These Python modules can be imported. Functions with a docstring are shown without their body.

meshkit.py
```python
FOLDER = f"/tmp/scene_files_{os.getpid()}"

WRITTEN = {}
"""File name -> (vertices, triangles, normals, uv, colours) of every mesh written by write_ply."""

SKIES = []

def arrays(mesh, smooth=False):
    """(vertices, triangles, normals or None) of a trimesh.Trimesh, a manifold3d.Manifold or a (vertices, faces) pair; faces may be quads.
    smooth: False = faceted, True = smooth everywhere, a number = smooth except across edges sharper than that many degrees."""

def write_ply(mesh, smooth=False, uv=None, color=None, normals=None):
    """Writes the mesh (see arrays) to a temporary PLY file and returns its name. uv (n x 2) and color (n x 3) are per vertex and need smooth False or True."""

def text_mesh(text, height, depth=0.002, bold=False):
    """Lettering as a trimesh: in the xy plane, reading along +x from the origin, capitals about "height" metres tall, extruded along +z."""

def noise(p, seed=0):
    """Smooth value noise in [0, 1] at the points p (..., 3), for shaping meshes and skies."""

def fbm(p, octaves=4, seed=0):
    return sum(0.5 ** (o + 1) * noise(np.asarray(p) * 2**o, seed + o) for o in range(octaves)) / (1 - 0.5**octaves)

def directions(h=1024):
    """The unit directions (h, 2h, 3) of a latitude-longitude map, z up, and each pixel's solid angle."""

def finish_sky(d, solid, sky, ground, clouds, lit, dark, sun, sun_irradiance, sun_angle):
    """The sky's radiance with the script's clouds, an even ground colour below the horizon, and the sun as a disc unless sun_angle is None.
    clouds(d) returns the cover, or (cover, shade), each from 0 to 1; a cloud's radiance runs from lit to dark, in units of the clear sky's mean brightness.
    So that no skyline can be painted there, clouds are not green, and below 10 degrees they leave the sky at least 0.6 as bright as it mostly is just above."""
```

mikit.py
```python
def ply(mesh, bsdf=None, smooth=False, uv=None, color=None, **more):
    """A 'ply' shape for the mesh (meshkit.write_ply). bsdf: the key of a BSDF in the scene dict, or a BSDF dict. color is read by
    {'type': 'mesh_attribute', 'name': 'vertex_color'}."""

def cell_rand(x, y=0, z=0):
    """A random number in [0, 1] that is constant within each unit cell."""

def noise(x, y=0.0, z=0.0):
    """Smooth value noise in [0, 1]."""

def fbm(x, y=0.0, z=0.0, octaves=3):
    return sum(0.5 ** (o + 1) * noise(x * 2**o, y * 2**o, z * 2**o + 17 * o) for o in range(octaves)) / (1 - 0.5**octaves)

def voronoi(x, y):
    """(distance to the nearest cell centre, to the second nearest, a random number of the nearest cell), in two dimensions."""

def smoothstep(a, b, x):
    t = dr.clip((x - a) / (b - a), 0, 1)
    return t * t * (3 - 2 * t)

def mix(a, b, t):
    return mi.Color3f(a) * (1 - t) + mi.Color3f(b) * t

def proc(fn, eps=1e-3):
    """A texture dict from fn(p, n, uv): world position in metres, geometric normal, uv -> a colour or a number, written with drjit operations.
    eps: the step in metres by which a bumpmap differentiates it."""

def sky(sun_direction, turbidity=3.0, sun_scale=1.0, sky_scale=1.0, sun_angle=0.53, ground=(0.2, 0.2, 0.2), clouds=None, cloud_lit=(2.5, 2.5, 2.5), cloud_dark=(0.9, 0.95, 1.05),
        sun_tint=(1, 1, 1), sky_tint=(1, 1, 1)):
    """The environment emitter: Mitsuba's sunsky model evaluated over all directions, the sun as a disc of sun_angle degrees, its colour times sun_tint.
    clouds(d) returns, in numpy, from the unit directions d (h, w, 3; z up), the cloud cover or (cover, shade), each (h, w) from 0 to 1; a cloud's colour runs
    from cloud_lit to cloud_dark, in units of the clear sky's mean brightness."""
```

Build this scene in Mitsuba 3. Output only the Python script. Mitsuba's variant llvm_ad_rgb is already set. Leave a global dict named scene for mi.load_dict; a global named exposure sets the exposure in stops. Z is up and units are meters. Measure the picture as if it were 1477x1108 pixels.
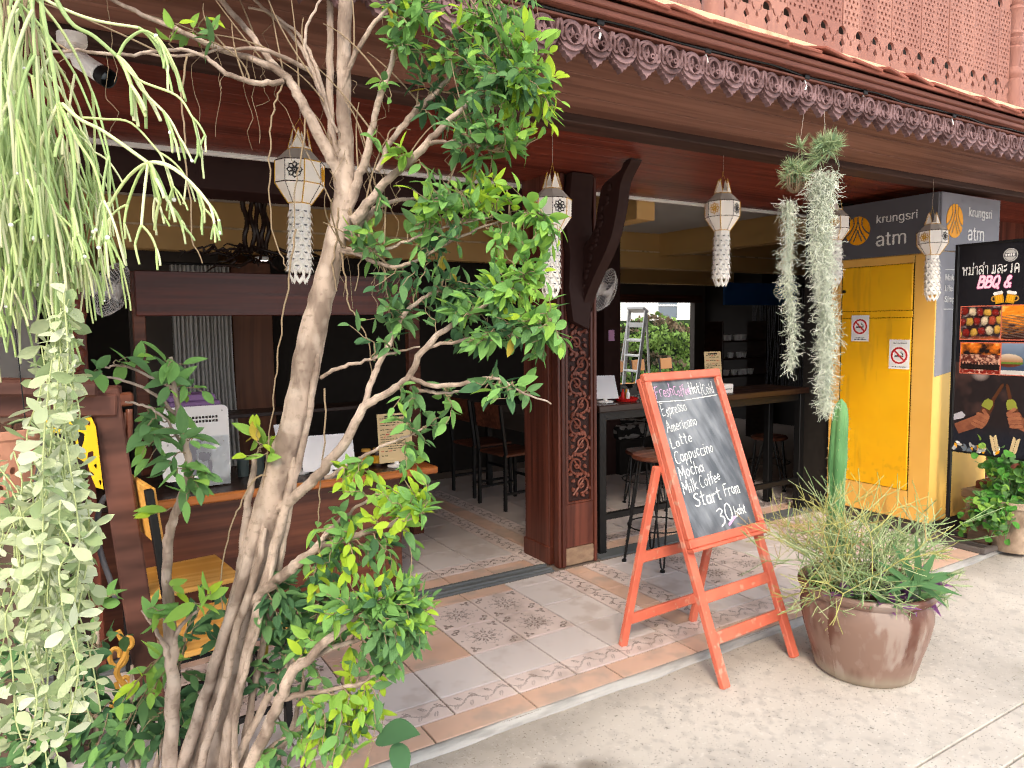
import math, random
import numpy as np
import drjit as dr
import mitsuba as mi
import trimesh
import manifold3d as m3
from shapely.geometry import Polygon, Point, LineString, box as sbox
from shapely import affinity
from shapely.ops import unary_union
import mikit, meshkit

T = mi.ScalarTransform4f
PI = math.pi
scene, labels = {}, {}

# ------------------------------------------------------------------ camera, sky, exposure
CAM = np.array([0.0, 0.0, 1.537])
YAW, PITCH, ROLL = math.radians(31.569), math.radians(-4.765), math.radians(-0.754)
FPX = 1035.6
FWD = np.array([math.cos(PITCH) * math.sin(YAW), math.cos(PITCH) * math.cos(YAW), math.sin(PITCH)])
_r = np.array([math.cos(YAW), -math.sin(YAW), 0.0]); _u = np.cross(_r, FWD)
RGT = _r * math.cos(ROLL) + _u * math.sin(ROLL)
UPV = -_r * math.sin(ROLL) + _u * math.cos(ROLL)
scene['camera'] = {'type': 'perspective', 'fov': 2 * math.degrees(math.atan(738.5 / FPX)), 'fov_axis': 'x', 'near_clip': 0.05, 'far_clip': 400.0,
                   'to_world': T().look_at(origin=CAM.tolist(), target=(CAM + FWD).tolist(), up=UPV.tolist())}
exposure = 3.0
scene['sky_light'] = mikit.sky([-0.42, -0.64, 0.60], turbidity=4.0, sun_scale=0.34, sun_angle=18.0, clouds=lambda d: 1.0, cloud_lit=(2.36, 2.46, 2.62), cloud_dark=(1.6, 1.6, 1.6), sun_tint=(0.95, 1.0, 1.1))


# surveying helpers: where a sight line of the survey camera meets a plane of the place
def sight(x, y): return RGT * (x - 738.5) / FPX + UPV * (554 - y) / FPX + FWD
def oy(x, y, Y): d = sight(x, y); return CAM + d * (Y - CAM[1]) / d[1]
def ox(x, y, X): d = sight(x, y); return CAM + d * (X - CAM[0]) / d[0]
def oz(x, y, z=0.0): d = sight(x, y); return CAM + d * (z - CAM[2]) / d[2]
def od(x, y, D): return CAM + sight(x, y) * D


# ------------------------------------------------------------------ mesh helpers
def cat(ms): return trimesh.util.concatenate([m for m in ms])
def bx(c, s, b=0.003):
    h = np.array(s, float) / 2; b = min(b, 0.45 * min(h) * 2 / 2)
    if b <= 0:
        m = trimesh.creation.box(extents=2 * h)
    else:
        P = []
        for sx in (-1, 1):
            for sy in (-1, 1):
                for sz in (-1, 1):
                    S = np.array([sx, sy, sz])
                    for k in range(3):
                        v = h - b; v[k] = h[k]; P.append(S * v)
        m = trimesh.convex.convex_hull(np.array(P))
    m.apply_translation(c)
    return m
def bx2(lo, hi, b=0.003):
    lo, hi = np.minimum(lo, hi).astype(float), np.maximum(lo, hi).astype(float)
    return bx((lo + hi) / 2, hi - lo, b)
def frame_m(o, x, y, z):
    M = np.eye(4); M[:3, 0], M[:3, 1], M[:3, 2], M[:3, 3] = x, y, z, o
    return M
def nrm(v): v = np.asarray(v, float); return v / (np.linalg.norm(v) + 1e-12)
def bar(p0, p1, w, h, side=(1, 0, 0), b=0.003):
    """box from p0 to p1; w across (along side), h the other way"""
    p0, p1 = np.asarray(p0, float), np.asarray(p1, float)
    z = nrm(p1 - p0); y = nrm(np.cross(z, side)); x = np.cross(y, z)
    m = bx((0, 0, 0), (w, h, np.linalg.norm(p1 - p0)), b)
    m.apply_transform(frame_m((p0 + p1) / 2, x, y, z))
    return m
def tube(pts, rad, n=6, cap=True):
    pts = np.asarray(pts, float); k = len(pts)
    rad = np.broadcast_to(np.asarray(rad, float), (k,))
    t = np.gradient(pts, axis=0); t /= np.linalg.norm(t, axis=1, keepdims=True) + 1e-12
    a = np.array([0, 0, 1.0]) if abs(t[0][2]) < 0.9 else np.array([1.0, 0, 0])
    u = np.zeros_like(pts); c = nrm(np.cross(t[0], a))
    for i in range(k):
        c = nrm(c - t[i] * np.dot(c, t[i])); u[i] = c
    w = np.cross(t, u)
    th = np.arange(n) * 2 * PI / n
    v = (pts[:, None] + rad[:, None, None] * (u[:, None] * np.cos(th)[None, :, None] + w[:, None] * np.sin(th)[None, :, None])).reshape(-1, 3)
    i, j = np.meshgrid(np.arange(k - 1), np.arange(n), indexing='ij'); i, j = i.ravel(), j.ravel()
    a0, a1 = i * n + j, i * n + (j + 1) % n
    f = np.vstack([np.stack([a0, a1, a1 + n], 1), np.stack([a0, a1 + n, a0 + n], 1)])
    if cap:
        v = np.vstack([v, pts[0], pts[-1]]); q = np.arange(n); e = (k - 1) * n
        f = np.vstack([f, np.stack([(q + 1) % n, q, q * 0 + k * n], 1), np.stack([e + q, e + (q + 1) % n, q * 0 + k * n + 1], 1)])
    return trimesh.Trimesh(v, f, process=False)
def smooth_path(ctrl, per=6):
    """Catmull-Rom through rows (any width: positions and radii together)"""
    c = np.asarray(ctrl, float)
    if len(c) < 3:
        t = np.linspace(0, 1, per + 1)[:, None]; return c[0] * (1 - t) + c[-1] * t
    p = np.vstack([2 * c[0] - c[1], c, 2 * c[-1] - c[-2]]); out = []
    for i in range(1, len(p) - 2):
        for t in np.arange(per) / per:
            out.append(0.5 * (2 * p[i] + (p[i + 1] - p[i - 1]) * t + (2 * p[i - 1] - 5 * p[i] + 4 * p[i + 1] - p[i + 2]) * t * t + (3 * p[i] - p[i - 1] - 3 * p[i + 1] + p[i + 2]) * t ** 3))
    out.append(c[-1]); return np.array(out)
def lathe(prof, n=32, closed=False):
    prof = np.asarray(prof, float); k = len(prof)
    th = np.arange(n) * 2 * PI / n
    v = np.stack([prof[:, 0][:, None] * np.cos(th), prof[:, 0][:, None] * np.sin(th), np.repeat(prof[:, 1][:, None], n, 1)], -1).reshape(-1, 3)
    i, j = np.meshgrid(np.arange(k - 1), np.arange(n), indexing='ij'); i, j = i.ravel(), j.ravel()
    a0, a1 = i * n + j, i * n + (j + 1) % n
    f = np.vstack([np.stack([a0, a1, a1 + n], 1), np.stack([a0, a1 + n, a0 + n], 1)])
    return trimesh.Trimesh(v, f, process=False)
def ext(poly, d):
    """extrude a shapely polygon (or several) by d along +z"""
    gs = [g for g in getattr(poly, 'geoms', [poly]) if g.geom_type == 'Polygon' and g.area > 1e-9]
    return cat([trimesh.creation.extrude_polygon(g, d, engine='earcut') for g in gs])
def tf(m, M): m = m.copy(); m.apply_transform(M); return m
def mv(m, *d): m = m.copy(); m.apply_translation(d); return m
XZ = frame_m((0, 0, 0), (1, 0, 0), (0, 0, 1), (0, -1, 0))       # drawing plane upright, facing -y
NX = frame_m((0, 0, 0), (0, -1, 0), (0, 0, 1), (-1, 0, 0))      # drawing plane upright, facing -x (reads along -y)
def at(o, M): A = M.copy(); A[:3, 3] = o; return A
def rotz(a): return trimesh.transformations.rotation_matrix(a, (0, 0, 1))
def hx(s):
    s = s.lstrip('#'); v = np.array([int(s[i:i + 2], 16) for i in (0, 2, 4)]) / 255.0
    return np.where(v <= 0.04045, v / 12.92, ((v + 0.055) / 1.055) ** 2.4)
def col(s): return {'type': 'rgb', 'value': [float(x) for x in hx(s)]}

# ------------------------------------------------------------------ scene bookkeeping
def num(key):
    if key not in scene and key not in labels: return key
    i = 1
    while f'{key}_{i:03d}' in scene or f'{key}_{i:03d}' in labels: i += 1
    return f'{key}_{i:03d}'
_next = {}
def key_for(name, parent=None):
    k = f'{parent}__{name}' if parent else name
    if k not in scene and k not in labels: return k
    i = _next.get(k, 1)
    while f'{k}_{i:03d}' in scene or f'{k}_{i:03d}' in labels: i += 1
    _next[k] = i + 1
    return f'{k}_{i:03d}'
def put(name, mesh, m, parent=None, smooth=False, to=None, color=None, kind=None, label=None, cat_=None, group=None):
    k = key_for(name, parent)
    d = mesh if isinstance(mesh, dict) else mikit.ply(mesh, m, smooth=smooth, color=color)
    d = dict(d)
    if to is not None: d['to_world'] = T(np.asarray(to).tolist()) if isinstance(to, np.ndarray) else to
    scene[k] = d
    e = {}
    if name in STUFF: kind = 'stuff'
    if label: e['label'] = label
    if cat_: e['category'] = cat_
    if group: e['group'] = group
    if kind: e['kind'] = kind
    if e: labels[k] = e
    return k
def thing(name, label, cat_, group=None):
    k = key_for(name); labels[k] = {'label': label, 'category': cat_}
    if group: labels[k]['group'] = group
    return k
STUFF = {'gold_trim', 'dark_trim', 'tail_slit', 'vent', 'rivet', 'small_print', 'print', 'red_print', 'foot_ring', 'beer_foam', 'mug_panel', 'left_carving', 'cord', 'guard', 'branches', 'gold_scrollwork'}
def puts(name, meshes, m, parent, **k):
    for q in meshes: put(name, q, m, parent, **k)
def struct(name, mesh, m, **k): return put(name, mesh, m, kind='structure', **k)

# ------------------------------------------------------------------ materials
fbm, noise, sst, mix = mikit.fbm, mikit.noise, mikit.smoothstep, mikit.mix
def C(s): return [float(x) for x in hx(s)]
def mat(name, base, rough=0.6, bump=None, two=True, **k):
    b = {'type': 'principled', 'base_color': base if isinstance(base, dict) else col(base), 'roughness': rough, 'specular': k.pop('spec', 0.4), **k}
    if bump is not None: b = {'type': 'bumpmap', 'arbitrary': bump[0], 'scale': bump[1], 'bsdf': b}
    scene[name] = {'type': 'twosided', 'bsdf': b} if two else b
VC = {'type': 'mesh_attribute', 'name': 'vertex_color'}
def vmat(name, rough=0.7, **k): mat(name, VC, rough, **k)

def wood_fn(c1, c2, ax, f=34.0, al=1.6):
    c1, c2 = C(c1), C(c2)
    def fn(p, n, uv):
        a, b, d = {'x': (p.x, p.y, p.z), 'y': (p.y, p.x, p.z), 'z': (p.z, p.x, p.y)}[ax]
        w = noise(a * 0.9, b * 3, d * 3)
        g = fbm(a * al + w * 0.6, b * f + w * 3, d * f, octaves=3)
        r = noise(a * 0.35 + 5.0, b * 7, d * 7)
        return mix(c1, c2, sst(0.25, 0.78, g * 0.62 + r * 0.38))
    return mikit.proc(fn)

def concrete_fn(p, n, uv):
    a = fbm(p.x * 2.1, p.y * 2.1, 0.3, octaves=4)
    b = fbm(p.x * 26, p.y * 26, 4.0, octaves=3)
    c = mix(C('#ada69e'), C('#c2bbb2'), sst(0.3, 0.7, a))
    c = mix(c, C('#8f8a84'), 0.34 * sst(0.5, 0.8, b))
    speck = noise(p.x * 150, p.y * 150, 1.0)
    c = mix(c, C('#5e5954'), 0.7 * sst(0.84, 0.95, speck))
    c = mix(c, C('#d8d4ce'), 0.28 * sst(0.80, 0.95, noise(p.x * 95, p.y * 95, 7.0)))
    d = dr.sqrt(dr.square((p.x - 1.22) / 0.55) + dr.square((p.y - 1.86) / 0.15)) + (fbm(p.x * 7, p.y * 7, 9.0, octaves=3) - 0.5) * 1.3
    c = mix(c, C('#645a50'), 0.75 * (1 - sst(0.45, 1.05, d)))
    e = dr.sqrt(dr.square((p.x - 4.2) / 1.1) + dr.square((p.y - 1.35) / 0.3)) + (fbm(p.x * 4, p.y * 4, 2.0, octaves=3) - 0.5) * 1.3
    c = mix(c, C('#8c857c'), 0.45 * (1 - sst(0.5, 1.1, e)))
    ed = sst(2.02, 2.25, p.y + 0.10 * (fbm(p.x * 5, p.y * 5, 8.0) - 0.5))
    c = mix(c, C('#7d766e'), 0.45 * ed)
    return c
mat('m_concrete', mikit.proc(concrete_fn), 0.85, bump=(mikit.proc(lambda p, n, uv: fbm(p.x * 60, p.y * 60, 0.0, octaves=3) * 0.7 + fbm(p.x * 9, p.y * 9, 0.0) * 0.6), 0.006))
def kerb_fn(p, n, uv):
    return mix(C('#a7a5a2'), C('#7d7b79'), sst(0.35, 0.8, fbm(p.x * 6, p.y * 30, p.z * 30, octaves=4)))
mat('m_kerb', mikit.proc(kerb_fn), 0.85)

TX0, TY0, TS = 1.2226, 2.8653, 0.3
def dirt(p): return fbm(p.x * 9, p.y * 9, 3.0, octaves=4)
def plain_fn(p, n, uv):
    b = mikit.cell_rand(dr.floor((p.x - TX0) / TS), dr.floor((p.y - TY0) / TS), 2)
    c = mix(C('#c0b7b5'), C('#d0c8c6'), b * 0.5 + 0.5 * fbm(p.x * 3, p.y * 3, 1.0))
    c = mix(c, C('#a5958c'), 0.45 * sst(0.5, 0.8, dirt(p)))
    return mix(c, C('#b8aca6'), sst(3.6, 5.2, p.y))
def terra_fn(p, n, uv):
    c = mix(C('#bf9c88'), C('#cdb09f'), fbm(p.x * 5, p.y * 5, 1.0))
    return mix(c, C('#a8978c'), 0.7 * sst(0.42, 0.75, dirt(p)))
def orn_base(p): return mix(mix(C('#c6b5b0'), C('#d2c3be'), fbm(p.x * 4, p.y * 4, 2.0)), C('#a08f86'), 0.5 * sst(0.45, 0.8, dirt(p)))
INK = '#55443f'
def orn_fn(p, n, uv):
    # printed flower: a ring of paired commas in the middle, three-leaf sprigs in two corners, curled scrolls in the others, dots along the sides
    u = uv.x - 0.5; v = uv.y - 0.5
    wob = (noise(p.x * 140, p.y * 140, 5.0) - 0.5) * 0.02
    r = dr.sqrt(u * u + v * v); th = dr.atan2(v, u)
    k8 = th * 8 / 6.2832; f8 = k8 - dr.floor(k8) - 0.5
    comma = dr.select(dr.square((r - 0.15 - 0.05 * f8) / 0.055) + dr.square((dr.abs(f8) - 0.24) / 0.13) + wob * 6 < 1, 1.0, 0.0)
    ray = dr.select((r > 0.06) & (r < 0.31) & (dr.abs(f8) < 0.045 + wob), 1.0, 0.0)
    core = dr.select(dr.abs(r - 0.05 + wob * .5) < 0.014, 1.0, 0.0)
    thin = dr.select((dr.abs(r - 0.27 - 0.05 * dr.cos(th * 8) + wob) < 0.008), 0.55, 0.0)
    cu = dr.abs(u) - 0.36; cv = dr.abs(v) - 0.36
    cr = dr.sqrt(cu * cu + cv * cv); ct = dr.atan2(cv, cu)
    sprig = dr.select((cr < 0.10 * (0.25 + 0.75 * dr.square(dr.cos(1.5 * (ct - 0.785)))) + wob) & (cr > 0.016), 1.0, 0.0)
    a1 = dr.abs(u + v) * 0.7071; a2 = dr.abs(u - v) * 0.7071
    scroll = dr.select(dr.abs(dr.sqrt(dr.square(dr.maximum(a1, a2) - 0.50) + dr.square(dr.minimum(a1, a2) - 0.06)) - 0.038 + wob) < 0.016, 1.0, 0.0)
    corner = dr.select(u * v > 0, sprig, scroll)
    eu = dr.maximum(dr.abs(u), dr.abs(v)); el = dr.minimum(dr.abs(u), dr.abs(v))
    dot = dr.select(dr.sqrt(dr.square(eu - 0.41) + dr.square(el)) + wob < 0.022, 0.8, 0.0)
    k = dr.maximum(dr.maximum(comma, core), dr.maximum(dr.maximum(corner, dot), dr.maximum(ray * 0.8, thin)))
    k = k * (0.6 + 0.4 * noise(p.x * 60, p.y * 60, 2.0))
    return mix(orn_base(p), C(INK), k * 0.85)
def strip_fn(p, n, uv):
    # printed running vine; uv.x runs along the strip in strip widths, uv.y across it from 0 to 1
    a = uv.x; b = uv.y - 0.5
    wob = (noise(p.x * 130, p.y * 130, 5.0) - 0.5) * 0.05
    vine = dr.select(dr.abs(b - 0.16 * dr.sin(a * 6.2832) + wob) < 0.04, 1.0, 0.0)
    s = a * 4; i = dr.floor(s); fx = s - i - 0.5
    side = dr.select(i - 2 * dr.floor(i / 2) > 0.5, 1.0, -1.0)
    ly = (b - side * 0.2) / 0.17; lx = (fx + side * ly * 0.35) / 0.34
    leaf = dr.select(lx * lx + ly * ly + wob * 3 < 0.7, 1.0, 0.0) * dr.select(dr.abs(lx) > 0.13, 1.0, 0.0)
    k = dr.maximum(vine, leaf) * (0.5 + 0.5 * noise(p.x * 50, p.y * 50, 2.0))
    k = k * (1 - 0.55 * (1 - sst(2.45, 2.62, p.y)))
    return mix(orn_base(p), C(INK), k * 0.8)
for nm, fn in (('m_tile_plain', plain_fn), ('m_tile_terra', terra_fn), ('m_tile_orn', orn_fn), ('m_tile_strip', strip_fn)):
    mat(nm, mikit.proc(fn), 0.5, spec=0.35)
mat('m_grout', '#75685f', 0.9)
mat('m_track', '#5c6063', 0.6)

mat('m_wood_pillar', wood_fn('#421e15', '#703b2c', 'z', 40, 1.2), 0.42, spec=0.45)
mat('m_wood_carved', wood_fn('#55281d', '#80493a', 'z', 30, 4), 0.5)
mat('m_wood_recess', '#2a100b', 0.7)
mat('m_wood_x', wood_fn('#3d140d', '#6a2a17', 'x', 40, 1.0), 0.38, spec=0.5)
mat('m_soffit', wood_fn('#59261b', '#803c2d', 'x', 46, 0.9), 0.36, spec=0.5)
mat('m_ceiling_wood', wood_fn('#5f3d31', '#8d6354', 'x', 30, 1.3), 0.62)
mat('m_beam', wood_fn('#2e1a15', '#4c332b', 'x', 30, 2.0), 0.6)
def fringe_fn(p, n, uv):
    return mix(C('#543a39'), C('#86696a'), sst(0.25, 0.75, fbm(p.x * 18, p.y * 18, p.z * 26, octaves=3)))
mat('m_fringe', mikit.proc(fringe_fn), 0.7)
def balc_fn(p, n, uv):
    b = mikit.cell_rand(dr.floor(p.x / 0.135), 3, 5)
    c = mix(C('#8f6054'), C('#a77869'), b)
    return mix(c, C('#8f645a'), 0.5 * sst(0.45, 0.75, fbm(p.x * 30, 0.5, p.z * 4, octaves=3)))
mat('m_balcony', mikit.proc(balc_fn), 0.65)
mat('m_fascia', wood_fn('#6a3a2f', '#8d5a4b', 'x', 30, 1.5), 0.6)
mat('m_roof_tile', mikit.proc(lambda p, n, uv: mix(C('#7d4436'), C('#a05f4e'), fbm(p.x * 12, p.y * 12, p.z * 12))), 0.7)
mat('m_cream', mikit.proc(lambda p, n, uv: mix(C('#cdb894'), C('#a08a6c'), sst(0.45, 0.75, fbm(p.x * 14, p.y * 14, p.z * 20, octaves=3)))), 0.6)
mat('m_black', '#0e0e0f', 0.45)
mat('m_black_matte', '#141313', 0.9)
mat('m_dark_wood', wood_fn('#1d110c', '#36211a', 'x', 30, 1.2), 0.35, spec=0.5)
mat('m_counter', wood_fn('#452318', '#6f3f2b', 'x', 40, 1.2), 0.4)
mat('m_counter_edge', wood_fn('#8a4a22', '#b97238', 'x', 60, 2), 0.4)
mat('m_plywood', wood_fn('#c78b3a', '#dba859', 'x', 40, 2), 0.45)
def easel_fn(p, n, uv):
    c = mix(C('#c45a44'), C('#d3775f'), fbm(p.x * 14, p.y * 14, p.z * 9, octaves=3))
    return mix(c, C('#c79a86'), 0.7 * sst(0.62, 0.74, fbm(p.x * 40, p.y * 40, p.z * 22, octaves=3)))
mat('m_easel', mikit.proc(easel_fn), 0.45, spec=0.4)
def board_fn(p, n, uv):
    s = fbm(p.x * 5 + p.z * 2, p.y * 5, p.z * 5 - p.x * 3, octaves=4)
    st = fbm(p.x * 30 + p.z * 12, 1.0, p.z * 7, octaves=3)
    return mix(C('#535961'), C('#8f949b'), sst(0.32, 0.74, s * 0.6 + st * 0.4))
mat('m_board', mikit.proc(board_fn), 0.75, spec=0.25)
mat('m_chalk', '#e3e6e4', 0.95)
mat('m_chalk_pink', '#d9a6cf', 0.95)
def yellow_fn(p, n, uv):
    c = mix(C('#f2ae0a'), C('#f6bc1c'), fbm(p.x * 3, p.y * 3, p.z * 3))
    g = fbm(p.y * 22, p.z * 2.2, 3.0, octaves=4)
    c = mix(c, C('#b98c2a'), 0.30 * sst(0.56, 0.74, g))
    return mix(c, C('#94742f'), 0.22 * sst(0.62, 0.8, fbm(p.y * 30, p.z * 26, 9.0, octaves=3)) * (1 - sst(0.3, 0.75, p.z)))
mat('m_atm_yellow', mikit.proc(yellow_fn), 0.4, bump=(mikit.proc(lambda p, n, uv: fbm(p.y * 3, p.z * 3, 1.0)), 0.006))
def ochre_fn(p, n, uv):
    c = mix(C('#e2a848'), C('#ecba60'), fbm(p.x * 3, p.y * 3, p.z * 3))
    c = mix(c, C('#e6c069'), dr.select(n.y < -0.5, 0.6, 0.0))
    s = fbm(p.x * 12, p.y * 12, p.z * 5, octaves=4)
    return mix(c, C('#8d7448'), 0.6 * sst(0.55, 0.75, s) * (1 - sst(0.06, 0.35, p.z)))
mat('m_atm_ochre', mikit.proc(ochre_fn), 0.55)
mat('m_atm_grey', '#5c5c62', 0.5)
mat('m_atm_grey2', '#7e7e86', 0.5)
mat('m_seam', '#4a3208', 0.8)
mat('m_orange', '#f2a516', 0.5)
mat('m_white', '#e9e7e4', 0.5)
mat('m_paper', '#e4e2e4', 0.8)
mat('m_tan_paper', '#cdb488', 0.8)
mat('m_red', '#c2201f', 0.45)
mat('m_ink', '#26211f', 0.8)
mat('m_yellow', '#e2b713', 0.5)
mat('m_gold', '#c8921c', 0.5)
mat('m_gold_dull', '#b98a3a', 0.6)
mat('m_purple_cloth', '#8a6a95', 0.85)
mat('m_glass', '#9fb0ad', 0.08, spec_trans=0.85, two=False)
mat('m_metal', '#bdbbb6', 0.4)
mat('m_lantern', '#ebe3d8', 0.8)
mat('m_lantern_grey', '#a79d92', 0.8)
mat('m_tail', '#e8e4dc', 0.8)
mat('m_cord', '#c9a24a', 0.8)
mat('m_string', '#b7a79b', 0.8)
mat('m_plaster', mikit.proc(lambda p, n, uv: mix(C('#a5a09a'), C('#b9b4ae'), fbm(p.x * 1.5, p.y * 1.5, p.z * 1.5))), 0.85)
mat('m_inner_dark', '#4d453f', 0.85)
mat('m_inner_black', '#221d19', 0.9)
mat('m_ochre_beam', '#c09a62', 0.6)
mat('m_curtain', '#b4b2ae', 0.9)
mat('m_door_wood', wood_fn('#5a3420', '#7d4c2f', 'z', 30, 1.2), 0.5)
mat('m_white_wall', '#dedcd8', 0.8)
mat('m_window', '#6d7780', 0.15)
mat('m_shell', mikit.proc(lambda p, n, uv: mix(C('#6b6360'), C('#4a4442'), fbm(p.x * 6, p.y * 6, p.z * 6))), 0.7)
def pot_fn(p, n, uv):
    th = dr.atan2(p.y - 1.837, p.x - 2.970)
    s = fbm(th * 2.2, p.z * 4.5, 1.0, octaves=4)
    c = mix(C('#5c382c'), C('#80665a'), sst(0.36, 0.56, s))
    c = mix(c, C('#a2938a'), 0.6 * sst(0.52, 0.7, fbm(th * 5, p.z * 6, 5.0, octaves=4)))
    c = mix(c, C('#8d8272'), 0.75 * (1 - sst(0.0, 0.06, p.z + 0.012 * noise(th * 6, 0.0, 0.0))))
    return mix(c, C('#a89a90'), 0.15 * sst(0.6, 0.8, fbm(p.x * 40, p.y * 40, p.z * 22, octaves=3)))
mat('m_big_pot', mikit.proc(pot_fn), 0.42, spec=0.45)
mat('m_terracotta', mikit.proc(lambda p, n, uv: mix(C('#a66a52'), C('#c3937d'), fbm(p.x * 14, p.y * 14, p.z * 14, octaves=4))), 0.8)
mat('m_old_clay', mikit.proc(lambda p, n, uv: mix(C('#85705f'), C('#b09a86'), sst(.3, .7, fbm(p.x * 14, p.y * 14, p.z * 9, octaves=4)))), 0.85)
mat('m_soil', mikit.proc(lambda p, n, uv: mix(C('#2e211b'), C('#5a3a2c'), fbm(p.x * 60, p.y * 60, p.z * 60))), 0.95)
mat('m_log', mikit.proc(lambda p, n, uv: mix(C('#6a5545'), C('#a08670'), fbm(p.x * 30, p.y * 8, p.z * 40, octaves=3))), 0.85)
def bark_fn(p, n, uv):
    a = fbm(p.x * 26, p.y * 26, p.z * 9, octaves=4)
    b = fbm(p.x * 80, p.y * 80, p.z * 90, octaves=3)
    c = mix(C('#7d6c60'), C('#b3a091'), sst(0.3, 0.68, a))
    c = mix(c, C('#6d5c50'), 0.45 * sst(0.55, 0.8, b))
    return mix(c, C('#c9b9ab'), 0.35 * sst(0.6, 0.8, noise(p.x * 34, p.y * 34, p.z * 22)))
mat('m_bark', mikit.proc(bark_fn), 0.85, bump=(mikit.proc(lambda p, n, uv: fbm(p.x * 90, p.y * 90, p.z * 70, octaves=3)), 0.006))
mat('m_twig', '#8d7a62', 0.8)
def leafmat(name, c, trans=0.5, rough=0.27): scene[name] = {'type': 'principledthin', 'base_color': col(c), 'roughness': rough, 'diff_trans': trans, 'spec_trans': 0.0}
for nm, c, t in (('m_leaf_dark', '#4a6c4b', .35), ('m_leaf_mid', '#668c5a', .5), ('m_leaf_green', '#7dab60', .6), ('m_leaf_light', '#93bd58', .75), ('m_leaf_lime', '#b2d046', .85),
                 ('m_leaf_silver', '#b7c29a', .45), ('m_leaf_silver_dark', '#95a87a', .45), ('m_leaf_silver_pale', '#cbd2b4', .45), ('m_leaf_grey', '#93ad88', .4), ('m_leaf_herb', '#5f9f48', .6), ('m_leaf_yellow', '#b8a648', .6), ('m_leaf_purple', '#86588a', .4), ('m_leaf_lance', '#567a50', .4)):
    leafmat(nm, c, t)
vmat('m_stem', 0.55)
vmat('m_moss', 0.9)
vmat('m_print', 0.45)
vmat('m_hedge', 0.8)
def cactus_fn(p, n, uv): return mix(C('#35693a'), C('#6b9a5e'), fbm(p.x * 20, p.y * 20, p.z * 6, octaves=3))
mat('m_cactus', mikit.proc(cactus_fn), 0.5)
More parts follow.
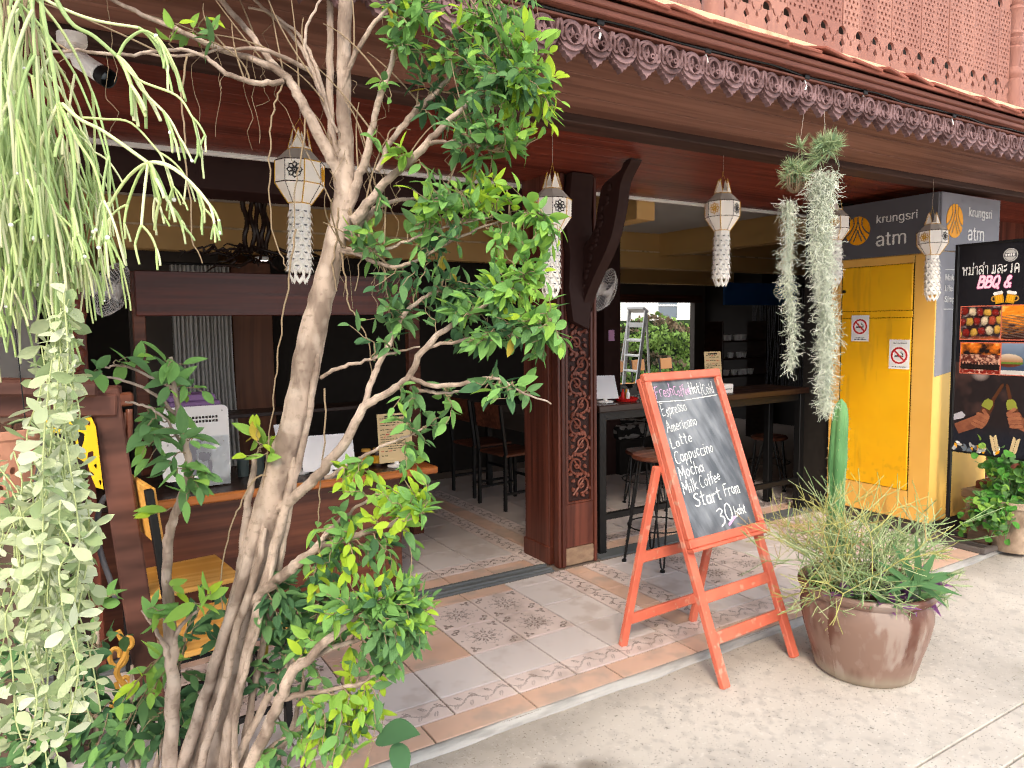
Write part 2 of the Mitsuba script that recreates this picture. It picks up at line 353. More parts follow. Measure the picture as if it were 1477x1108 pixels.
# ================================================================== ground
rng = np.random.default_rng(7)
def sheet(x0, x1, y0, y1, z): return (np.array([[x0, y0, z], [x1, y0, z], [x1, y1, z], [x0, y1, z]], float), np.array([[0, 1, 2], [0, 2, 3]]))
struct('ground', sheet(-120, 120, -120, 120, -0.10), 'm_concrete')
struct('pavement', bx2((-9, 1.312, -0.14), (14, 2.284, -0.028), 0.003), 'm_concrete', label='stained grey concrete apron in front of the tiled porch')
struct('drain_strip', bx2((-9, 1.146, -0.14), (14, 1.306, -0.029), 0.003), 'm_concrete')
struct('road', bx2((-60, -60, -0.09), (60, 1.140, -0.031), 0.003), 'm_concrete')
FL = 'tiled_floor'
struct(FL, bx2((-3.5, 2.305, -0.12), (9.2, 8.6, -0.006), 0), 'm_grout', label='porch and cafe floor of pale, flowered and terracotta tiles')

def tile_mesh(w, d, h=0.012, g=0.0040):
    """a tile w by d with worn edges, its printed face mapped 0..1 (or in widths along a strip)"""
    a, b = w / 2 - g, d / 2 - g; e = 0.0012
    xy = np.array([[-a, -b], [a, -b], [a, b], [-a, b]])
    v = np.vstack([np.c_[xy, np.full(4, -h)], np.c_[xy, np.full(4, -e)], np.c_[xy - np.sign(xy) * e, np.zeros(4)]])
    f = []
    for r in (0, 4):
        for i in range(4):
            j = (i + 1) % 4; f += [[r + i, r + j, r + 4 + j], [r + i, r + 4 + j, r + 4 + i]]
    f += [[8, 9, 10], [8, 10, 11]]
    uv = np.c_[v[:, 0] / (w if w <= d * 1.2 else d) + 0.5, v[:, 1] / d + 0.5]
    return v, np.array(f), uv
_tiles = {}
def tile(kind, x0, x1, y0, y1, turn=False):
    w, d = (y1 - y0, x1 - x0) if turn else (x1 - x0, y1 - y0)
    k = (kind, round(w, 3), round(d, 3))
    if k not in _tiles:
        v, f, uv = tile_mesh(w, d)
        _tiles[k] = mikit.ply((v, f), {'plain': 'm_tile_plain', 'terra': 'm_tile_terra', 'orn': 'm_tile_orn', 'strip': 'm_tile_strip'}[kind], uv=uv)
    M = np.eye(4); M[:3, 3] = ((x0 + x1) / 2, (y0 + y1) / 2, rng.uniform(-0.0012, 0.0004))
    R = trimesh.transformations.euler_matrix(rng.normal(0, 0.0012), rng.normal(0, 0.0012), PI / 2 if turn else 0)
    put({'plain': 'plain_tile', 'terra': 'terracotta_tile', 'orn': 'flowered_tile', 'strip': 'border_tile'}[kind], _tiles[k], None, FL, to=M @ R)
def cells(xs, ys, orn, terra=()):
    for i in range(len(xs) - 1):
        for j in range(len(ys) - 1):
            kind = 'orn' if (i, j) in orn else 'terra' if (i, j) in terra else 'plain'
            tile(kind, xs[i], xs[i + 1], ys[j], ys[j + 1])
ys = [2.591, 2.8653, 3.1653, 3.4653, 3.578]
xs = [TX0 + TS * k for k in range(-6, 5)]
cells(xs, ys, {(7, 1), (7, 2), (8, 1), (8, 2), (3, 1), (3, 2), (4, 1), (4, 2)}, {(6, 1), (6, 2), (6, 3), (7, 3), (8, 3), (5, 1), (5, 2), (5, 3), (3, 3), (4, 3)})
def long_strips(x0, ylist):
    for kind, a in (('strip', 0), ('terra', 0.14), ('strip', 0.28)):
        for y0, y1 in ylist: tile(kind, x0 + a, x0 + a + 0.14, y0, y1, turn=True)
long_strips(TX0 + 4 * TS, [(ys[j], ys[j + 1]) for j in range(4)])
xs2 = [TX0 + 4 * TS + 0.42 + TS * k for k in range(6)]
cells(xs2, ys, {(1, 1), (1, 2), (2, 1), (2, 2)}, {(1, 3), (2, 3)})
long_strips(xs2[-1], [(ys[j], ys[j + 1]) for j in range(4)])
cells([xs2[-1] + 0.42 + TS * k for k in range(2)], ys, set())
x = TX0 - 6 * TS
while x < 5.0:
    tile('strip', x, x + 0.3, 2.451, 2.591); x += 0.3
x = TX0 - 6 * TS - 0.15
while x < 5.3:
    tile('terra', x, x + 0.45, 2.312, 2.451); x += 0.45
for a, b in ((4.762 + 0.3, 6.3),):
    tile('terra', a, a + 0.6, 2.45, 2.68); tile('terra', a + 0.6, a + 1.2, 2.45, 2.68)
# inside
ys3 = [4.02 + TS * k for k in range(9)]
xs3 = [1.86 + TS * k for k in range(-9, 3)]
cells(xs3, ys3, {(7, 1), (7, 2), (8, 1), (8, 2), (7, 5), (7, 6), (8, 5), (8, 6)})
long_strips(2.46, [(3.74, 4.02)] + [(ys3[j], ys3[j + 1]) for j in range(8)])
xs4 = [2.88 + TS * k for k in range(10)]
cells(xs4, ys3, {(1, 1), (1, 2), (2, 1), (2, 2), (6, 1), (6, 2), (7, 1), (7, 2)})
for x in xs3[:-1] + xs4[:-1]:
    tile('terra', x, x + 0.3, 3.74, 3.88); tile('strip', x, x + 0.3, 3.88, 4.02)
# worn mortar kerb along the porch edge
P = []
N = 160
for i in range(N + 1):
    xx = -3.5 + 10.5 * i / N
    w = 0.006 * math.sin(xx * 5.1) + 0.005 * math.sin(xx * 13.7 + 1)
    for yy, zz in ((2.318, -0.02), (2.314, -0.003), (2.306 + w * 0.5, -0.005 + w * 0.2), (2.286 + w, -0.014), (2.276 + w, -0.035)): P.append((xx, yy, zz))
P = np.array(P); F = []
for i in range(N):
    for j in range(4):
        a = i * 5 + j; F.append([a, a + 1, a + 6, a + 5])
struct('kerb', (P, np.array(F)[:, ::-1]), 'm_kerb', smooth=True, label='worn grey mortar kerb along the tiled porch')
puts('door_track', ([bx2((-3.4, 3.59, -0.01), (2.50, 3.735, 0.006), .002), bx2((-3.4, 3.615, 0), (2.50, 3.635, 0.016), .002), bx2((-3.4, 3.68, 0), (2.50, 3.70, 0.016), .002),
                       bx2((2.88, 3.60, -0.01), (5.08, 3.735, 0.005), .002)]), 'm_track', FL)

# ================================================================== cafe building
CB = thing('cafe_building', 'open-fronted dark timber cafe building with carved eave and pink fretwork balcony', 'building')
X0, X1 = -3.4, 9.0
# ceiling over the pavement: long boards
yy = 1.98
i = 0
while yy < 2.60:
    w = 0.105
    put('ceiling_board', bx2((X0, yy + 0.0015, 2.452 + 0.002 * (i % 2)), (X1, yy + w - 0.0015, 2.475), .002), 'm_ceiling_wood', CB)
    yy += w; i += 1
put('eave_beam', bx2((X0, 2.63, 2.425), (X1, 2.775, 2.60), .006), 'm_beam', CB, label='dark weathered beam between eave ceiling and red soffit')
yy = 2.78
while yy < 4.02:
    put('soffit_board', bx2((X0, yy + 0.0008, 2.448), (X1, min(yy + 0.124, 4.05), 2.47), .0015), 'm_soffit', CB)
    yy += 0.125
put('soffit_lath', bx2((X0, 4.05, 2.43), (X1, 4.075, 2.475), .002), 'm_white', CB, label='pale lath at the back edge of the red soffit')
# carved valance: one hanging motif after another
def arc(cx, cy, rx, ry, a0, a1, n=14): 
    t = np.radians(np.linspace(a0, a1, n)); return [(cx + rx * math.cos(q), cy + ry * math.sin(q)) for q in t]
def motif():
    """a pointed shield with nested crescents below a scrolled lotus arch, as wide as the pitch"""
    hw = .0540
    shield = Polygon([(-hw, -.050), (-hw, -.074), (-.047, -.086), (-.040, -.084), (-.034, -.098), (-.024, -.100), (-.017, -.112), (-.008, -.114), (0, -.127), (.008, -.114), (.017, -.112), (.024, -.100), (.034, -.098), (.040, -.084), (.047, -.086), (hw, -.074), (hw, -.050)])
    eye = Polygon([(0, -.054), (.016, -.066), (.010, -.076), (0, -.081), (-.010, -.076), (-.016, -.066)])
    back = unary_union([shield, sbox(-hw, -.055, hw, 0)]).difference(eye)
    B_ = lambda g, t, z=0: mv(ext(g, t), 0, 0, z)
    parts = [B_(shield.difference(eye), .024), B_(sbox(-hw, -.054, hw, 0), .012)]
    for rx, ry, w, t in ((.049, .040, .0080, .034), (.030, .024, .0070, .044)):
        parts.append(B_(LineString(arc(0, -.050, rx, ry, 184, 356, 16)).buffer(w, quad_segs=2).intersection(sbox(-hw, -.2, hw, 0)).difference(eye), t))
    for rx, ry, w, t in ((.048, .046, .0045, .030), (.030, .038, .0040, .036)):
        parts.append(B_(LineString([(rx * math.cos(math.radians(q)), -.050 + ry * math.sin(math.radians(q))) for q in np.linspace(-12, 192, 18)]).buffer(w, quad_segs=2).intersection(sbox(-hw, -.2, hw, 0)), t))
    parts.append(B_(Polygon([(0, -.016), (.016, -.034), (.010, -.052), (-.010, -.052), (-.016, -.034)]), .024))
    parts.append(B_(Polygon([(0, -.020), (.003, -.034), (0, -.05), (-.003, -.034)]), .032))
    for s in (-1, 1):
        parts.append(B_(Point(s * .0145, -.0535).buffer(.0100, quad_segs=3).difference(Point(s * .0145, -.0535).buffer(.0050, quad_segs=3)), .040))
        parts.append(B_(LineString(smooth_path(np.array([(s * .0500, -.012), (s * .044, -.04), (s * .047, -.062), (s * .037, -.070), (s * .027, -.062)]), 4)).buffer(.0048, quad_segs=2).intersection(sbox(-hw, -.2, hw, 0)), .040))
    return tf(cat(parts), XZ)
mot = mikit.ply(motif(), 'm_fringe')
pitch = 0.1085
k0 = 0
xm = -1.6
while xm < 7.6:
    M = np.eye(4); M[:3, 3] = (xm, 1.972 + rng.normal(0, .001), 2.513 + rng.normal(0, .0012))
    put('carved_motif', mot, None, CB, to=M @ trimesh.transformations.rotation_matrix(rng.normal(0, .012), (0, 1, 0)))
    xm += pitch
put('valance_lath', bx2((X0, 1.935, 2.515), (X1, 1.975, 2.523), .002), 'm_fascia', CB)
put('eave_gap', bx2((X0, 1.978, 2.523), (X1, 2.10, 2.60), .002), 'm_inner_black', CB)
puts('fascia_board', ([bx2((X0, 1.905, 2.538), (X1, 1.972, 2.558), .003), bx2((X0, 1.890, 2.560), (X1, 1.970, 2.578), .003)]), 'm_fascia', CB)
put('cable', tube([(X0 + 0.1 * k, 1.940 + 0.005 * math.sin(k * 1.7), 2.533 + 0.005 * math.sin(k * 0.9)) for k in range(120)], 0.0055, 5), 'm_black', CB, smooth=True, label='black cable strung under the fascia')
for xx in (1.55, 2.05, 2.62, 3.02, 3.75, 4.6):
    k = put('clip', cat([bx((xx, 1.945, 2.525), (.03, .03, .018), .003), bx((xx + .02, 1.95, 2.528), (.012, .02, .02), .002)]), 'm_black', CB)
    put('hook', tube([(xx, 1.945, 2.515), (xx + .004, 1.94, 2.49), (xx - .002, 1.942, 2.475)], [.004, .004, .005], 5), 'm_white', k)
# roof edge: flat clay tiles, laid in staggered courses and a little lifted
put('roof_deck', bar((0.5 * (X0 + X1), 1.865, 2.586), (0.5 * (X0 + X1), 2.20, 2.735), X1 - X0, .016, (1, 0, 0)), 'm_roof_tile', CB)
slope = nrm(np.array((0, 0.34, 0.136)))
tl = trimesh.util.concatenate([bx((0, 0, 0), (.198, .17, .012), .003)])
tlm = mikit.ply(tl, 'm_roof_tile')
for c in range(2):
    for k in range(62):
        o = np.array((-1.8 + 0.205 * k + 0.1 * c, 1.930 + 0.13 * c, 2.624 + 0.058 * c + rng.normal(0, .003)))
        R = trimesh.transformations.rotation_matrix(math.atan2(.149, .335) - 0.06 + rng.normal(0, .03), (1, 0, 0)) @ trimesh.transformations.rotation_matrix(rng.normal(0, .05), (0, 0, 1)) @ trimesh.transformations.rotation_matrix(.05 + rng.normal(0, .03), (0, 1, 0))
        M = np.eye(4); M[:3, 3] = o
        put('roof_tile', tlm, None, CB, to=M @ R)
BY = 2.20
put('cream_rail', bx2((X0, BY - .05, 2.760), (X1, BY - .005, 2.788), .004), 'm_cream', CB, label='cream painted rail along the foot of the balcony')
# fretwork balcony boards
def fret_board(seed):
    r = np.random.default_rng(seed); w, h = 0.1335, 0.66; holes = []
    for s in (-1, 1):
        holes.append(Point(s * w / 2, .112).buffer(.028, quad_segs=5).difference(sbox(-1, 0, 1, .100)))
        holes.append(Polygon([(s * w / 2, .034), (s * w / 2 + .019, .058), (s * w / 2, .084), (s * w / 2 - .019, .058)]))
        holes.append(Point(s * w / 2, .56).buffer(.024, quad_segs=4))
        holes.append(Polygon([(s * w / 2, .595), (s * w / 2 + .016, .615), (s * w / 2, .64), (s * w / 2 - .016, .615)]))
    holes.append(Polygon([(0, .050), (.010, .064), (0, .090), (-.010, .064)]))
    for s in (-1, 1): holes.append(LineString(arc(s * .002, .118, .030, .036, 300, 350) if s > 0 else arc(s * .002, .118, .030, .036, 190, 240)).buffer(.0045, quad_segs=1))
    tear = lambda a, b, l, q: affinity.rotate(Polygon([(a, b + l * .6), (a + l * .46, b), (a, b - l * .4), (a - l * .46, b)]), q, origin=(a, b))
    row = 0; y = .158
    while y < .53:
        for xk in ((-.033, .0, .033) if row % 2 else (-.047, -.017, .017, .047)):
            q = (35 if xk > 0 else -35) * (1 if row % 3 else -1) + (180 if row % 4 == 2 else 0)
            holes.append(tear(xk, y, (.023 if abs(xk) < .03 else .018), q + r.normal(0, 6)))
        y += .026; row += 1
    p = sbox(-w / 2 + .0012, .0, w / 2 - .0012, h).difference(unary_union(holes).intersection(sbox(-w, .02, w, h)))
    return tf(ext(p.simplify(.0006), .014), XZ)
BAL = f'{CB}__balcony'
frets = [mikit.ply(fret_board(s), 'm_balcony') for s in range(3)]
put('bottom_rail', bx2((X0, BY + .0, 2.72), (X1, BY + .05, 2.80), .004), 'm_balcony', BAL)
labels[BAL] = {'label': 'pink painted balcony of pierced fretwork boards and turned posts'}
px_posts = [oy(1463, 60, BY)[0], oy(1463, 60, BY)[0] - 2.55]
xb = px_posts[0] - 0.12 - 0.135 * 24
for k in range(44):
    if min(abs(xb - q) for q in px_posts) > 0.10:
        M = np.eye(4); M[:3, 3] = (xb, BY + .012 + rng.normal(0, .0012), 2.80)
        put('fretwork_board', frets[rng.integers(3)], None, BAL, to=M)
    xb += 0.135
put('top_rail', bx2((X0, BY - .03, 3.462), (X1, BY + .05, 3.55), .008), 'm_balcony', BAL)
put('upper_roof', bx2((4.2, 2.3, 4.3), (X1, 8.6, 4.4), 0), 'm_inner_dark', CB)  # unseen roof slab, added to shade the space behind the fretwork
put('upper_dark_wall', bx2((4.75, 2.95, 2.72), (X1, 3.0, 4.3), 0), 'm_inner_black', CB)  # black wall added behind the fretwork so its holes look dark
prof = [(.0, 2.79), (.045, 2.79), (.045, 2.95), (.038, 2.96), (.048, 2.98), (.048, 3.0), (.03, 3.03), (.036, 3.10), (.046, 3.12), (.046, 3.14), (.034, 3.15), (.046, 3.17), (.046, 3.19), (.034, 3.2), (.044, 3.22), (.030, 3.25), (.040, 3.34), (.048, 3.36), (.036, 3.38), (.048, 3.40), (.048, 3.43), (.036, 3.44), (.046, 3.46)]
for q in px_posts: put('turned_post', mv(lathe(prof, 20), q, BY, 0), 'm_balcony', BAL, smooth=35)
put('upper_floor', bx2((X0, 2.26, 2.62), (X1, 8.6, 2.72), 0), 'm_fascia', CB)
# ---- pillar between the two openings
PL = f'{CB}__pillar'
put('pillar', bx2((2.57, 3.632, 0), (2.835, 3.97, 2.45), .004), 'm_wood_pillar', CB, label='dark red timber pillar with a carved vine panel')
put('side_board', cat([bx2((2.540, 3.70, .10), (2.569, 3.985, 2.45), .003), bx2((2.530, 3.69, 0), (2.569, 3.995, .115), .004)]), 'm_wood_pillar', PL)
puts('moulding', ([bx2((2.545, 3.600, 0), (2.563, 3.66, 2.44), .003), bx2((2.566, 3.588, 0), (2.585, 3.64, 2.44), .004), bx2((2.588, 3.604, 0), (2.602, 3.64, 2.44), .003), bx2((2.820, 3.592, 0), (2.842, 3.66, 2.44), .004)]), 'm_wood_pillar', PL)
put('foot_block', bx2((2.600, 3.600, 0.005), (2.818, 3.634, .115), .004), 'm_log', PL, label='bare worn wood block at the foot of the pillar')
put('lower_panel', bx2((2.604, 3.604, .118), (2.818, 3.634, .398), .004), 'm_wood_pillar', PL)
put('panel_recess', bx2((2.604, 3.622, .40), (2.818, 3.634, 2.44), .001), 'm_wood_recess', PL)
puts('panel_frame', ([bx2((2.604, 3.603, .40), (2.622, 3.624, 2.0), .002), bx2((2.800, 3.603, .40), (2.818, 3.624, 2.0), .002), bx2((2.622, 3.603, .40), (2.800, 3.624, .412), .002)]), 'm_wood_pillar', PL)
def vine():
    """carved scrolls: spirals springing left and right from a wavy stem, with little leaves"""
    ms = []; r = np.random.default_rng(3)
    z = .43; s = 1; cx = 2.711
    stem = []
    while z < 1.96:
        c = np.array((cx + s * .022, z + .085)); R = .058
        t = np.linspace(0, 2.6 * PI, 30)
        rad = R * (1 - t / (2.6 * PI) * .82)
        th = -PI / 2 - s * 0.2 + s * t
        pts = np.c_[c[0] + rad * np.cos(th), 3.611 + 0 * t, c[1] + rad * np.sin(th)]
        ms.append(tube(pts, np.linspace(.0085, .005, 30), 5)); ms.append(mv(trimesh.creation.icosphere(1, .011), c[0], 3.611, c[1]))
        for q in range(9):
            a = th[0] + s * q * .72 + r.normal(0, .1); o = np.array((c[0] + (R + .006) * math.cos(a), c[1] + (R + .006) * math.sin(a)))
            o[0] = min(max(o[0], 2.632), 2.792)
            d = nrm((math.cos(a + s * .8), math.sin(a + s * .8))); w = np.array((-d[1], d[0]))
            L = r.uniform(.022, .034)
            P2 = Polygon([o - w * .009, o + d * L * .5 - w * .010, o + d * L, o + d * L * .5 + w * .010, o + w * .009])
            P2 = P2.intersection(sbox(2.624, .41, 2.798, 2.0))
            if P2.area > 1e-5: ms.append(tf(ext(P2, .012 + .006 * r.random()), frame_m((0, 3.622, 0), (1, 0, 0), (0, 0, 1), (0, -1, 0))))
        stem.append((cx - s * .045, 3.615, z + .02)); stem.append((cx + s * .05, 3.615, z + .13))
        z += .128; s = -s
    ms.append(tube(smooth_path(stem, 4), .007, 5))
    return cat(ms)
put('vine_carving', vine(), 'm_wood_carved', PL, smooth=40, label='carved scrolling vine on the pillar')
def curved_bracket():
    o = [(3.63, 1.47), (3.60, 1.62), (3.61, 1.80), (3.59, 1.95), (3.50, 2.03), (3.43, 2.10), (3.40, 2.22), (3.36, 2.33), (3.27, 2.37), (3.19, 2.40), (3.17, 2.43), (3.10, 2.44), (3.17, 2.36), (3.20, 2.30), (3.22, 2.2), (3.27, 2.05), (3.34, 1.94), (3.42, 1.84), (3.52, 1.70), (3.59, 1.56)]
    p = Polygon([(q[0], q[1]) for q in smooth_path(np.array(o + o[:1]), 3)]).buffer(0)
    r = np.random.default_rng(5)
    p = p.buffer(-.004).buffer(.004)
    m = ext(p, .075)
    A = frame_m((0, 0, 0), (0, 1, 0), (0, 0, 1), (1, 0, 0))
    ms = [tf(m, A)]
    ms[0].apply_translation((2.70, 0, 0))
    for k in range(26):      # carved scales on its cheeks
        t = k / 25; q = np.array((3.585 - .30 * t ** 1.2, 1.64 + .70 * t)) + r.normal(0, .012, 2)
        for X in (2.697, 2.778):
            s = trimesh.creation.icosphere(1, .024); s.apply_scale((.35, 1, .8)); s.apply_translation((X, q[0], q[1])); ms.append(s)
    return cat(ms)
put('eave_bracket', curved_bracket(), 'm_wood_recess', PL, smooth=40, label='dark carved bracket curving out from the pillar to the soffit')
put('wing_bracket', tf(ext(Polygon([(0, 1.55), (-.03, 1.75), (-.02, 1.95), (-.05, 2.15), (-.02, 2.3), (.0, 2.44), (.16, 2.44), (.14, 2.2), (.16, 1.9), (.12, 1.5)]), .06), at((2.62, 3.60, 0), XZ)), 'm_wood_recess', PL)
# left pillar
put('left_pillar', cat([bx2((-.035, 3.63, 0), (.065, 3.75, 2.45), .004)]), 'm_wood_pillar', CB)
lp = [(oy(118, 560, 3.6)[0], 3.58, .75)]
put('left_carving', cat([mv(trimesh.creation.icosphere(1, .036), oy(104, y, 3.58)[0] + .02 * math.sin(y), 3.60, oy(115, y, 3.58)[2]) for y in range(300, 560, 14)]), 'm_wood_carved', CB, smooth=True)
put('right_jamb', bx2((5.10, 3.50, 0), (5.35, 3.75, 2.45), .004), 'm_inner_black', CB)
# ---- rooms inside
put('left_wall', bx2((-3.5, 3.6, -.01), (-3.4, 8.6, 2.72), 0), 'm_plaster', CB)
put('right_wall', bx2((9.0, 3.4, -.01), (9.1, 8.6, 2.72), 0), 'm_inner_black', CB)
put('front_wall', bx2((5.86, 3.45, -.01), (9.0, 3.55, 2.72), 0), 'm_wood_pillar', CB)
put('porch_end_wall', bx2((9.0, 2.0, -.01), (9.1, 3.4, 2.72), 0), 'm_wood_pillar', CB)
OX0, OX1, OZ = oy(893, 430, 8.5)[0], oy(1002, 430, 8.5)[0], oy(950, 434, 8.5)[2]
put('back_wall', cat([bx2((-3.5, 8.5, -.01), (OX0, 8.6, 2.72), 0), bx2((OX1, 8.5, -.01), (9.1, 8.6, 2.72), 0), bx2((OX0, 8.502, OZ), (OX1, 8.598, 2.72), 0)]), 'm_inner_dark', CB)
put('back_lintel', bx2((OX0 - .1, 8.42, OZ - .03), (OX1 + .1, 8.498, OZ + .09), .005), 'm_counter', CB)
put('room_ceiling', bx2((-3.4, 4.08, 2.56), (9.0, 8.5, 2.60), 0), 'm_plaster', CB)
put('ceiling_beam', bx2((-3.4, 6.3, 2.16), (9.0, 6.45, 2.56), .004), 'm_ochre_beam', CB)
put('ceiling_beam', bx2((-3.4, 7.9, 2.1), (9.0, 8.05, 2.56), .004), 'm_ochre_beam', CB)
put('ceiling_beam', bx2((3.62, 4.10, 2.30), (3.80, 6.3, 2.56), .004), 'm_ochre_beam', CB)
put('ceiling_beam', bx2((5.9, 4.10, 2.30), (6.08, 6.3, 2.56), .004), 'm_ochre_beam', CB)
for k, yv in enumerate((6.295, 7.895)): put('beam_bead', bx2((-3.4, yv - .012, 2.34 - .02 * k), (9.0, yv, 2.355 - .02 * k), 0), 'm_cream', CB)
put('drop_beam', bx2((-3.4, 4.30, 2.30), (3.0, 4.62, 2.555), .004), 'm_wood_recess', CB)
put('ceiling_hatch', bx2((3.0, 4.3, 2.545), (3.5, 4.75, 2.562), .002), 'm_wood_recess', CB)
# the left-hand room: partition with doors and curtain behind the counter
put('partition', bx2((-3.4, 6.6, -.01), (-0.2, 6.68, 2.56), 0), 'm_plaster', CB)
put('inner_partition', bx2((0.45, 7.05, -.01), (1.2, 7.1, 2.56), 0), 'm_inner_dark', CB)
put('wood_door', cat([bx2((oy(335, 460, 6.6)[0], 6.58, 0), (oy(392, 460, 6.6)[0], 6.63, 2.1), .004)]), 'm_door_wood', CB, label='plain brown door behind the counter')
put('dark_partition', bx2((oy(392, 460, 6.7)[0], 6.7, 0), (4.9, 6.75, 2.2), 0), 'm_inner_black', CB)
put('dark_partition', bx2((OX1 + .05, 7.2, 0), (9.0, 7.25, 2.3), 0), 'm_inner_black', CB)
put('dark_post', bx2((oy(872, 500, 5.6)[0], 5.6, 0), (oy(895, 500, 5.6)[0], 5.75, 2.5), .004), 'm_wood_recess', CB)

# ================================================================== ATM booth
AT = thing('atm_booth', 'yellow bank machine booth with grey lettered sign panels', 'ATM booth')
AX, AY = 5.06, 2.68
put('body', bx2((AX + .012, AY + .012, 0.10), (5.85, 3.48, 2.385), .006), 'm_atm_ochre', AT)
put('plinth', bx2((AX + .03, AY + .03, 0), (5.83, 3.47, .10), .004), 'm_inner_dark', AT)
put('corner_post', bx2((AX, AY + .006, .10), (AX + .012, AY + .155, 1.985), .002), 'm_atm_ochre', AT)
put('left_post', bx2((AX, 3.395, .10), (AX + .012, 3.478, 1.985), .002), 'm_atm_ochre', AT)
put('base_panel', bx2((AX, AY + .16, .10), (AX + .012, 3.39, .305), .002), 'm_atm_ochre', AT)
put('door', bx2((AX - .004, AY + .166, .31), (AX + .012, 3.384, 1.545), .003), 'm_atm_yellow', AT, label='tall bright yellow service door')
put('upper_hatch', bx2((AX - .004, AY + .166, 1.60), (AX + .012, 3.384, 1.925), .003), 'm_atm_yellow', AT, label='bright yellow hatch above the door')
put('middle_rail', bx2((AX, AY + .163, 1.549), (AX + .012, 3.387, 1.596), .002), 'm_atm_yellow', AT)
put('top_rail', bx2((AX, AY + .163, 1.929), (AX + .012, 3.387, 1.985), .002), 'm_atm_ochre', AT)
put('shadow_gap', bx2((AX + .006, AY + .150, .11), (AX + .0115, 3.396, 1.98), 0), 'm_seam', AT)
for z in (1.75, .72): put('lock', mv(tf(lathe([(0, 0), (.012, 0), (.012, .01), (0, .012)], 12), frame_m((0, 0, 0), (0, 1, 0), (0, 0, 1), (-1, 0, 0))), AX - .004, 3.365, z), 'm_black', AT)
SG = f'{AT}__side_sign'
put('side_sign', bx2((AX - .010, AY + .004, 1.990), (AX + .012, 3.478, 2.392), .003), 'm_atm_grey', AT, label='dark grey lettered sign on the side of the booth')
FG = f'{AT}__front_sign'
put('front_sign', bx2((AX + .012, AY - .008, 2.00), (5.86, AY + .012, 2.392), .003), 'm_atm_grey2', AT, label='lighter grey lettered sign on the front of the booth')
gp = Polygon([(0, 1.135), (.25, 1.165), (.5, 1.25), (.79, 1.45), (.79, 1.996), (0, 1.996)])
put('front_panel', tf(ext(gp, .006), at((AX + .012, AY + .012, 0), XZ)), 'm_atm_grey2', AT)
def logo(R):
    """round mark: a disc cut by peaks that rise to its top and spread to its foot"""
    d = affinity.scale(Point(0, 0).buffer(R, quad_segs=12), .92, 1)
    cuts = []
    for pts in ([(-.42, 1.1), (-.30, .45), (-.62, -.1), (-1.05, -.35)], [(.42, 1.1), (.30, .45), (.62, -.1), (1.05, -.35)], [(0, .72), (-.16, .1), (-.45, -.4), (-.72, -.85)], [(0, .72), (.16, .1), (.45, -.4), (.72, -.85)], [(0, .02), (-.12, -.3), (-.3, -.72)], [(0, .02), (.12, -.3), (.3, -.72)], [(0, 1.1), (0, .7)]):
        cuts.append(LineString(smooth_path(np.array(pts) * R, 5)).buffer(R * .055))
    return ext(d.difference(unary_union(cuts)), .004)
def text_on(s, h, o, M, bold=False, depth=.003): return tf(meshkit.text_mesh(s, h, depth, bold), at(o, M))
sx_ = AX - .0105
put('logo', tf(logo(.105), at((sx_, 3.265, 2.195), NX)), 'm_orange', SG, label='round orange peak emblem')
put('lettering', text_on('krungsri', .058, (sx_, 3.125, 2.232), NX), 'm_white', SG)
put('lettering', text_on('atm', .098, (sx_, 3.125, 2.068), NX), 'm_white', SG)
put('logo', tf(logo(.115), at((5.235, AY - .0085, 2.205), XZ)), 'm_orange', FG, label='round orange peak emblem')
put('lettering', text_on('krungsri', .062, (5.415, AY - .0085, 2.250), XZ), 'm_white', FG)
put('lettering', text_on('atm', .098, (5.408, AY - .0085, 2.085), XZ), 'm_white', FG)
for i, s in enumerate(('Make', 'Life', 'Simple')): put('lettering', text_on(s, .042, (5.165, AY + .0055, 1.80 - .075 * i), XZ), 'm_white', AT)
puts('thin_line', ([bx2((5.165, AY + .003, 1.872), (5.6, AY + .0058, 1.876), 0), bx2((5.165, AY + .003, 1.60), (5.6, AY + .0058, 1.604), 0)]), 'm_white', AT)
# no-smoking notices
def no_smoking(name, y0, y1, z0, z1, label, head):
    t = thing(name, label, 'sign', 'no smoking notices on the yellow door')
    xx = AX - .0045
    w, h = y1 - y0, z1 - z0; yc = (y0 + y1) / 2; zc = z0 + h * (.56 if not head else .46); R = w * .40
    put('sheet', bx2((xx - .0012, y0, z0), (xx, y1, z1), 0), 'm_white', t)
    put('ring', tf(ext(unary_union([Point(0, 0).buffer(R).difference(Point(0, 0).buffer(R * .80)), LineString([(-R * .62, R * .62), (R * .62, -R * .62)]).buffer(R * .09)]), .0012), at((xx - .0018, yc, zc), NX)), 'm_red', t)
    cig = unary_union([sbox(-R * .55, -R * .16, R * .32, R * .02), sbox(R * .36, -R * .16, R * .42, R * .02), sbox(R * .46, -R * .16, R * .52, R * .02), LineString(smooth_path(np.array([(R * .40, R * .1), (R * .42, R * .25), (R * .25, R * .3), (R * .22, R * .48)]), 4)).buffer(R * .045)])
    put('cigarette', tf(ext(cig, .0012), at((xx - .0013, yc, zc), NX)), 'm_ink', t)
    rows = [(z0 + h * .07, w * .74)] + ([(z1 - h * .12, w * .66)] if head else [(z0 + h * .13, w * .5)])
    mats = []
    for zz, ww in rows: mats += [bx2((xx - .002, yc - ww / 2 + ww * k / 9, zz - h * .018), (xx - .0008, yc - ww / 2 + ww * (k + .72) / 9, zz + h * .018), 0) for k in range(9)]
    put('small_print', cat(mats), 'm_atm_grey', t)
no_smoking('no_smoking_sign', 3.160, 3.300, 1.375, 1.570, 'upper white no smoking notice near the lock side of the yellow door', False)
no_smoking('no_smoking_sign', 2.850, 3.000, 1.180, 1.390, 'lower white no smoking notice with a printed heading on the yellow door', True)
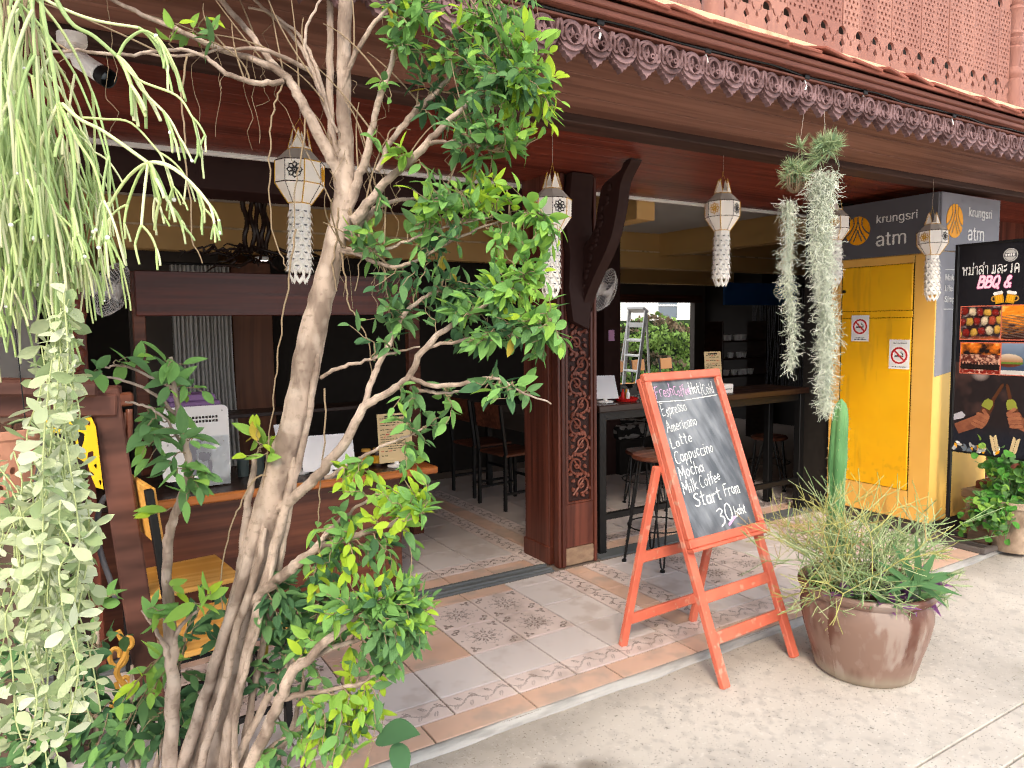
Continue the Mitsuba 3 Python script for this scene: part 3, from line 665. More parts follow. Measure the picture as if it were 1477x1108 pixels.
# ================================================================== hand lettering in strokes
# every letter is a few strokes in a box about 0.6 wide and 1 high (x height 0.55)
def A_(cx, cy, rx, ry, a0, a1, n=12): return arc(cx, cy, rx, ry, a0, a1, n)
GLYPH = {
 'E': (.55, [[(.5, 1), (.05, .97), (.03, .5), (.05, .02), (.52, .04)], [(.04, .52), (.42, .54)]]),
 'F': (.55, [[(.55, .98), (.06, .95), (.04, 0)], [(.05, .52), (.42, .56)]]),
 'A': (.62, [[(.0, 0), (.3, 1), (.58, 0)], [(.12, .36), (.5, .38)]]),
 'L': (.5, [[(.06, 1), (.05, .03), (.5, .05)]]),
 'C': (.58, [A_(.34, .5, .32, .5, 55, 300)]),
 'M': (.75, [[(.02, 0), (.08, .95), (.36, .3), (.62, 1), (.7, 0)]]),
 'S': (.58, [smooth_path([(.52, .9), (.3, 1), (.06, .8), (.25, .56), (.5, .4), (.46, .08), (.2, 0), (.0, .12)], 5)]),
 'H': (.6, [[(.05, 1), (.04, 0)], [(.52, 1), (.5, 0)], [(.05, .5), (.52, .52)]]),
 'a': (.48, [A_(.22, .26, .2, .27, 40, 350), [(.42, .52), (.41, .1), (.47, .0)]]),
 'b': (.46, [[(.05, 1), (.05, .02)], A_(.22, .26, .19, .26, 150, -150)]),
 'c': (.42, [A_(.24, .27, .2, .27, 50, 310)]),
 'd': (.46, [A_(.2, .26, .18, .26, 30, 330), [(.4, 1), (.39, 0)]]),
 'e': (.45, [[(.04, .28)] + A_(.22, .28, .19, .26, 0, 310)]),
 'f': (.36, [smooth_path([(.36, .95), (.22, 1), (.15, .8), (.14, 0)], 4), [(.0, .54), (.32, .56)]]),
 'h': (.46, [[(.05, 1), (.05, 0)], smooth_path([(.05, .38), (.2, .55), (.38, .45), (.4, 0)], 4)]),
 'i': (.18, [[(.08, .55), (.08, 0)], [(.08, .72), (.10, .76)]]),
 'k': (.42, [[(.05, 1), (.05, 0)], [(.38, .55), (.06, .24), (.4, 0)]]),
 'l': (.18, [[(.08, 1), (.08, 0)]]),
 'm': (.68, [[(.05, .55), (.05, 0)], smooth_path([(.05, .4), (.18, .56), (.32, .45), (.33, 0)], 4), smooth_path([(.33, .4), (.46, .56), (.6, .45), (.61, 0)], 4)]),
 'n': (.46, [[(.05, .55), (.05, 0)], smooth_path([(.05, .4), (.2, .56), (.38, .45), (.39, 0)], 4)]),
 'o': (.46, [A_(.22, .27, .2, .27, 80, 440)]),
 'p': (.46, [[(.05, .55), (.05, -.38)], A_(.22, .27, .19, .26, 150, -150)]),
 'r': (.36, [[(.05, .55), (.05, 0)], smooth_path([(.05, .36), (.18, .54), (.34, .5)], 4)]),
 's': (.38, [smooth_path([(.34, .5), (.18, .56), (.06, .42), (.2, .28), (.33, .14), (.2, 0), (.03, .06)], 4)]),
 't': (.36, [[(.16, .86), (.15, .08), (.3, .02)], [(.0, .58), (.34, .6)]]),
 'u': (.46, [smooth_path([(.05, .55), (.06, .12), (.22, 0), (.38, .14)], 4), [(.39, .55), (.4, 0)]]),
 '&': (.62, [smooth_path([(.6, 0), (.2, .62), (.3, .95), (.46, .8), (.1, .4), (.1, .08), (.35, 0), (.56, .3)], 4)]),
 '/': (.36, [[(.0, -.1), (.32, 1.05)]]),
 '3': (.52, [smooth_path([(.02, .92), (.3, 1), (.45, .8), (.2, .56), (.46, .4), (.42, .08), (.1, -.12)], 5)]),
 '0': (.56, [A_(.27, .5, .25, .5, 80, 440, 18)]),
 'B': (.56, [[(.06, 0), (.06, 1)], smooth_path([(.06, 1), (.45, .95), (.42, .6), (.08, .54)], 4), smooth_path([(.08, .54), (.55, .45), (.5, .05), (.06, 0)], 4)]),
 'Q': (.62, [A_(.29, .5, .27, .5, 80, 440, 16), [(.36, .25), (.6, -.08)]]),
}
# the seven signs of the banner's headline (upper row of a Thai line)
LOOP = lambda x, y, r=.09: A_(x, y, r, r, 0, 360, 9)
THAI = {
 'ho': (.78, [LOOP(.12, .86), [(.2, .84), (.2, 0)], smooth_path([(.2, .40), (.36, .62), (.5, .6), (.56, .4), (.56, 0)], 3), LOOP(.60, .82), smooth_path([(.53, .74), (.42, .62), (.5, .58)], 3)]),
 'mo': (.74, [LOOP(.12, .88), [(.2, .86), (.2, .12)], LOOP(.13, .1), [(.22, .1), (.6, .0), (.6, .98)]]),
 'mai': (.0, [[(-.16, 1.42), (-.16, 1.14)]]),
 'aa': (.50, [smooth_path([(.06, .78), (.12, .96), (.3, .98), (.36, .8), (.36, 0)], 4)]),
 'lo': (.74, [LOOP(.14, .12), smooth_path([(.06, .16), (.05, .5), (.3, .62), (.42, .42), (.42, .3)], 3), [(.6, 0), (.6, .7)], smooth_path([(.6, .7), (.5, .98), (.2, .98), (.08, .84)], 3)]),
 'ae': (.66, [LOOP(.1, .1), [(.18, .1), (.18, 1)], LOOP(.38, .1), [(.46, .1), (.46, 1)]]),
 'a': (.42, [LOOP(.1, .78, .07), smooth_path([(.16, .84), (.3, .8), (.34, .95)], 3), LOOP(.1, .28, .07), smooth_path([(.16, .34), (.3, .3), (.34, .45)], 3)]),
 'e': (.40, [LOOP(.1, .1), [(.18, .1), (.18, 1)]]),
 'kho': (.70, [[(.1, 0), (.1, .7)], smooth_path([(.1, .7), (.2, .98), (.48, .98), (.58, .7), (.58, 0)], 4), LOOP(.34, .5), smooth_path([(.26, .46), (.16, .3), (.12, .1)], 3)]),
}
def strokes(seq, h, r, glyphs=GLYPH, slant=0.0, gap=.10, wob=0.0, seed=1, rise=0.0):
    rg = np.random.default_rng(seed); x = 0; shapes = []
    for ch in seq:
        if ch == ' ': x += .34; continue
        w, st = glyphs[ch]; dy = rg.normal(0, wob); sc = 1 + rg.normal(0, wob)
        for s in st:
            q = np.array([(x + px * sc, py * sc + dy + rise * x) for px, py in s]); q[:, 0] += slant * q[:, 1]
            shapes.append(LineString(q * h).buffer(r * rg.uniform(.85, 1.15), quad_segs=2))
        x += w * sc + (gap if w else 0)
    return unary_union(shapes), x * h

# ================================================================== chalkboard easel
EZ = thing('chalkboard_easel', 'orange wooden easel holding a handwritten chalkboard coffee menu', 'easel')
pFL, pFR = np.array((2.310, 2.048, -.028)), np.array((2.800, 2.072, -.028))
xd = nrm(pFR - pFL)
lean = nrm(np.array((0, .514, 1.31))); lean = nrm(lean - xd * np.dot(lean, xd)); nf = np.cross(xd, lean)      # nf faces the street
def front_leg(p): return bar(p, p + lean * 1.395, .045, .028, xd, .003)
for p in (pFL, pFR): put('front_leg', front_leg(p), 'm_easel', EZ)
W = np.linalg.norm(pFR - pFL)
for s, wd in ((.20, .05), (.375, .05)): put('front_rung', bar(pFL + lean * s + xd * .023, pFR + lean * s - xd * .023, .018, wd, nf, .003), 'm_easel', EZ)
# board and its frame
b0 = pFL + lean * .592 - xd * .022 + nf * .020
BW, BH, FW = W + .044, .818, .040
FRM = lambda m: tf(m, frame_m(b0, xd, lean, nf))
put('board', FRM(bx2((FW - .005, FW - .005, -.004), (BW - FW + .005, BH - FW + .005, .004), 0)), 'm_board', EZ, label='smeared slate grey chalkboard')
puts('board_frame', ([FRM(q) for q in (bx2((0, 0, -.006), (BW, FW, .026), .004), bx2((0, BH - FW, -.006), (BW, BH, .026), .004), bx2((0, FW + .0005, -.006), (FW, BH - FW - .0005, .025), .004), bx2((BW - FW, FW + .0005, -.006), (BW, BH - FW - .0005, .025), .004))]), 'm_easel', EZ)
put('chalk_ledge', FRM(bx2((-.002, -.016, -.004), (BW + .002, -.0005, .040), .003)), 'm_easel', EZ)
iw, ih = BW - 2 * FW, BH - 2 * FW
def chalk(s, x, y, h, m='m_chalk', r=.0034, rise=0.02, seed=1, fit=None):
    r = r * .62; g, wd = strokes(s, 1.0, r / h, wob=.055, seed=seed, gap=.11)
    sxx = (fit / wd) if fit else h
    g = affinity.affine_transform(g, [sxx, 0, rise * sxx, h, 0, 0])
    put('chalk_writing', FRM(mv(ext(g.simplify(.0004), .0006), FW + x, FW + y, .0042)), m, EZ)
top = ih
chalk('Fresh', .022, top - .085, .062, 'm_chalk_pink', .0030, .10, 2, .125)
chalk('Coffee', .150, top - .080, .052, 'm_chalk_pink', .0028, .06, 3, .115)
chalk('Hot', .258, top - .075, .058, 'm_chalk', .0042, .06, 4, .075)
chalk('/', .336, top - .082, .060, 'm_chalk', .0034, 0, 4, .014)
chalk('Cold', .352, top - .082, .056, 'm_chalk', .0030, -.02, 5, .082)
put('chalk_writing', FRM(mv(ext(LineString([(.01, top - .098), (.20, top - .103), (iw - .01, top - .092)]).buffer(.0016), .0006), FW, FW, .0042)), 'm_chalk', EZ)
chalk('Espresso', .03, top - .172, .056, r=.0030, rise=.10, seed=6, fit=.175)
chalk('Americano', .034, top - .248, .056, r=.0030, rise=.10, seed=7, fit=.215)
chalk('Latte', .032, top - .322, .054, r=.0030, rise=.10, seed=8, fit=.155)
chalk('Cappuccino', .034, top - .398, .058, r=.0036, rise=.12, seed=9, fit=.275)
chalk('Mocha', .032, top - .468, .060, r=.0040, rise=.10, seed=10, fit=.175)
chalk('Milk', .030, top - .540, .054, r=.0036, rise=.10, seed=11, fit=.105)
chalk('Coffee', .150, top - .528, .054, r=.0034, rise=.14, seed=12, fit=.150)
chalk('Start', .082, top - .612, .070, r=.0046, rise=.10, seed=13, fit=.190)
chalk('From', .295, top - .590, .062, r=.0042, rise=.08, seed=14, fit=.115)
chalk('30', .205, top - .704, .076, r=.0050, rise=.10, seed=15, fit=.115)
chalk('baht', .325, top - .688, .048, r=.0036, rise=.06, seed=16, fit=.085)
put('chalk_smear', FRM(mv(ext(LineString([(0, 0), (.035, .022), (.05, .026)]).buffer(.007), .0004), FW + .268, FW + .022, .0042)), 'm_chalk_pink', EZ, label='pink chalk smear near the lower corner')
# rear legs
for fp, bp in ((pFL, np.array((2.172, 2.555, 0))), (pFR, np.array((2.655, 2.575, 0)))):
    hp = fp + lean * .98 - nf * .014 + (xd * -.034 if fp is pFL else xd * -.034)
    put('rear_leg', bar(bp + (0, 0, .002), hp, .040, .026, (1, 0, 0), .003), 'm_easel', EZ)
def on_rear(t): 
    A, B = np.array((2.172, 2.555, 0)), pFL + lean * .98 - nf * .014 - xd * .034
    C_, D = np.array((2.655, 2.575, 0)), pFR + lean * .98 - nf * .014 - xd * .034
    return A + (B - A) * t, C_ + (D - C_) * t
for t in (.15, .50):
    a, b = on_rear(t); put('rear_rung', bar(a + (.02, 0, 0), b - (.02, 0, 0), .018, .05, (0, 1, 0), .003), 'm_easel', EZ)

# ================================================================== big glazed pot with its plants
PC = np.array((2.970, 1.837, -.028)); POTC = PC + np.array((0, 0, .040))
POT = thing('big_plant_pot', 'large round brown glazed pot with pale worn streaks on the pavement', 'plant pot')
pr_ = [(0.0, .004), (.195, .0), (.212, .012), (.216, .03), (.222, .05), (.238, .10), (.262, .17), (.277, .235), (.279, .275), (.268, .308), (.262, .318), (.276, .326), (.290, .338), (.292, .350), (.284, .360), (.268, .360), (.256, .352), (.250, .335), (.255, .30), (.25, .28)]
pr_ = [(a * .975, b * 1.12) for a, b in pr_]
put('body', mv(lathe(pr_, 64), *PC), 'm_big_pot', POT, smooth=40)
put('soil', mv(lathe([(0, .315), (.15, .312), (.246, .300)], 40), *POTC), "m_soil", POT, smooth=True)

# ================================================================== lanterns
def lantern_parts():
    R, n = .090, 8; off = PI / 8
    ring = lambda r, z: np.array([(r * math.cos(off + k * PI / 4), r * math.sin(off + k * PI / 4), z) for k in range(8)])
    def band(r0, z0, r1, z1):
        a, b = ring(r0, z0), ring(r1, z1); v = np.vstack([a, b]); f = []
        for k in range(8): j = (k + 1) % 8; f += [[k, j, 8 + j], [k, 8 + j, 8 + k]]
        return trimesh.Trimesh(v, f, process=False)
    z = dict(a=-.118, b=-.165, c=-.245, d=-.315)
    cap_ = band(R, z['b'], .044, z['a'])
    body = cat([band(R, z['c'], R, z['b']), band(.042, z['d'], R, z['c'])])
    trim, dark = [], []
    for (r0, z0, r1, z1) in ((R, z['b'], R, z['c']), (R, z['c'], .042, z['d'])):
        a, b = ring(r0 + .001, z0), ring(r1 + .001, z1)
        for k in range(8): (trim if k % 2 else dark).append(tube([a[k], b[k]], .0021 if k % 2 else .0013, 4))
    for r, zz in ((R + .001, z['b']), (R + .001, z['c']), (.043, z['d']), (.045, z['a'])):
        q = ring(r, zz)
        for k in range(8): (trim if (k in (5,) or r < .06) else dark).append(tube([q[k], q[(k + 1) % 8]], .0018, 4))
    crown = [band(.042, z['a'], .040, z['a'] + .010)]
    for k in range(8):
        if k % 2: continue
        a = off + k * PI / 4 + PI / 8; d = np.array((math.cos(a), math.sin(a), 0)); w = np.array((-d[1], d[0], 0)) * .022
        o = d * .038 + (0, 0, z['a'] + .004)
        v = np.array([o - w, o + w, o - d * .012 + (0, 0, 0.072)]); v2 = v - d * .0012
        crown.append(trimesh.Trimesh(np.vstack([v, v2]), [[0, 1, 2], [5, 4, 3], [0, 3, 4], [0, 4, 1], [1, 4, 5], [1, 5, 2], [2, 5, 3], [2, 3, 0]], process=False))
        for q in (-1, 1): trim.append(tube([o + w * q + d * .001, o - d * .011 + (0, 0, .073)], .0014, 4))
    ros = []
    petals = unary_union([affinity.rotate(affinity.scale(Point(0, .021).buffer(.013, quad_segs=3), .75, 1), q, origin=(0, 0)).exterior.buffer(.0022) for q in range(0, 360, 45)] + [Point(0, 0).buffer(.012).exterior.buffer(.0026), Point(0, 0).buffer(.004)] + [Polygon([(0, .040), (.005, .031), (-.005, .031)]).buffer(.001)] + [affinity.rotate(Polygon([(0, .040), (.005, .031), (-.005, .031)]), q, origin=(0, 0)) for q in range(0, 360, 45)])
    rm = ext(affinity.scale(petals, .78, .78, origin=(0, 0)).simplify(.0005), .0016)
    for k in range(8):
        a = k * PI / 4; d = np.array((math.cos(a), math.sin(a), 0))
        if k % 2 == 0: continue
        ros.append((k, tf(rm, frame_m(d * (R * math.cos(PI / 8) + .0003) + (0, 0, (z['b'] + z['c']) / 2), (-d[1], d[0], 0), (0, 0, 1), d))))
    # tail: a sleeve of cut paper with rows of little pointed flaps and looped ends
    tail = [band(.044, z['d'] - .245, .039, z['d'])]
    flap = np.array([(-.010, 0, 0), (.010, 0, 0), (.0, -.020, .010)])
    dk = []
    for i in range(9):
        zz = z['d'] - .030 - i * .0255; rr = (.039 + .005 * i / 9)
        for k in range(8):
            a = k * PI / 4 + (PI / 8 if i % 2 else 0); d = np.array((math.cos(a), math.sin(a), 0)); w = np.array((-d[1], d[0], 0))
            o = d * (rr - .001 if not i % 2 else rr * .97) + (0, 0, zz); sp = .010 + .002 * ((i * 3 + k) % 3)
            v = np.array([o - w * .014, o + w * .014, o + d * sp + (0, 0, -.022)])
            tail.append(trimesh.Trimesh(np.vstack([v, v - (0, 0, .0012)]), [[0, 1, 2], [5, 4, 3], [0, 3, 4], [0, 4, 1], [1, 4, 5], [1, 5, 2], [2, 5, 3], [2, 3, 0]], process=False))
            v2 = np.array([o + d * .0014 - w * .008 + (0, 0, .003), o + d * .0014 + w * .008 + (0, 0, .003), o + d * .0014 + (0, 0, -.010)])
            dk.append(trimesh.Trimesh(v2, [[0, 1, 2]], process=False))
    loop = Polygon([(-.017, 0), (-.019, -.025), (-.012, -.046), (0, -.062), (.012, -.046), (.019, -.025), (.017, 0)]).difference(Polygon([(-.008, -.012), (-.010, -.026), (0, -.044), (.010, -.026), (.008, -.012), (0, -.020)]))
    lm = ext(loop, .0014)
    for k in range(8):
        a = k * PI / 4 + .2; d = np.array((math.cos(a), math.sin(a), 0)); q = nrm(np.array((d[0] * .25, d[1] * .25, 1)))
        tail.append(tf(lm, frame_m(d * .041 + (0, 0, z['d'] - .240), (-d[1], d[0], 0), q, np.cross((-d[1], d[0], 0), q))))
    cord = [tube([(.03, 0, -.05), (0, 0, .0)], .0008, 3), tube([(-.03, 0, -.05), (0, 0, .0)], .0008, 3)]
    return cap_, body, cat(trim), cat(dark), cat(crown), ros, cat(tail), cat(dk), cat(cord)
lp_ = lantern_parts()
Lp = dict(cap=mikit.ply(lp_[0], 'm_lantern_grey'), body=mikit.ply(lp_[1], 'm_lantern'), gold_trim=mikit.ply(lp_[2], 'm_gold'), dark_trim=mikit.ply(lp_[3], 'm_wood_recess'), crown=mikit.ply(lp_[4], 'm_lantern'), tail=mikit.ply(lp_[6], 'm_tail'), tail_slit=mikit.ply(lp_[7], 'm_atm_grey'), cord=mikit.ply(lp_[8], 'm_cord'))
Lros = [(k, mikit.ply(m, 'm_ink' if k in (5, 1) else 'm_gold')) for k, m in lp_[5]]
def lantern(x, y, top, rz, label):
    t = thing('paper_lantern', label, 'lantern', 'white paper lanterns hung under the eave')
    M = at((x, y, top), rotz(rz)) @ trimesh.transformations.euler_matrix(*rng.normal(0, .028, 2), 0)
    for k, d in Lp.items(): put(k, d, None, t, to=M)
    for k, d in Lros: put('rosette', d, None, t, to=M)
    put('string', tube([(x, y, top), (x + .002, y, (top + 2.43) / 2), (x, y, 2.435)], .0011, 3), 'm_string', t)
p = oy(433, 178, 2.75); lantern(p[0], 2.75, p[2] + .02, .30, 'white paper lantern nearest the tree trunk, leftmost of the five')
p = oy(797, 245, 2.75); lantern(p[0], 2.75, p[2] + .03, .62, 'white paper lantern in front of the carved pillar')
p = oy(1043, 250, 2.75); lantern(p[0], 2.75, p[2] + .01, 1.02, 'white paper lantern hanging straight above the chalkboard easel')
p = oy(1206, 285, 3.05); lantern(p[0], 3.05, p[2] + .03, 1.3, 'white paper lantern half hidden behind the thick hanging moss')
p = oy(1345, 300, 2.60); lantern(p[0], 2.60, p[2] + .01, .72, 'white paper lantern in front of the corner of the bank machine booth')

# ================================================================== food banner on its stand
BN = thing('food_banner', 'tall dark printed barbecue banner on a black metal stand', 'banner')
BX, BY1, BY0, BZ0, BZ1 = 5.12, 2.572, 1.77, .640, 2.015
put('pole', bar((BX, 2.585, .03), (BX, 2.585, 2.03), .022, .022, (1, 0, 0), .003), 'm_black', BN)
put('pole', bar((BX, 1.755, .03), (BX, 1.755, 2.03), .022, .022, (1, 0, 0), .003), 'm_black', BN)
put('cross_bar', bar((BX, 1.755, 2.022), (BX, 2.585, 2.022), .016, .016, (1, 0, 0), .002), 'm_black', BN)
put('cross_bar', bar((BX, 1.755, .634), (BX, 2.585, .634), .012, .012, (1, 0, 0), .002), 'm_black', BN)
def base(yc):
    x0, x1, y0, y1 = 4.99, 5.30, yc - .19, yc + .19
    return cat([bx2((x0, y0, 0), (x1, y0 + .03, .035), .003), bx2((x0, y1 - .03, 0), (x1, y1, .035), .003), bx2((x0, y0 + .031, 0), (x0 + .03, y1 - .031, .034), .003), bx2((x1 - .03, y0 + .031, 0), (x1, y1 - .031, .034), .003), bx2((BX - .015, y0 + .031, 0), (BX + .015, y1 - .031, .032), .003)])
put('foot_frame', base(2.47), 'm_shell', BN, label='rusty rectangular steel foot of the banner stand')
def print_grid(y1, y0, z0, z1, nx, nz, fn, off):
    u, v = np.meshgrid(np.linspace(0, 1, nx), np.linspace(0, 1, nz)); u, v = u.ravel(), v.ravel()
    P = np.c_[np.full(len(u), BX - off), y1 + (y0 - y1) * u, z0 + (z1 - z0) * v]
    i, j = np.meshgrid(np.arange(nx - 1), np.arange(nz - 1)); a = (j * nx + i).ravel()
    f = np.vstack([np.c_[a, a + 1, a + nx + 1], np.c_[a, a + nx + 1, a + nx]])
    c = np.clip(fn(u, v), 0, 1)
    return (P, f), c
def H(s): return hx(s)
def lerp(a, b, t): t = np.clip(t, 0, 1)[:, None]; return a * (1 - t) + b * t
def N2(u, v, f, s=0, o=4): return meshkit.fbm(np.c_[u * f, v * f, np.full(len(u), s + .5)], o, s)
def wave(y): return BX + .006 * np.sin(y * 9) + .004 * np.sin(y * 23 + 1)
def bg(u, v):
    c = np.tile(H('#16151b'), (len(u), 1))
    lo = v < .44
    n = N2(u, v * 1.7, 4, 3)
    c2 = lerp(np.tile(H('#241c1d'), (len(u), 1)), np.tile(H('#6b4a42'), (len(u), 1)), (n - .45) * 3)
    c2 = lerp(c2, np.tile(H('#1b1d27'), (len(u), 1)), (0.16 - v + (n - .5) * .08) * 14)
    d = np.hypot((u - .20) / .075, (v - .385) / .038); c2 = lerp(c2, np.tile(H('#96857f'), (len(u), 1)), (1.0 - d) * 3 * .6)
    d = np.hypot((u - .86) / .075, (v - .36) / .05); c2 = lerp(c2, np.tile(H('#8d6a5a'), (len(u), 1)), (1.0 - d) * 2 * .4)
    return np.where(lo[:, None], c2, c)
m_, c_ = print_grid(BY1, BY0, BZ0, BZ1, 150, 260, bg, 0); put('printed_cloth', m_, 'm_print', BN, smooth=True, color=c_)
put('backing_cloth', bx2((BX + .002, BY0, BZ0), (BX + .004, BY1, BZ1), 0), 'm_black_matte', BN)
def kebab(u, v):
    u2 = u + (N2(u, v, 7, 51) - .5) * .10; v2 = v + (N2(u, v, 7, 53) - .5) * .10
    n = N2(u, v, 9, 11); c = lerp(np.tile(H('#3a2226'), (len(u), 1)), np.tile(H('#b9a3a2'), (len(u), 1)), (n - .5) * 4)
    for k, (y0, sl) in enumerate(((.82, -.12), (.55, .05), (.24, .14))):
        t = (v2 - (y0 + sl * (u2 - .5))) / .13; x = u2 * 5.2 + k * .37; cell = np.floor(x); fx = x - cell - .5
        r = (np.sin(cell * 12.9898 + k * 78.2) * 43758.5) % 1; d = np.abs(t) ** 2.6 + np.abs(fx * 2.05) ** 2.6
        cc = np.where((r < .36)[:, None], H('#7d1a12'), np.where((r < .58)[:, None], H('#c99a3e'), np.where((r < .82)[:, None], H('#a8452c'), H('#d9c2a0'))))
        sh = .35 + 1.25 * N2(u, v, 20, 5 + k) + .35 * t
        hl = np.clip((N2(u, v, 26, 15 + k) - .62) * 6, 0, 1)[:, None]
        cc = np.clip(cc * sh[:, None], 0, 1) * (1 - hl * .5) + hl * .45
        c = np.where((d < 1)[:, None], cc * np.clip(1.25 - d, .35, 1)[:, None], np.where(((np.abs(t) < 1.25) & (d < 2.2))[:, None], c * .45, c))
    return lerp(c, np.tile(H('#d0692a'), (len(u), 1)), (.10 - v + N2(u, v, 6, 9) * .2 - .1) * 5)
def grill(u, v):
    n = N2(u * .7, v * 1.8 - u * .3, 6, 21)
    c = lerp(np.tile(H('#3a1710'), (len(u), 1)), np.tile(H('#f08a1e'), (len(u), 1)), (n + v * .6 - .62) * 3)
    c = lerp(c, np.tile(H('#ffd873'), (len(u), 1)), (n + v * .5 - .98) * 5)
    bars = (np.sin((v * 1.1 + u * .25) * 70) > .15) & (v < .72) & (v > .05)
    return np.where(bars[:, None], c * .3 + H('#8b7a6c') * .35, c)
def coals(u, v):
    n = N2(u, v * .8, 5, 31); m = N2(u, v, 14, 33)
    c = lerp(np.tile(H('#1a0e0c'), (len(u), 1)), np.tile(H('#e5761c'), (len(u), 1)), (n - .48 + (v - .62) * .5) * 4)
    c = lerp(c, np.tile(H('#ffd77a'), (len(u), 1)), (n - .72 + (v - .7) * .5) * 6)
    mid = (v > .3) & (v < .62); c = np.where(mid[:, None], lerp(np.tile(H('#5a231a'), (len(u), 1)), np.tile(H('#d9a58a'), (len(u), 1)), (m - .42) * 5), c)
    bars = (np.sin((u + v * .25) * 75) > .3) & (v < .36) & (v > .13); c = np.where(bars[:, None], H('#201614'), c)
    return np.where((v < .13)[:, None], lerp(np.tile(H('#7a1d12'), (len(u), 1)), np.tile(H('#e8b4a0'), (len(u), 1)), (m - .5) * 6), c)
def burger(u, v):
    c = lerp(np.tile(H('#3b4a63'), (len(u), 1)), np.tile(H('#8898ad'), (len(u), 1)), v * 1.2 - .3)
    n = N2(u, v, 10, 41)
    d = np.hypot((u - .18) / .34, (v - .46) / .20); c = np.where((d < 1)[:, None], lerp(np.tile(H('#a8784f'), (len(u), 1)), np.tile(H('#d9c7b0'), (len(u), 1)), (v - .42) * 4), c)
    c = np.where(((d < 1.12) & (v < .40) & (v > .33))[:, None], H('#5d7a2c'), c)
    c = np.where(((d < 1.1) & (v < .335) & (v > .22))[:, None], lerp(np.tile(H('#3a1c14'), (len(u), 1)), np.tile(H('#7d3a22'), (len(u), 1)), n), c)
    return np.where((v < .14)[:, None], lerp(np.tile(H('#b9b2ad'), (len(u), 1)), np.tile(H('#dcd6d0'), (len(u), 1)), n), c)
ph = [(2.545, 2.302, 1.398, 1.612, kebab), (2.296, 2.05, 1.398, 1.614, grill), (2.538, 2.298, 1.172, 1.372, coals), (2.290, 2.05, 1.172, 1.374, burger)]
for i, (y1, y0, z0, z1, fn) in enumerate(ph):
    put('picture_border', bx2((BX - .0026, y0 - .006, z0 - .006), (BX - .0014, y1 + .006, z1 + .006), 0), 'm_easel', BN)
    m_, c_ = print_grid(y1, y0, z0, z1, 110, 100, fn, .0032)
    put('food_picture', m_, 'm_print', BN, smooth=True, color=c_, label=('printed picture of meat skewers', 'printed picture of a flaming grill', 'printed picture of glowing coals', 'printed picture of a burger')[i])
def bprint(name, poly, m, o, off=.0030, d=.0008): put(name, tf(ext(poly, d), at((BX - off, o[0], o[1]), NX)), m, BN)
g, wd = strokes(['ho', 'mo', 'mai', 'aa', 'lo', 'mai', 'aa', ' ', 'ae', 'lo', 'a', ' ', 'e', 'kho'], 1.0, .055, THAI, gap=.07)
g = affinity.scale(g, .345 / wd, .055, origin=(0, 0)); bprint('headline', g, 'm_white', (2.548, 1.822))
g, wd = strokes('BBQ &', 1.0, .11, slant=.25, wob=.02, gap=.16); s_ = .205 / wd
scene['m_neon'] = {'type': 'twosided', 'bsdf': {'type': 'principled', 'base_color': col('#f4d3e4'), 'roughness': .5}}
scene['m_neon_edge'] = {'type': 'twosided', 'bsdf': {'type': 'principled', 'base_color': col('#c2477f'), 'roughness': .5}}
bprint('headline_edge', affinity.scale(g.buffer(.045), s_, .070, origin=(0, 0)), 'm_neon_edge', (2.452, 1.735), .0022)
bprint('headline', affinity.scale(g, s_, .070, origin=(0, 0)), 'm_neon', (2.452, 1.735), .0034)
bprint('badge', Point(0, 0).buffer(.042), 'm_curtain', (2.262, 1.934), .0022)
bprint('badge_ring', Point(0, 0).buffer(.037).difference(Point(0, 0).buffer(.034)), 'm_atm_grey', (2.262, 1.934), .0031)
bprint('badge_band', sbox(-.036, -.011, .036, .011), 'm_atm_grey', (2.262, 1.934), .0030)
bprint('badge_bar', unary_union([sbox(-.028 + .014 * k, -.007, -.019 + .014 * k, .007) for k in range(4)]), 'm_white', (2.262, 1.934), .0040)
for dx, q in ((-.034, 10), (.034, -10)):
    bprint('beer_mug', affinity.rotate(sbox(-.026, -.035, .026, .03), q, origin=(0, 0)), 'm_gold', (2.285 - dx, 1.664), .0022)
    bprint('beer_mug_grip', affinity.rotate(Point(-.028 if dx < 0 else .028, 0).buffer(.016).exterior.buffer(.004), q, origin=(0, 0)), 'm_gold_dull', (2.285 - dx, 1.664), .0020)
    bprint('beer_foam', affinity.rotate(unary_union([Point(-.018 + .012 * k, .032).buffer(.011) for k in range(4)]), q, origin=(0, 0)), 'm_white', (2.285 - dx, 1.664), .0032)
    bprint('mug_panel', affinity.rotate(unary_union([sbox(-.018 + .013 * k, -.026, -.010 + .013 * k, .016) for k in range(3)]), q, origin=(0, 0)), 'm_orange', (2.285 - dx, 1.664), .0032)
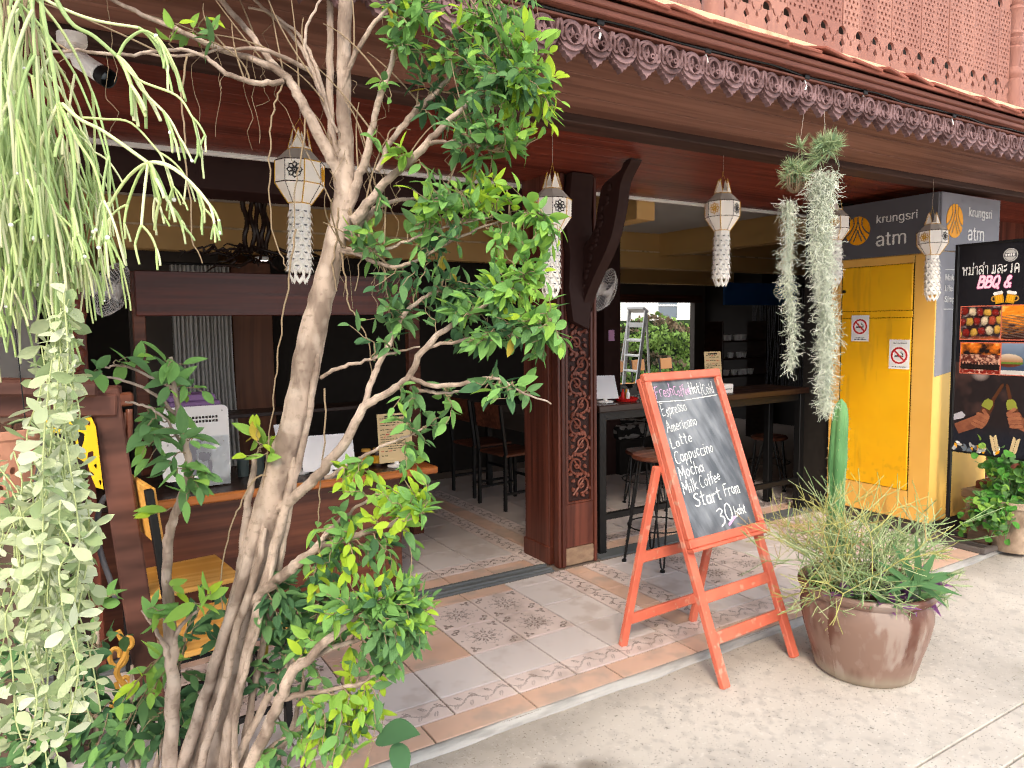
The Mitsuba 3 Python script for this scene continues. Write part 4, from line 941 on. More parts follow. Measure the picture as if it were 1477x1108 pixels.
# two hands raising bottles, printed
def fist(hd, d, w, s):
    A = lambda off: at((BX - off, 0, 0), NX)
    out = np.array((-s * .9, -.45)); out = out / np.linalg.norm(out); pe = np.array((-out[1], out[0]))
    arm = Polygon([hd + pe * .034, hd - pe * .034, hd + out * .16 - pe * .030, hd + out * .16 + pe * .030]).buffer(.006)
    palm = Polygon(smooth_path(np.array([hd + d * a + w * b for a, b in ((.050, -.01), (.045, -.036), (.01, -.046), (-.035, -.040), (-.055, -.012), (-.050, .028), (-.01, .040), (.035, .030), (.050, -.01))]), 4)).buffer(0)
    put('printed_arm', tf(ext(arm, .0005), A(.0018)), 'm_skin', BN); put('printed_hand', tf(ext(palm, .0005), A(.0026)), 'm_skin', BN)
    for k in range(4):
        c = hd + d * (.036 - .025 * k); put('printed_finger', tf(ext(LineString([c - w * .030 * s, c + w * .030 * s - d * .006]).buffer(.0118 - .0008 * k, quad_segs=4), .0005), A(.0034)), 'm_skin_light', BN)
    c = hd + d * .046; put('printed_thumb', tf(ext(LineString([c - w * .03 * s, c + d * .022 + w * .012 * s]).buffer(.011, quad_segs=4), .0005), A(.0042)), 'm_skin_light', BN)
mat('m_skin_light', mikit.proc(lambda p, n, uv: mix(C('#7a432f'), C('#b0714f'), fbm(p.x * 9, p.y * 30, p.z * 40, octaves=3))), 0.55)
mat('m_skin', mikit.proc(lambda p, n, uv: mix(C('#5e3123'), C('#9c6044'), fbm(p.x * 9, p.y * 26, p.z * 26, octaves=3))), 0.55)
mat('m_bottle', '#54301c', 0.4)
mat('m_label_green', '#8d9138', 0.5)
mat('m_sleeve', '#b7b4bb', 0.6)
for pts_, s in ((((1446, 556), (1425, 583), (1414, 606)), 1), (((1453, 556), (1459, 584), (1464, 606)), -1)):
    tip, lab_, hd = [np.array((-ox(a, b, BX)[1], ox(a, b, BX)[2])) for a, b in pts_]
    d = nrm(tip - hd); w = np.array((-d[1], d[0])); hd2 = hd - d * .05; L = np.linalg.norm(tip - hd2); r0, r1 = .030, .011
    body = Polygon(smooth_path(np.array([hd2 - w * r0, hd2 + d * L * .48 - w * r0, hd2 + d * L * .66 - w * r1, tip - w * r1 * .8, tip + w * r1 * .8, hd2 + d * L * .66 + w * r1, hd2 + d * L * .48 + w * r0, hd2 + w * r0]), 3))
    lc = lab_; lab = Polygon([lc - d * .030 - w * r0, lc - d * .030 + w * r0, lc + d * .012 + w * r0 * .96, lc + d * .034 + w * r1 * 1.5, lc + d * .034 - w * r1 * 1.5, lc + d * .012 - w * r0 * .96])
    put('printed_bottle', tf(ext(body, .0006), at((BX - .0016, 0, 0), NX)), 'm_bottle', BN); put('printed_label', tf(ext(lab, .0006), at((BX - .0024, 0, 0), NX)), 'm_label_green', BN)
    fist(hd, d, w, s)
bprint('printed_sleeve', Polygon([(0, .02), (.05, .045), (.075, .02), (.06, .0), (.0, -.02)]), 'm_sleeve', (2.568, .865), .0026)
rs = np.random.default_rng(17)
for k in range(30):
    q = (2.56 - .30 * rs.random(), .648 + .05 * rs.random() * (1 - k / 60))
    bprint('printed_petal', affinity.rotate(affinity.scale(Point(0, 0).buffer(.018, quad_segs=2), 1, .5), rs.uniform(0, 180), origin=(0, 0)), ('m_white', 'm_orange', 'm_curtain', 'm_window')[k % 4], q, .0012 + .0003 * (k % 8))
for x0, lean_ in ((2.30, 12), (2.20, -12)):
    for k in range(7):
        for s in (-1, 1):
            g = affinity.rotate(affinity.translate(affinity.rotate(affinity.scale(Point(0, 0).buffer(.015, quad_segs=3), .5, 1.1), -s * 32, origin=(0, 0)), s * .011, .014 * k), lean_, origin=(0, 0))
            bprint('wheat_grain', g, 'm_tan_paper', (x0, .675), .0020 + .0002 * k)
bprint('printed_packet', affinity.rotate(sbox(-.08, -.13, .08, .13), -8, origin=(0, 0)), 'm_orange', (1.985, .86), .0018)
bprint('printed_packet_disc', Point(.0, -.06).buffer(.05), 'm_red', (2.0, .86), .0028)

# ================================================================== bar counter and stools on the right
BC = thing('bar_counter', 'long narrow dark wood bar counter on black steel posts', 'counter')
put('top', bx2((2.90, 3.64, .955), (5.04, 4.06, 1.0), .005), 'm_dark_wood', BC)
for (xx, yv) in ((2.955, 3.70), (2.955, 4.0), (5.0, 3.70), (5.0, 4.0)): put('post', bx2((xx - .028, yv - .028, .006), (xx + .028, yv + .028, .953), .003), 'm_black', BC)
put('rail', bx2((2.985, 3.68, .225), (4.97, 3.72, .265), .002), 'm_black', BC)
put('apron', bx2((2.985, 3.685, .895), (4.97, 3.715, .952), .002), 'm_black', BC)
put('rail', bx2((2.94, 3.73, .225), (2.97, 3.97, .265), .002), 'm_black', BC)
def stool_parts(h=.66):
    seat = lathe([(0, h - .028), (.155, h - .028), (.162, h - .02), (.162, h - .006), (.155, h), (0, h)], 28)
    legs = []
    for k in range(4):
        a = PI / 4 + k * PI / 2; d = np.array((math.cos(a), math.sin(a), 0)); w = np.array((-d[1], d[0], 0))
        legs.append(tube(np.array([d * .11 + w * .055 + (0, 0, h - .03), d * .205 + w * .010 + (0, 0, .03), d * .21 + (0, 0, .012), d * .205 - w * .010 + (0, 0, .03), d * .11 - w * .055 + (0, 0, h - .03)]), .0065, 6))
    ringz = .24
    ring = tube([(.185 * math.cos(q), .185 * math.sin(q), ringz) for q in np.linspace(0, 2 * PI, 25)], .005, 5, False)
    feet = [mv(lathe([(0, 0), (.016, 0), (.016, .012), (0, .014)], 10), .21 * math.cos(PI / 4 + k * PI / 2), .21 * math.sin(PI / 4 + k * PI / 2), 0) for k in range(4)]
    return seat, legs, ring, feet
ST = {}
for h in (.48, .70):
    s_, l_, r_, f_ = stool_parts(h)
    ST[h] = dict(seat=[mikit.ply(s_, 'm_dark_wood', smooth=35), mikit.ply(s_, 'm_counter', smooth=35)], leg=[mikit.ply(cat([a, b]), 'm_black', smooth=50) for a, b in zip(l_, f_)], ring=mikit.ply(r_, 'm_black', smooth=True))
def stool(x, y, rz, h, red, label):
    t = thing('bar_stool', label, 'stool', 'round bar stools at the counter'); M = at((x, y, .001), rotz(rz))
    put('seat', ST[h]['seat'][red], None, t, to=M); put('foot_ring', ST[h]['ring'], None, t, to=M)
    for d in ST[h]['leg']: put('leg', d, None, t, to=M)
stool(3.15, 3.37, .2, .70, 1, 'round stool whose black legs show behind the chalkboard easel')
stool(3.08, 4.35, .9, .70, 0, 'round stool inside the counter beside the steel corner post')
stool(4.62, 4.35, .3, .48, 0, 'black round hairpin stool to the right of the chalkboard')
stool(5.45, 4.35, .6, .48, 1, 'brown topped round hairpin stool next to the tall cactus')
stool(4.02, 4.45, 1.0, .48, 1, 'round stool in the dark just right of the chalkboard edge')
stool(4.75, 5.05, .2, .70, 0, 'round dark stool farthest back behind the counter')

# ---- things on the bar counter
def sheet_stand(name, label, x, y, z, w, h, tilt, yaw, m, lines=None, group=None):
    """a sheet in a clear stand on a round white foot"""
    t = thing(name, label, 'menu', group)
    M = at((x, y, z + .012), rotz(yaw)) @ trimesh.transformations.rotation_matrix(-tilt, (1, 0, 0))
    put('sheet', tf(bx2((-w / 2, -.0015, .012), (w / 2, .0015, h), 0), M), m, t)
    put('foot', mv(lathe([(0, 0), (.055, 0), (.058, .004), (.05, .010), (.015, .014), (.012, .03), (0, .03)], 20), x, y, z), 'm_white', t, smooth=35)
    if lines:
        r = np.random.default_rng(lines); ms = []; red = []
        zz = h - .03
        while zz > .05:
            n = r.integers(2, 6); xx = -w / 2 + .015 + (w * .2 if r.random() < .25 else 0)
            for _ in range(n):
                L = r.uniform(.012, .03)
                if xx + L > w / 2 - .012: break
                (red if r.random() < .15 else ms).append(bx2((xx, -.0028, zz), (xx + L, -.0017, zz + .004), 0)); xx += L + .006
            zz -= .014 + (.012 if r.random() < .2 else 0)
        ms.append(bx2((-w * .28, -.0028, h - .022), (w * .28, -.0017, h - .012), 0))
        put('print', tf(cat(ms), M), 'm_ink', t)
        if red: put('red_print', tf(cat(red), M), 'm_red', t)
    return t
sheet_stand('menu_stand', 'white paper menu in a stand on the bar counter beside the pillar', 3.075, 3.80, 1.0, .20, .19, .55, -.35, 'm_paper')
p = oy(1030, 560, 3.80); sheet_stand('menu_stand', 'tan printed menu card standing on the bar counter above the chalkboard', p[0], 3.80, 1.0, .145, .30, .10, -.25, 'm_tan_paper', 5)
t = thing('napkin_box', 'small white box in front of the tan menu on the bar counter', 'box')
put('box', bx2((p[0] - .02, 3.70, 1.001), (p[0] + .10, 3.78, 1.07), .006), 'm_white', t); put('slot', bx2((p[0] + .0, 3.698, 1.03), (p[0] + .08, 3.7005, 1.036), 0), 'm_atm_grey', t)
t = thing('condiment_tray', 'small red tray with condiment bottles on the bar counter', 'tray')
px0 = oy(903, 572, 3.78)
put('tray', mv(lathe([(0, 0), (.07, 0), (.085, .02), (.08, .022), (.068, .006), (0, .006)], 24), px0[0], 3.78, 1.001), 'm_red', t, smooth=35)
for dx, dy, m in ((-.02, .01, 'm_red'), (.02, .02, 'm_gold'), (.0, -.02, 'm_white')): put('bottle', mv(lathe([(0, .006), (.013, .006), (.014, .05), (.006, .065), (.006, .08), (0, .08)], 12), px0[0] + dx, 3.78 + dy, 1.001), m, t, smooth=35)

# ================================================================== table and chairs seen through the left opening
def chair_parts(m_seat='m_counter', m_frame='m_black', sh=.47, bh=.88):
    P = []
    P.append(('seat', bx2((-.20, -.20, sh - .022), (.20, .20, sh), .006), m_seat))
    P.append(('backrest', bar((-.0, .215, bh - .20), (0, .235, bh), .36, .02, (1, 0, 0), .005), m_seat))
    for sx in (-1, 1):
        P.append(('leg', bar((sx * .185, -.185, 0), (sx * .185, -.185, sh - .024), .026, .026, (1, 0, 0), .002), m_frame))
        P.append(('leg', cat([bar((sx * .185, .20, 0), (sx * .185, .195, sh), .026, .026, (1, 0, 0), .002), bar((sx * .195, .195, sh), (sx * .195, .25, bh), .026, .024, (1, 0, 0), .002)]), m_frame))
        P.append(('side_rail', bar((sx * .185, -.17, .14), (sx * .185, .185, .14), .02, .02, (1, 0, 0), .002), m_frame))
    P.append(('stretcher', bar((-.17, -.185, .22), (.17, -.185, .22), .02, .02, (0, 0, 1), .002), m_frame))
    return [(n, mikit.ply(m, b)) for n, m, b in P]
CH = chair_parts()
CHL = chair_parts('m_plywood', 'm_black', .45, 1.02)
def chair(parts, x, y, rz, label, group):
    t = thing('wooden_chair', label, 'chair', group)
    for n, d in parts: put(n, d, None, t, to=at((x, y, .001), rotz(rz)))
g_ = 'black framed chairs inside the cafe'
chair(CH, 3.16, 5.18, PI / 2 + .1, 'black framed wooden chair at the table, nearer the pillar', g_)
chair(CH, 3.18, 5.72, PI / 2 + .05, 'black framed wooden chair at the table, just behind the nearer one', g_)
t = thing('dining_table', 'dining table under a dark cloth inside the cafe', 'table')
put('cloth', cat([bx2((3.32, 4.95, .735), (3.95, 6.0, .75), .004), bx2((3.31, 4.94, .60), (3.318, 6.0, .742), .002), bx2((3.31, 4.93, .60), (3.95, 4.938, .742), .002)]), 'm_inner_dark', t)
for (a, b) in ((3.38, 5.0), (3.9, 5.0), (3.38, 5.94), (3.9, 5.94)): put('leg', bx2((a - .025, b - .025, 0), (a + .025, b + .025, .735), .002), 'm_black', t)
t = thing('wooden_tray', 'little light wood box with a yellow bottle on the dining table', 'box')
put('box', cat([bx2((3.36, 4.98, .751), (3.56, 5.10, .80), .003)]), 'm_plywood', t); put('bottle', mv(lathe([(0, 0), (.018, 0), (.02, .05), (.008, .075), (.006, .09), (0, .09)], 12), 3.43, 5.04, .80), 'm_yellow', t, smooth=35)

# ================================================================== serving counter on the left
LC = thing('serving_counter', 'brown wooden serving counter with a lighter overhanging edge', 'counter')
put('front_panel', bx2((-.35, 3.88, .0), (1.607, 3.905, .672), .003), 'm_counter', LC)
put('end_panel', bx2((1.585, 3.906, 0), (1.607, 4.45, .672), .003), 'm_counter', LC)
put('worktop', bx2((-.35, 3.80, .684), (1.66, 4.5, .712), .004), 'm_dark_wood', LC)
put('edge_board', bx2((.12, 3.765, .672), (1.80, 3.797, .714), .008), 'm_counter_edge', LC, label='light wood board along the counter edge')
put('edge_end', bx2((1.662, 3.80, .674), (1.80, 4.02, .712), .006), 'm_counter_edge', LC)
# menus, jars and glasses on it
sheet_stand('menu_stand', 'white paper sheet in a stand on the serving counter behind the trunk', oy(475, 650, 3.92)[0], 3.92, .712, .29, .215, .35, -.12, 'm_paper')
sheet_stand('menu_stand', 'tan printed menu card standing at the end of the serving counter', oy(572, 660, 3.92)[0], 3.92, .712, .205, .30, .12, -.10, 'm_tan_paper', 9)
sheet_stand('menu_stand', 'second white sheet leaning behind the first on the serving counter', oy(430, 640, 4.05)[0], 4.05, .712, .20, .28, .3, .3, 'm_paper')
for i, pxx in enumerate((528, 545)):
    q = oy(pxx, 660, 4.0)
    t = thing('sauce_jar', ('jar with a yellow label beside the white sheet', 'jar with a yellow label next to the tan menu card')[i], 'jar', 'labelled jars on the serving counter')
    put('glass', mv(lathe([(0, 0), (.03, 0), (.032, .01), (.032, .075), (.025, .09), (0, .09)], 18), q[0], 4.0, .713), 'm_dark_wood', t, smooth=35)
    put('label_band', mv(lathe([(.0328, .018), (.0328, .065)], 18), q[0], 4.0, .713), 'm_gold', t, smooth=True)
    put('lid', mv(lathe([(.026, .091), (.028, .092), (.028, .105), (0, .107)], 18), q[0], 4.0, .713), 'm_gold_dull', t, smooth=35)
for i, pxx in enumerate((350, 372, 390)):
    q = oy(pxx, 660, 4.15)
    t = thing('drinking_glass', ('leftmost clear glass on the serving counter beside the white appliance', 'middle clear glass of three on the serving counter', 'clear glass nearest the tree trunk on the serving counter')[i], 'glass', 'glasses on the serving counter')
    put('glass', mv(lathe([(.028, 0), (.034, .10), (.0325, .10), (.0265, .004), (0, .004)], 16), q[0], 4.15, .713), 'm_glass', t, smooth=35)
# white appliance back with printed vents
AP = thing('white_cooker', 'white appliance with rounded panel and vent slots on the serving counter', 'appliance')
q0, q1 = oy(234, 672, 3.98), oy(328, 583, 3.98)
x0, x1, z0, z1 = q0[0], q1[0], .76, q1[2]
rr = sbox(x0 + .03, z0 + .03, x1 - .03, z1 - .03).buffer(.03, quad_segs=4)
put('back_panel', tf(ext(rr, .02), at((0, 3.99, 0), XZ)), 'm_white', AP)
put('housing', bx2((x0 + .03, 3.992, z0 + .01), (x1 - .03, 4.3, z1 - .015), .02), 'm_atm_grey2', AP)
put('foot', bx2((x0 + .05, 4.0, .713), (x1 - .05, 4.25, .765), .004), 'm_black', AP)
put('vent', cat([bx2((x0 + .10 + .016 * k, 3.968, z1 - .065 - .020 * j), (x0 + .111 + .016 * k, 3.9705, z1 - .053 - .020 * j), 0) for k in range(11) for j in range(2)]), 'm_ink', AP)
put('rivet', cat([mv(trimesh.creation.icosphere(1, .005), a, 3.97, b) for a in (x0 + .03, x1 - .03) for b in (z0 + .03, (z0 + z1) / 2, z1 - .03)]), 'm_metal', AP)
put('recess_plate', bx2((x0 + .12, 3.966, z0 + .02), (x1 - .09, 3.9705, z0 + .20), .001), 'm_atm_grey2', AP)
t = thing('purple_cloth', 'folded purple cloth lying on top of the white appliance', 'cloth')
put('cloth', cat([bx2((x0 + .02, 4.0, z1 - .012), (x1 - .03, 4.25, z1 + .02), .014), bx2((x0 + .05, 4.02, z1 + .02), (x1 - .05, 4.22, z1 + .055), .016)]), 'm_purple_cloth', t)
t = thing('plastic_bag', 'crumpled clear plastic bag hanging in front of the white appliance', 'bag')
u_, v_ = np.meshgrid(np.linspace(0, 1, 24), np.linspace(0, 1, 28)); PP = np.c_[x0 + .16 + .16 * u_.ravel(), 3.955 + .02 * meshkit.fbm(np.c_[u_.ravel() * 5, v_.ravel() * 5, 0 * u_.ravel()], 4), .72 + .26 * v_.ravel()]
i_, j_ = np.meshgrid(np.arange(23), np.arange(27)); a_ = (j_ * 24 + i_).ravel()
scene['m_bag'] = {'type': 'principledthin', 'base_color': col('#dfe3e6'), 'roughness': .15, 'spec_trans': .45, 'diff_trans': .6}
put('film', (PP, np.vstack([np.c_[a_, a_ + 1, a_ + 25], np.c_[a_, a_ + 25, a_ + 24]])), 'm_bag', t, smooth=True)
# wooden frame (header and posts) behind the counter
FR = thing('wooden_portal', 'dark wooden portal with a broad header board behind the serving counter', 'portal')
h0, h1 = oy(197, 456, 4.75), oy(596, 400, 4.75)
put('header_board', bx2((h0[0], 4.75, h0[2]), (h1[0], 4.79, h1[2] + .0), .004), 'm_wood_x', FR)
for (a, b) in ((194, 212), (590, 606)):
    put('post', bx2((oy(a, 500, 4.80)[0], 4.80, 0), (oy(b, 500, 4.80)[0], 4.87, h1[2]), .004), 'm_counter', FR)
put('back_shelf', bx2((h0[0] + .05, 5.3, .9), (2.0, 5.6, .93), .004), 'm_dark_wood', FR)
CT = thing('curtain', 'pale grey curtain hanging in folds at the back of the left room', 'curtain')
cx0, cx1 = oy(248, 460, 6.4)[0], oy(334, 460, 6.4)[0]
nn = 160; uu = np.linspace(0, 1, nn); yc = 6.40 + .028 * np.sin(uu * 2 * PI * 15 + 1.2 * np.sin(uu * 9)) + .01 * np.sin(uu * 61)
VV = np.vstack([np.c_[cx0 + (cx1 - cx0) * uu + (.03 * uu if z < 1 else 0), yc, np.full(nn, z)] for z in (.25, 1.2, 2.05)])
FF = [[r * nn + i, r * nn + i + 1, (r + 1) * nn + i + 1, (r + 1) * nn + i] for r in range(2) for i in range(nn - 1)]
put('folds', (VV, np.array(FF)), 'm_curtain', CT, smooth=True); put('rod', tube([(cx0 - .1, 6.4, 2.06), (cx1 + .1, 6.4, 2.06)], .012, 8), 'm_black', CT, smooth=True)
# light wood chairs in front of the counter
gL = 'light wood chairs in front of the serving counter'
p = oz(278, 828, .45); chair(CHL, p[0] - .04, p[1] + .02, PI / 2 + .12, 'light wood chair with its back to the carved stand, against the counter', gL)
p = oz(300, 890, .45); chair(CHL, p[0] + .02, p[1] - .06, PI / 2 + .15, 'light wood chair nearer the street, behind the leafy tree stems', gL)

mat('m_stand', wood_fn('#3c221b', '#6a4338', 'x', 22, 4), 0.6)
mat('m_log_dark', wood_fn('#4a3a30', '#7a6656', 'z', 26, 3), 0.85)
# ================================================================== carved wooden stand at the left edge
WS = thing('carved_stand', 'dark timber stand with slanting post and yellow fretwork panels', 'stand')
Y_ = 2.75
def up(x, y, Y=Y_): return oy(x, y, Y)
put('slanting_post', bar(up(150, 560), up(222, 1030), .085, .06, (1, 0, 0), .006), 'm_stand', WS)
put('top_beam', bar(up(-60, 583), up(168, 583), .09, .075, (0, 1, 0), .006), 'm_stand', WS)
put('cap_beam', bar(up(-60, 557, 2.7), up(140, 560, 2.7), .14, .05, (0, 1, 0), .008), 'm_stand', WS)
put('side_beam', bar(up(150, 580), up(150, 580) + np.array((.05, .38, 0)), .05, .06, (1, 0, 0), .006), 'm_stand', WS)
put('short_arm', bar(up(150, 578), up(192, 575), .05, .045, (0, 1, 0), .006), 'm_counter', WS)
put('left_post', bar(up(25, 570), up(10, 1120), .09, .07, (1, 0, 0), .006), 'm_log_dark', WS)
put('rear_post', bar(up(95, 600, 2.95), up(110, 1100, 2.95), .12, .06, (1, 0, 0), .006), 'm_dark_wood', WS)
def hook(pts, w): return tube(np.array([up(a, b) for a, b in pts]), w, 8)
put('curved_horn', tube(smooth_path(np.array([list(up(a, b)) for a, b in ((152, 600), (155, 635), (162, 660), (178, 650), (186, 625), (186, 590))]), 4), .012, 8), 'm_counter', WS, smooth=True)
put('curved_horn', tube(smooth_path(np.array([list(up(a, b)) for a, b in ((160, 642), (172, 634), (179, 615), (180, 595))]), 4), .009, 8), 'm_counter', WS, smooth=True)
def fret(quads, holes, m, Y, name, lab):
    P = Polygon([(up(a, b, Y)[0], up(a, b, Y)[2]) for a, b in quads])
    hs = [Polygon(smooth_path(np.array([(up(a, b, Y)[0], up(a, b, Y)[2]) for a, b in h + h[:1]]), 2)) for h in holes]
    P = P.difference(unary_union([h.buffer(0) for h in hs]))
    put(name, tf(ext(P, .014), at((0, Y, 0), XZ)), m, WS, label=lab)
fret([(40, 608), (132, 602), (138, 615), (149, 705), (138, 702), (132, 688), (126, 668), (112, 660), (108, 628), (44, 618)],
     [[(121, 608), (129, 607), (129, 614)], [(112, 622), (122, 626), (118, 645), (113, 640)], [(127, 652), (134, 650), (134, 660), (126, 662)], [(135, 670), (139, 668), (139, 676)], [(130, 678), (136, 684), (132, 686)], [(142, 692), (146, 692), (145, 700)]], 'm_yellow', 2.70, 'yellow_fretwork', 'bright yellow pierced wooden panel')
scroll = []
for cxp, cyp, r, a0, tw in ((168, 945, 15, 0, 1), (180, 985, 13, PI, -1), (170, 1020, 15, 0, 1), (185, 925, 9, PI, -1), (178, 1050, 14, PI, -1)):
    t_ = np.linspace(0, 2.2 * PI, 20); scroll.append(tube(np.array([up(cxp + r * (1 - k / 9) * math.cos(a0 + tw * k), cyp + 1.35 * r * (1 - k / 9) * math.sin(a0 + tw * k), 2.68) for k in t_]), .008, 5))
scroll.append(tube(smooth_path(np.array([list(up(a, b, 2.68)) for a, b in ((170, 910), (182, 940), (168, 970), (186, 1000), (166, 1035), (176, 1080))]), 4), .010, 5))
put('gold_scrollwork', cat(scroll), 'm_gold_dull', WS, smooth=50, label='faded gold carved scrollwork at the foot of the stand')
t = thing('hose', 'loop of grey hose hanging behind the slanting post', 'hose')
put('hose', tube(smooth_path(np.array([list(oy(a, b, 3.0)) for a, b in ((170, 705), (148, 722), (140, 760), (146, 800), (160, 840), (168, 870))]), 5), .010, 8), 'm_atm_grey', t, smooth=True)

# ================================================================== hung and mounted things
CV = thing('security_camera', 'white bullet security camera under the eave beam', 'camera')
c0, c1 = np.array(oy(112, 85, 2.58)), np.array(oy(158, 115, 2.50))
d = nrm(c1 - c0)
def along(prof, o, d):
    z = nrm(d); x = nrm(np.cross(z, (0, 0, 1))); y = np.cross(z, x); return tf(lathe(prof, 24), frame_m(o, x, y, z))
put('housing', along([(0, 0), (.023, 0), (.027, .008), (.027, .095), (.0, .096)], c0, c1 - c0), 'm_white', CV, smooth=40)
put('lens_shroud', along([(.025, .0965), (.028, .098), (.028, .130), (.025, .128), (.022, .100), (0, .101)], c0, c1 - c0), 'm_black', CV, smooth=40)
put('lens', along([(.0, .112), (.010, .110), (.013, .102)], c0, c1 - c0), 'm_window', CV, smooth=True)
j = c0 + d * .02 + np.array((0, 0, .03))
put('arm', tube(smooth_path([c0 + d * .03 + np.array((0, 0, .03)), np.array(oy(97, 78, 2.60)), np.array(oy(103, 62, 2.62))], 4), .013, 10), 'm_white', CV, smooth=True)
k_ = np.array(oy(104, 60, 2.62)); put('mount', mv(lathe([(0, -.012), (.038, -.012), (.041, -.006), (.041, .02), (0, .02)], 24), k_[0], 2.62, k_[2]), 'm_white', CV, smooth=35)
def fan(name, label, c, face, R):
    t = thing(name, label, 'fan', 'wall fans inside the cafe'); c = np.array(c); z = nrm(face); x = nrm(np.cross(z, (0, 0, 1))); y = np.cross(x, z)
    M = frame_m(c, x, y, z); ms = []
    for q in np.linspace(0, 2 * PI, 37)[:-1]:
        for s in (1, -1): ms.append(tube([(.03 * math.cos(q), .03 * math.sin(q), .05 * s), (R * .7 * math.cos(q), R * .7 * math.sin(q), .048 * s), (R * math.cos(q), R * math.sin(q), 0)], .0020, 3, False))
    for rr_ in (R, R * .6): ms.append(tube([(rr_ * math.cos(q), rr_ * math.sin(q), 0 if rr_ == R else .05) for q in np.linspace(0, 2 * PI, 33)], .004 if rr_ == R else .002, 5, False))
    put('guard', tf(cat(ms), M), 'm_white', t)
    for k in range(3):
        a = k * 2 * PI / 3 + .4; pl = Polygon(smooth_path(np.array([(.02, -.02), (R * .55, -R * .30), (R * .85, -R * .05), (R * .6, R * .28), (.02, .02), (.02, -.02)]), 3)).buffer(0)
        put('blade', tf(ext(pl, .004), M @ rotz(a) @ trimesh.transformations.rotation_matrix(.3, (1, 0, 0))), 'm_atm_grey2', t)
    put('hub', tf(lathe([(0, -.12), (.05, -.12), (.055, -.05), (.045, .045), (.03, .055), (0, .055)], 20), M), 'm_white', t, smooth=40)
    put('bracket', tube([c - z * .10, c - z * .18, c - z * .2 - np.array((0, 0, .12))], .018, 8), 'm_white', t, smooth=True)
p = oy(162, 418, 4.9); fan('wall_fan', 'dark round fan on the left behind the hanging cactus stems', p, (.75, -.5, -.35), .165)
p = oy(872, 418, 4.4); fan('wall_fan', 'pale round fan just behind the carved pillar', p, (.9, -.25, -.3), .17)
DW = thing('driftwood_chandelier', 'hanging chandelier of twisted driftwood branches with a lamp', 'chandelier')
cD = np.array(oy(372, 365, 5.6)); r = np.random.default_rng(8)
ms = []
for k in range(26):
    a = r.uniform(0, 2 * PI); L = r.uniform(.15, .5); o = cD + np.array((math.cos(a) * r.uniform(0, .4), math.sin(a) * r.uniform(0, .2), r.uniform(-.06, .05)))
    dd = np.array((math.cos(a + r.normal(0, .6)), .5 * math.sin(a), r.normal(0, .22))); pts = [o + dd * L * t_ + r.normal(0, .018, 3) for t_ in np.linspace(0, 1, 6)]
    ms.append(tube(smooth_path(pts, 2), np.linspace(.014, .004, 11), 5))
put('branches', cat(ms), 'm_dark_wood', DW, smooth=True)
for dx in (-.10, -.04, .0, .05, .09):
    pts = [cD + np.array((dx * .8 + .012 * math.sin(k * 1.3 + dx * 40), .02 * math.cos(k), .055 * k)) for k in range(8)]
    put('hanging_vine', tube(smooth_path(pts, 3), .018, 6), 'm_dark_wood', DW, smooth=True)
LM = thing('ceiling_lamp', 'small round white lamp glowing under the driftwood', 'lamp'); pl_ = oy(378, 375, 5.6)
scene['m_lamp'] = {'type': 'diffuse', 'reflectance': col('#ffffff')}
k = put('disc', mv(lathe([(0, -.004), (.042, -.004)], 24), *pl_), 'm_lamp', LM); scene[k]['flip_normals'] = False; scene[k]['emitter'] = {'type': 'area', 'radiance': {'type': 'rgb', 'value': [3.0, 3.0, 2.7]}}
put('rim', mv(lathe([(.042, -.006), (.05, -.004), (.05, .02), (0, .022)], 24), *pl_), 'm_white', LM, smooth=35)
FLt = thing('flood_light', 'flat white floodlight box under the soffit beside the hanging moss', 'lamp')
pf = oy(1108, 281, 3.9); put('box', tf(bx((0, 0, 0), (.30, .16, .05), .008), at(pf, rotz(.25))), 'm_white', FLt); put('arm', tube([pf + np.array((-.12, 0, 0)), pf + np.array((-.35, .02, -.05)), oy(1015, 297, 4.0)], .008, 5), 'm_white', FLt, smooth=True)
CS = thing('pendant_lamp', 'small white lamp shade hanging behind the tree branches', 'lamp')
pc_ = oy(561, 205, 3.6); put('shade', mv(lathe([(.085, -.04), (.10, -.035), (.085, .02), (.04, .045), (0, .048)], 20), *pc_), 'm_white', CS, smooth=35); put('cord', tube([pc_ + (0, 0, .04), (pc_[0], pc_[1], 2.45)], .003, 4), 'm_black', CS)
BD = thing('bead_curtain', 'dark bead curtain hanging in the doorway behind the bar', 'curtain')
r = np.random.default_rng(2); xa, xb_ = oy(1085, 500, 6.6)[0], oy(1180, 500, 6.6)[0]
for k in range(34):
    xx = xa + (xb_ - xa) * k / 33
    put('strand', tube([(xx + r.normal(0, .006), 6.6 + r.normal(0, .01), z) for z in np.linspace(.45, 2.0, 9)], .008, 4), 'm_atm_grey', BD)
put('rail', bx2((xa - .1, 6.58, 2.0), (xb_ + .1, 6.64, 2.05), .003), 'm_black', BD)
t = thing('blue_sign', 'dim blue sign board above the bead curtain', 'sign'); q0, q1 = oy(1045, 440, 6.5), oy(1150, 410, 6.5)
mat('m_blue', '#1f4f86', .5)
put('panel', bx2((q0[0], 6.5, q0[2]), (q1[0], 6.53, q1[2]), .004), 'm_blue', t)
t = thing('notice', 'small pink notice stuck on the dark post behind the counter', 'notice'); q0 = oy(882, 484, 5.59)
put('paper', bx2((q0[0] - .035, 5.588, q0[2] - .055), (q0[0] + .035, 5.594, q0[2] + .055), 0), 'm_chalk_pink', t)
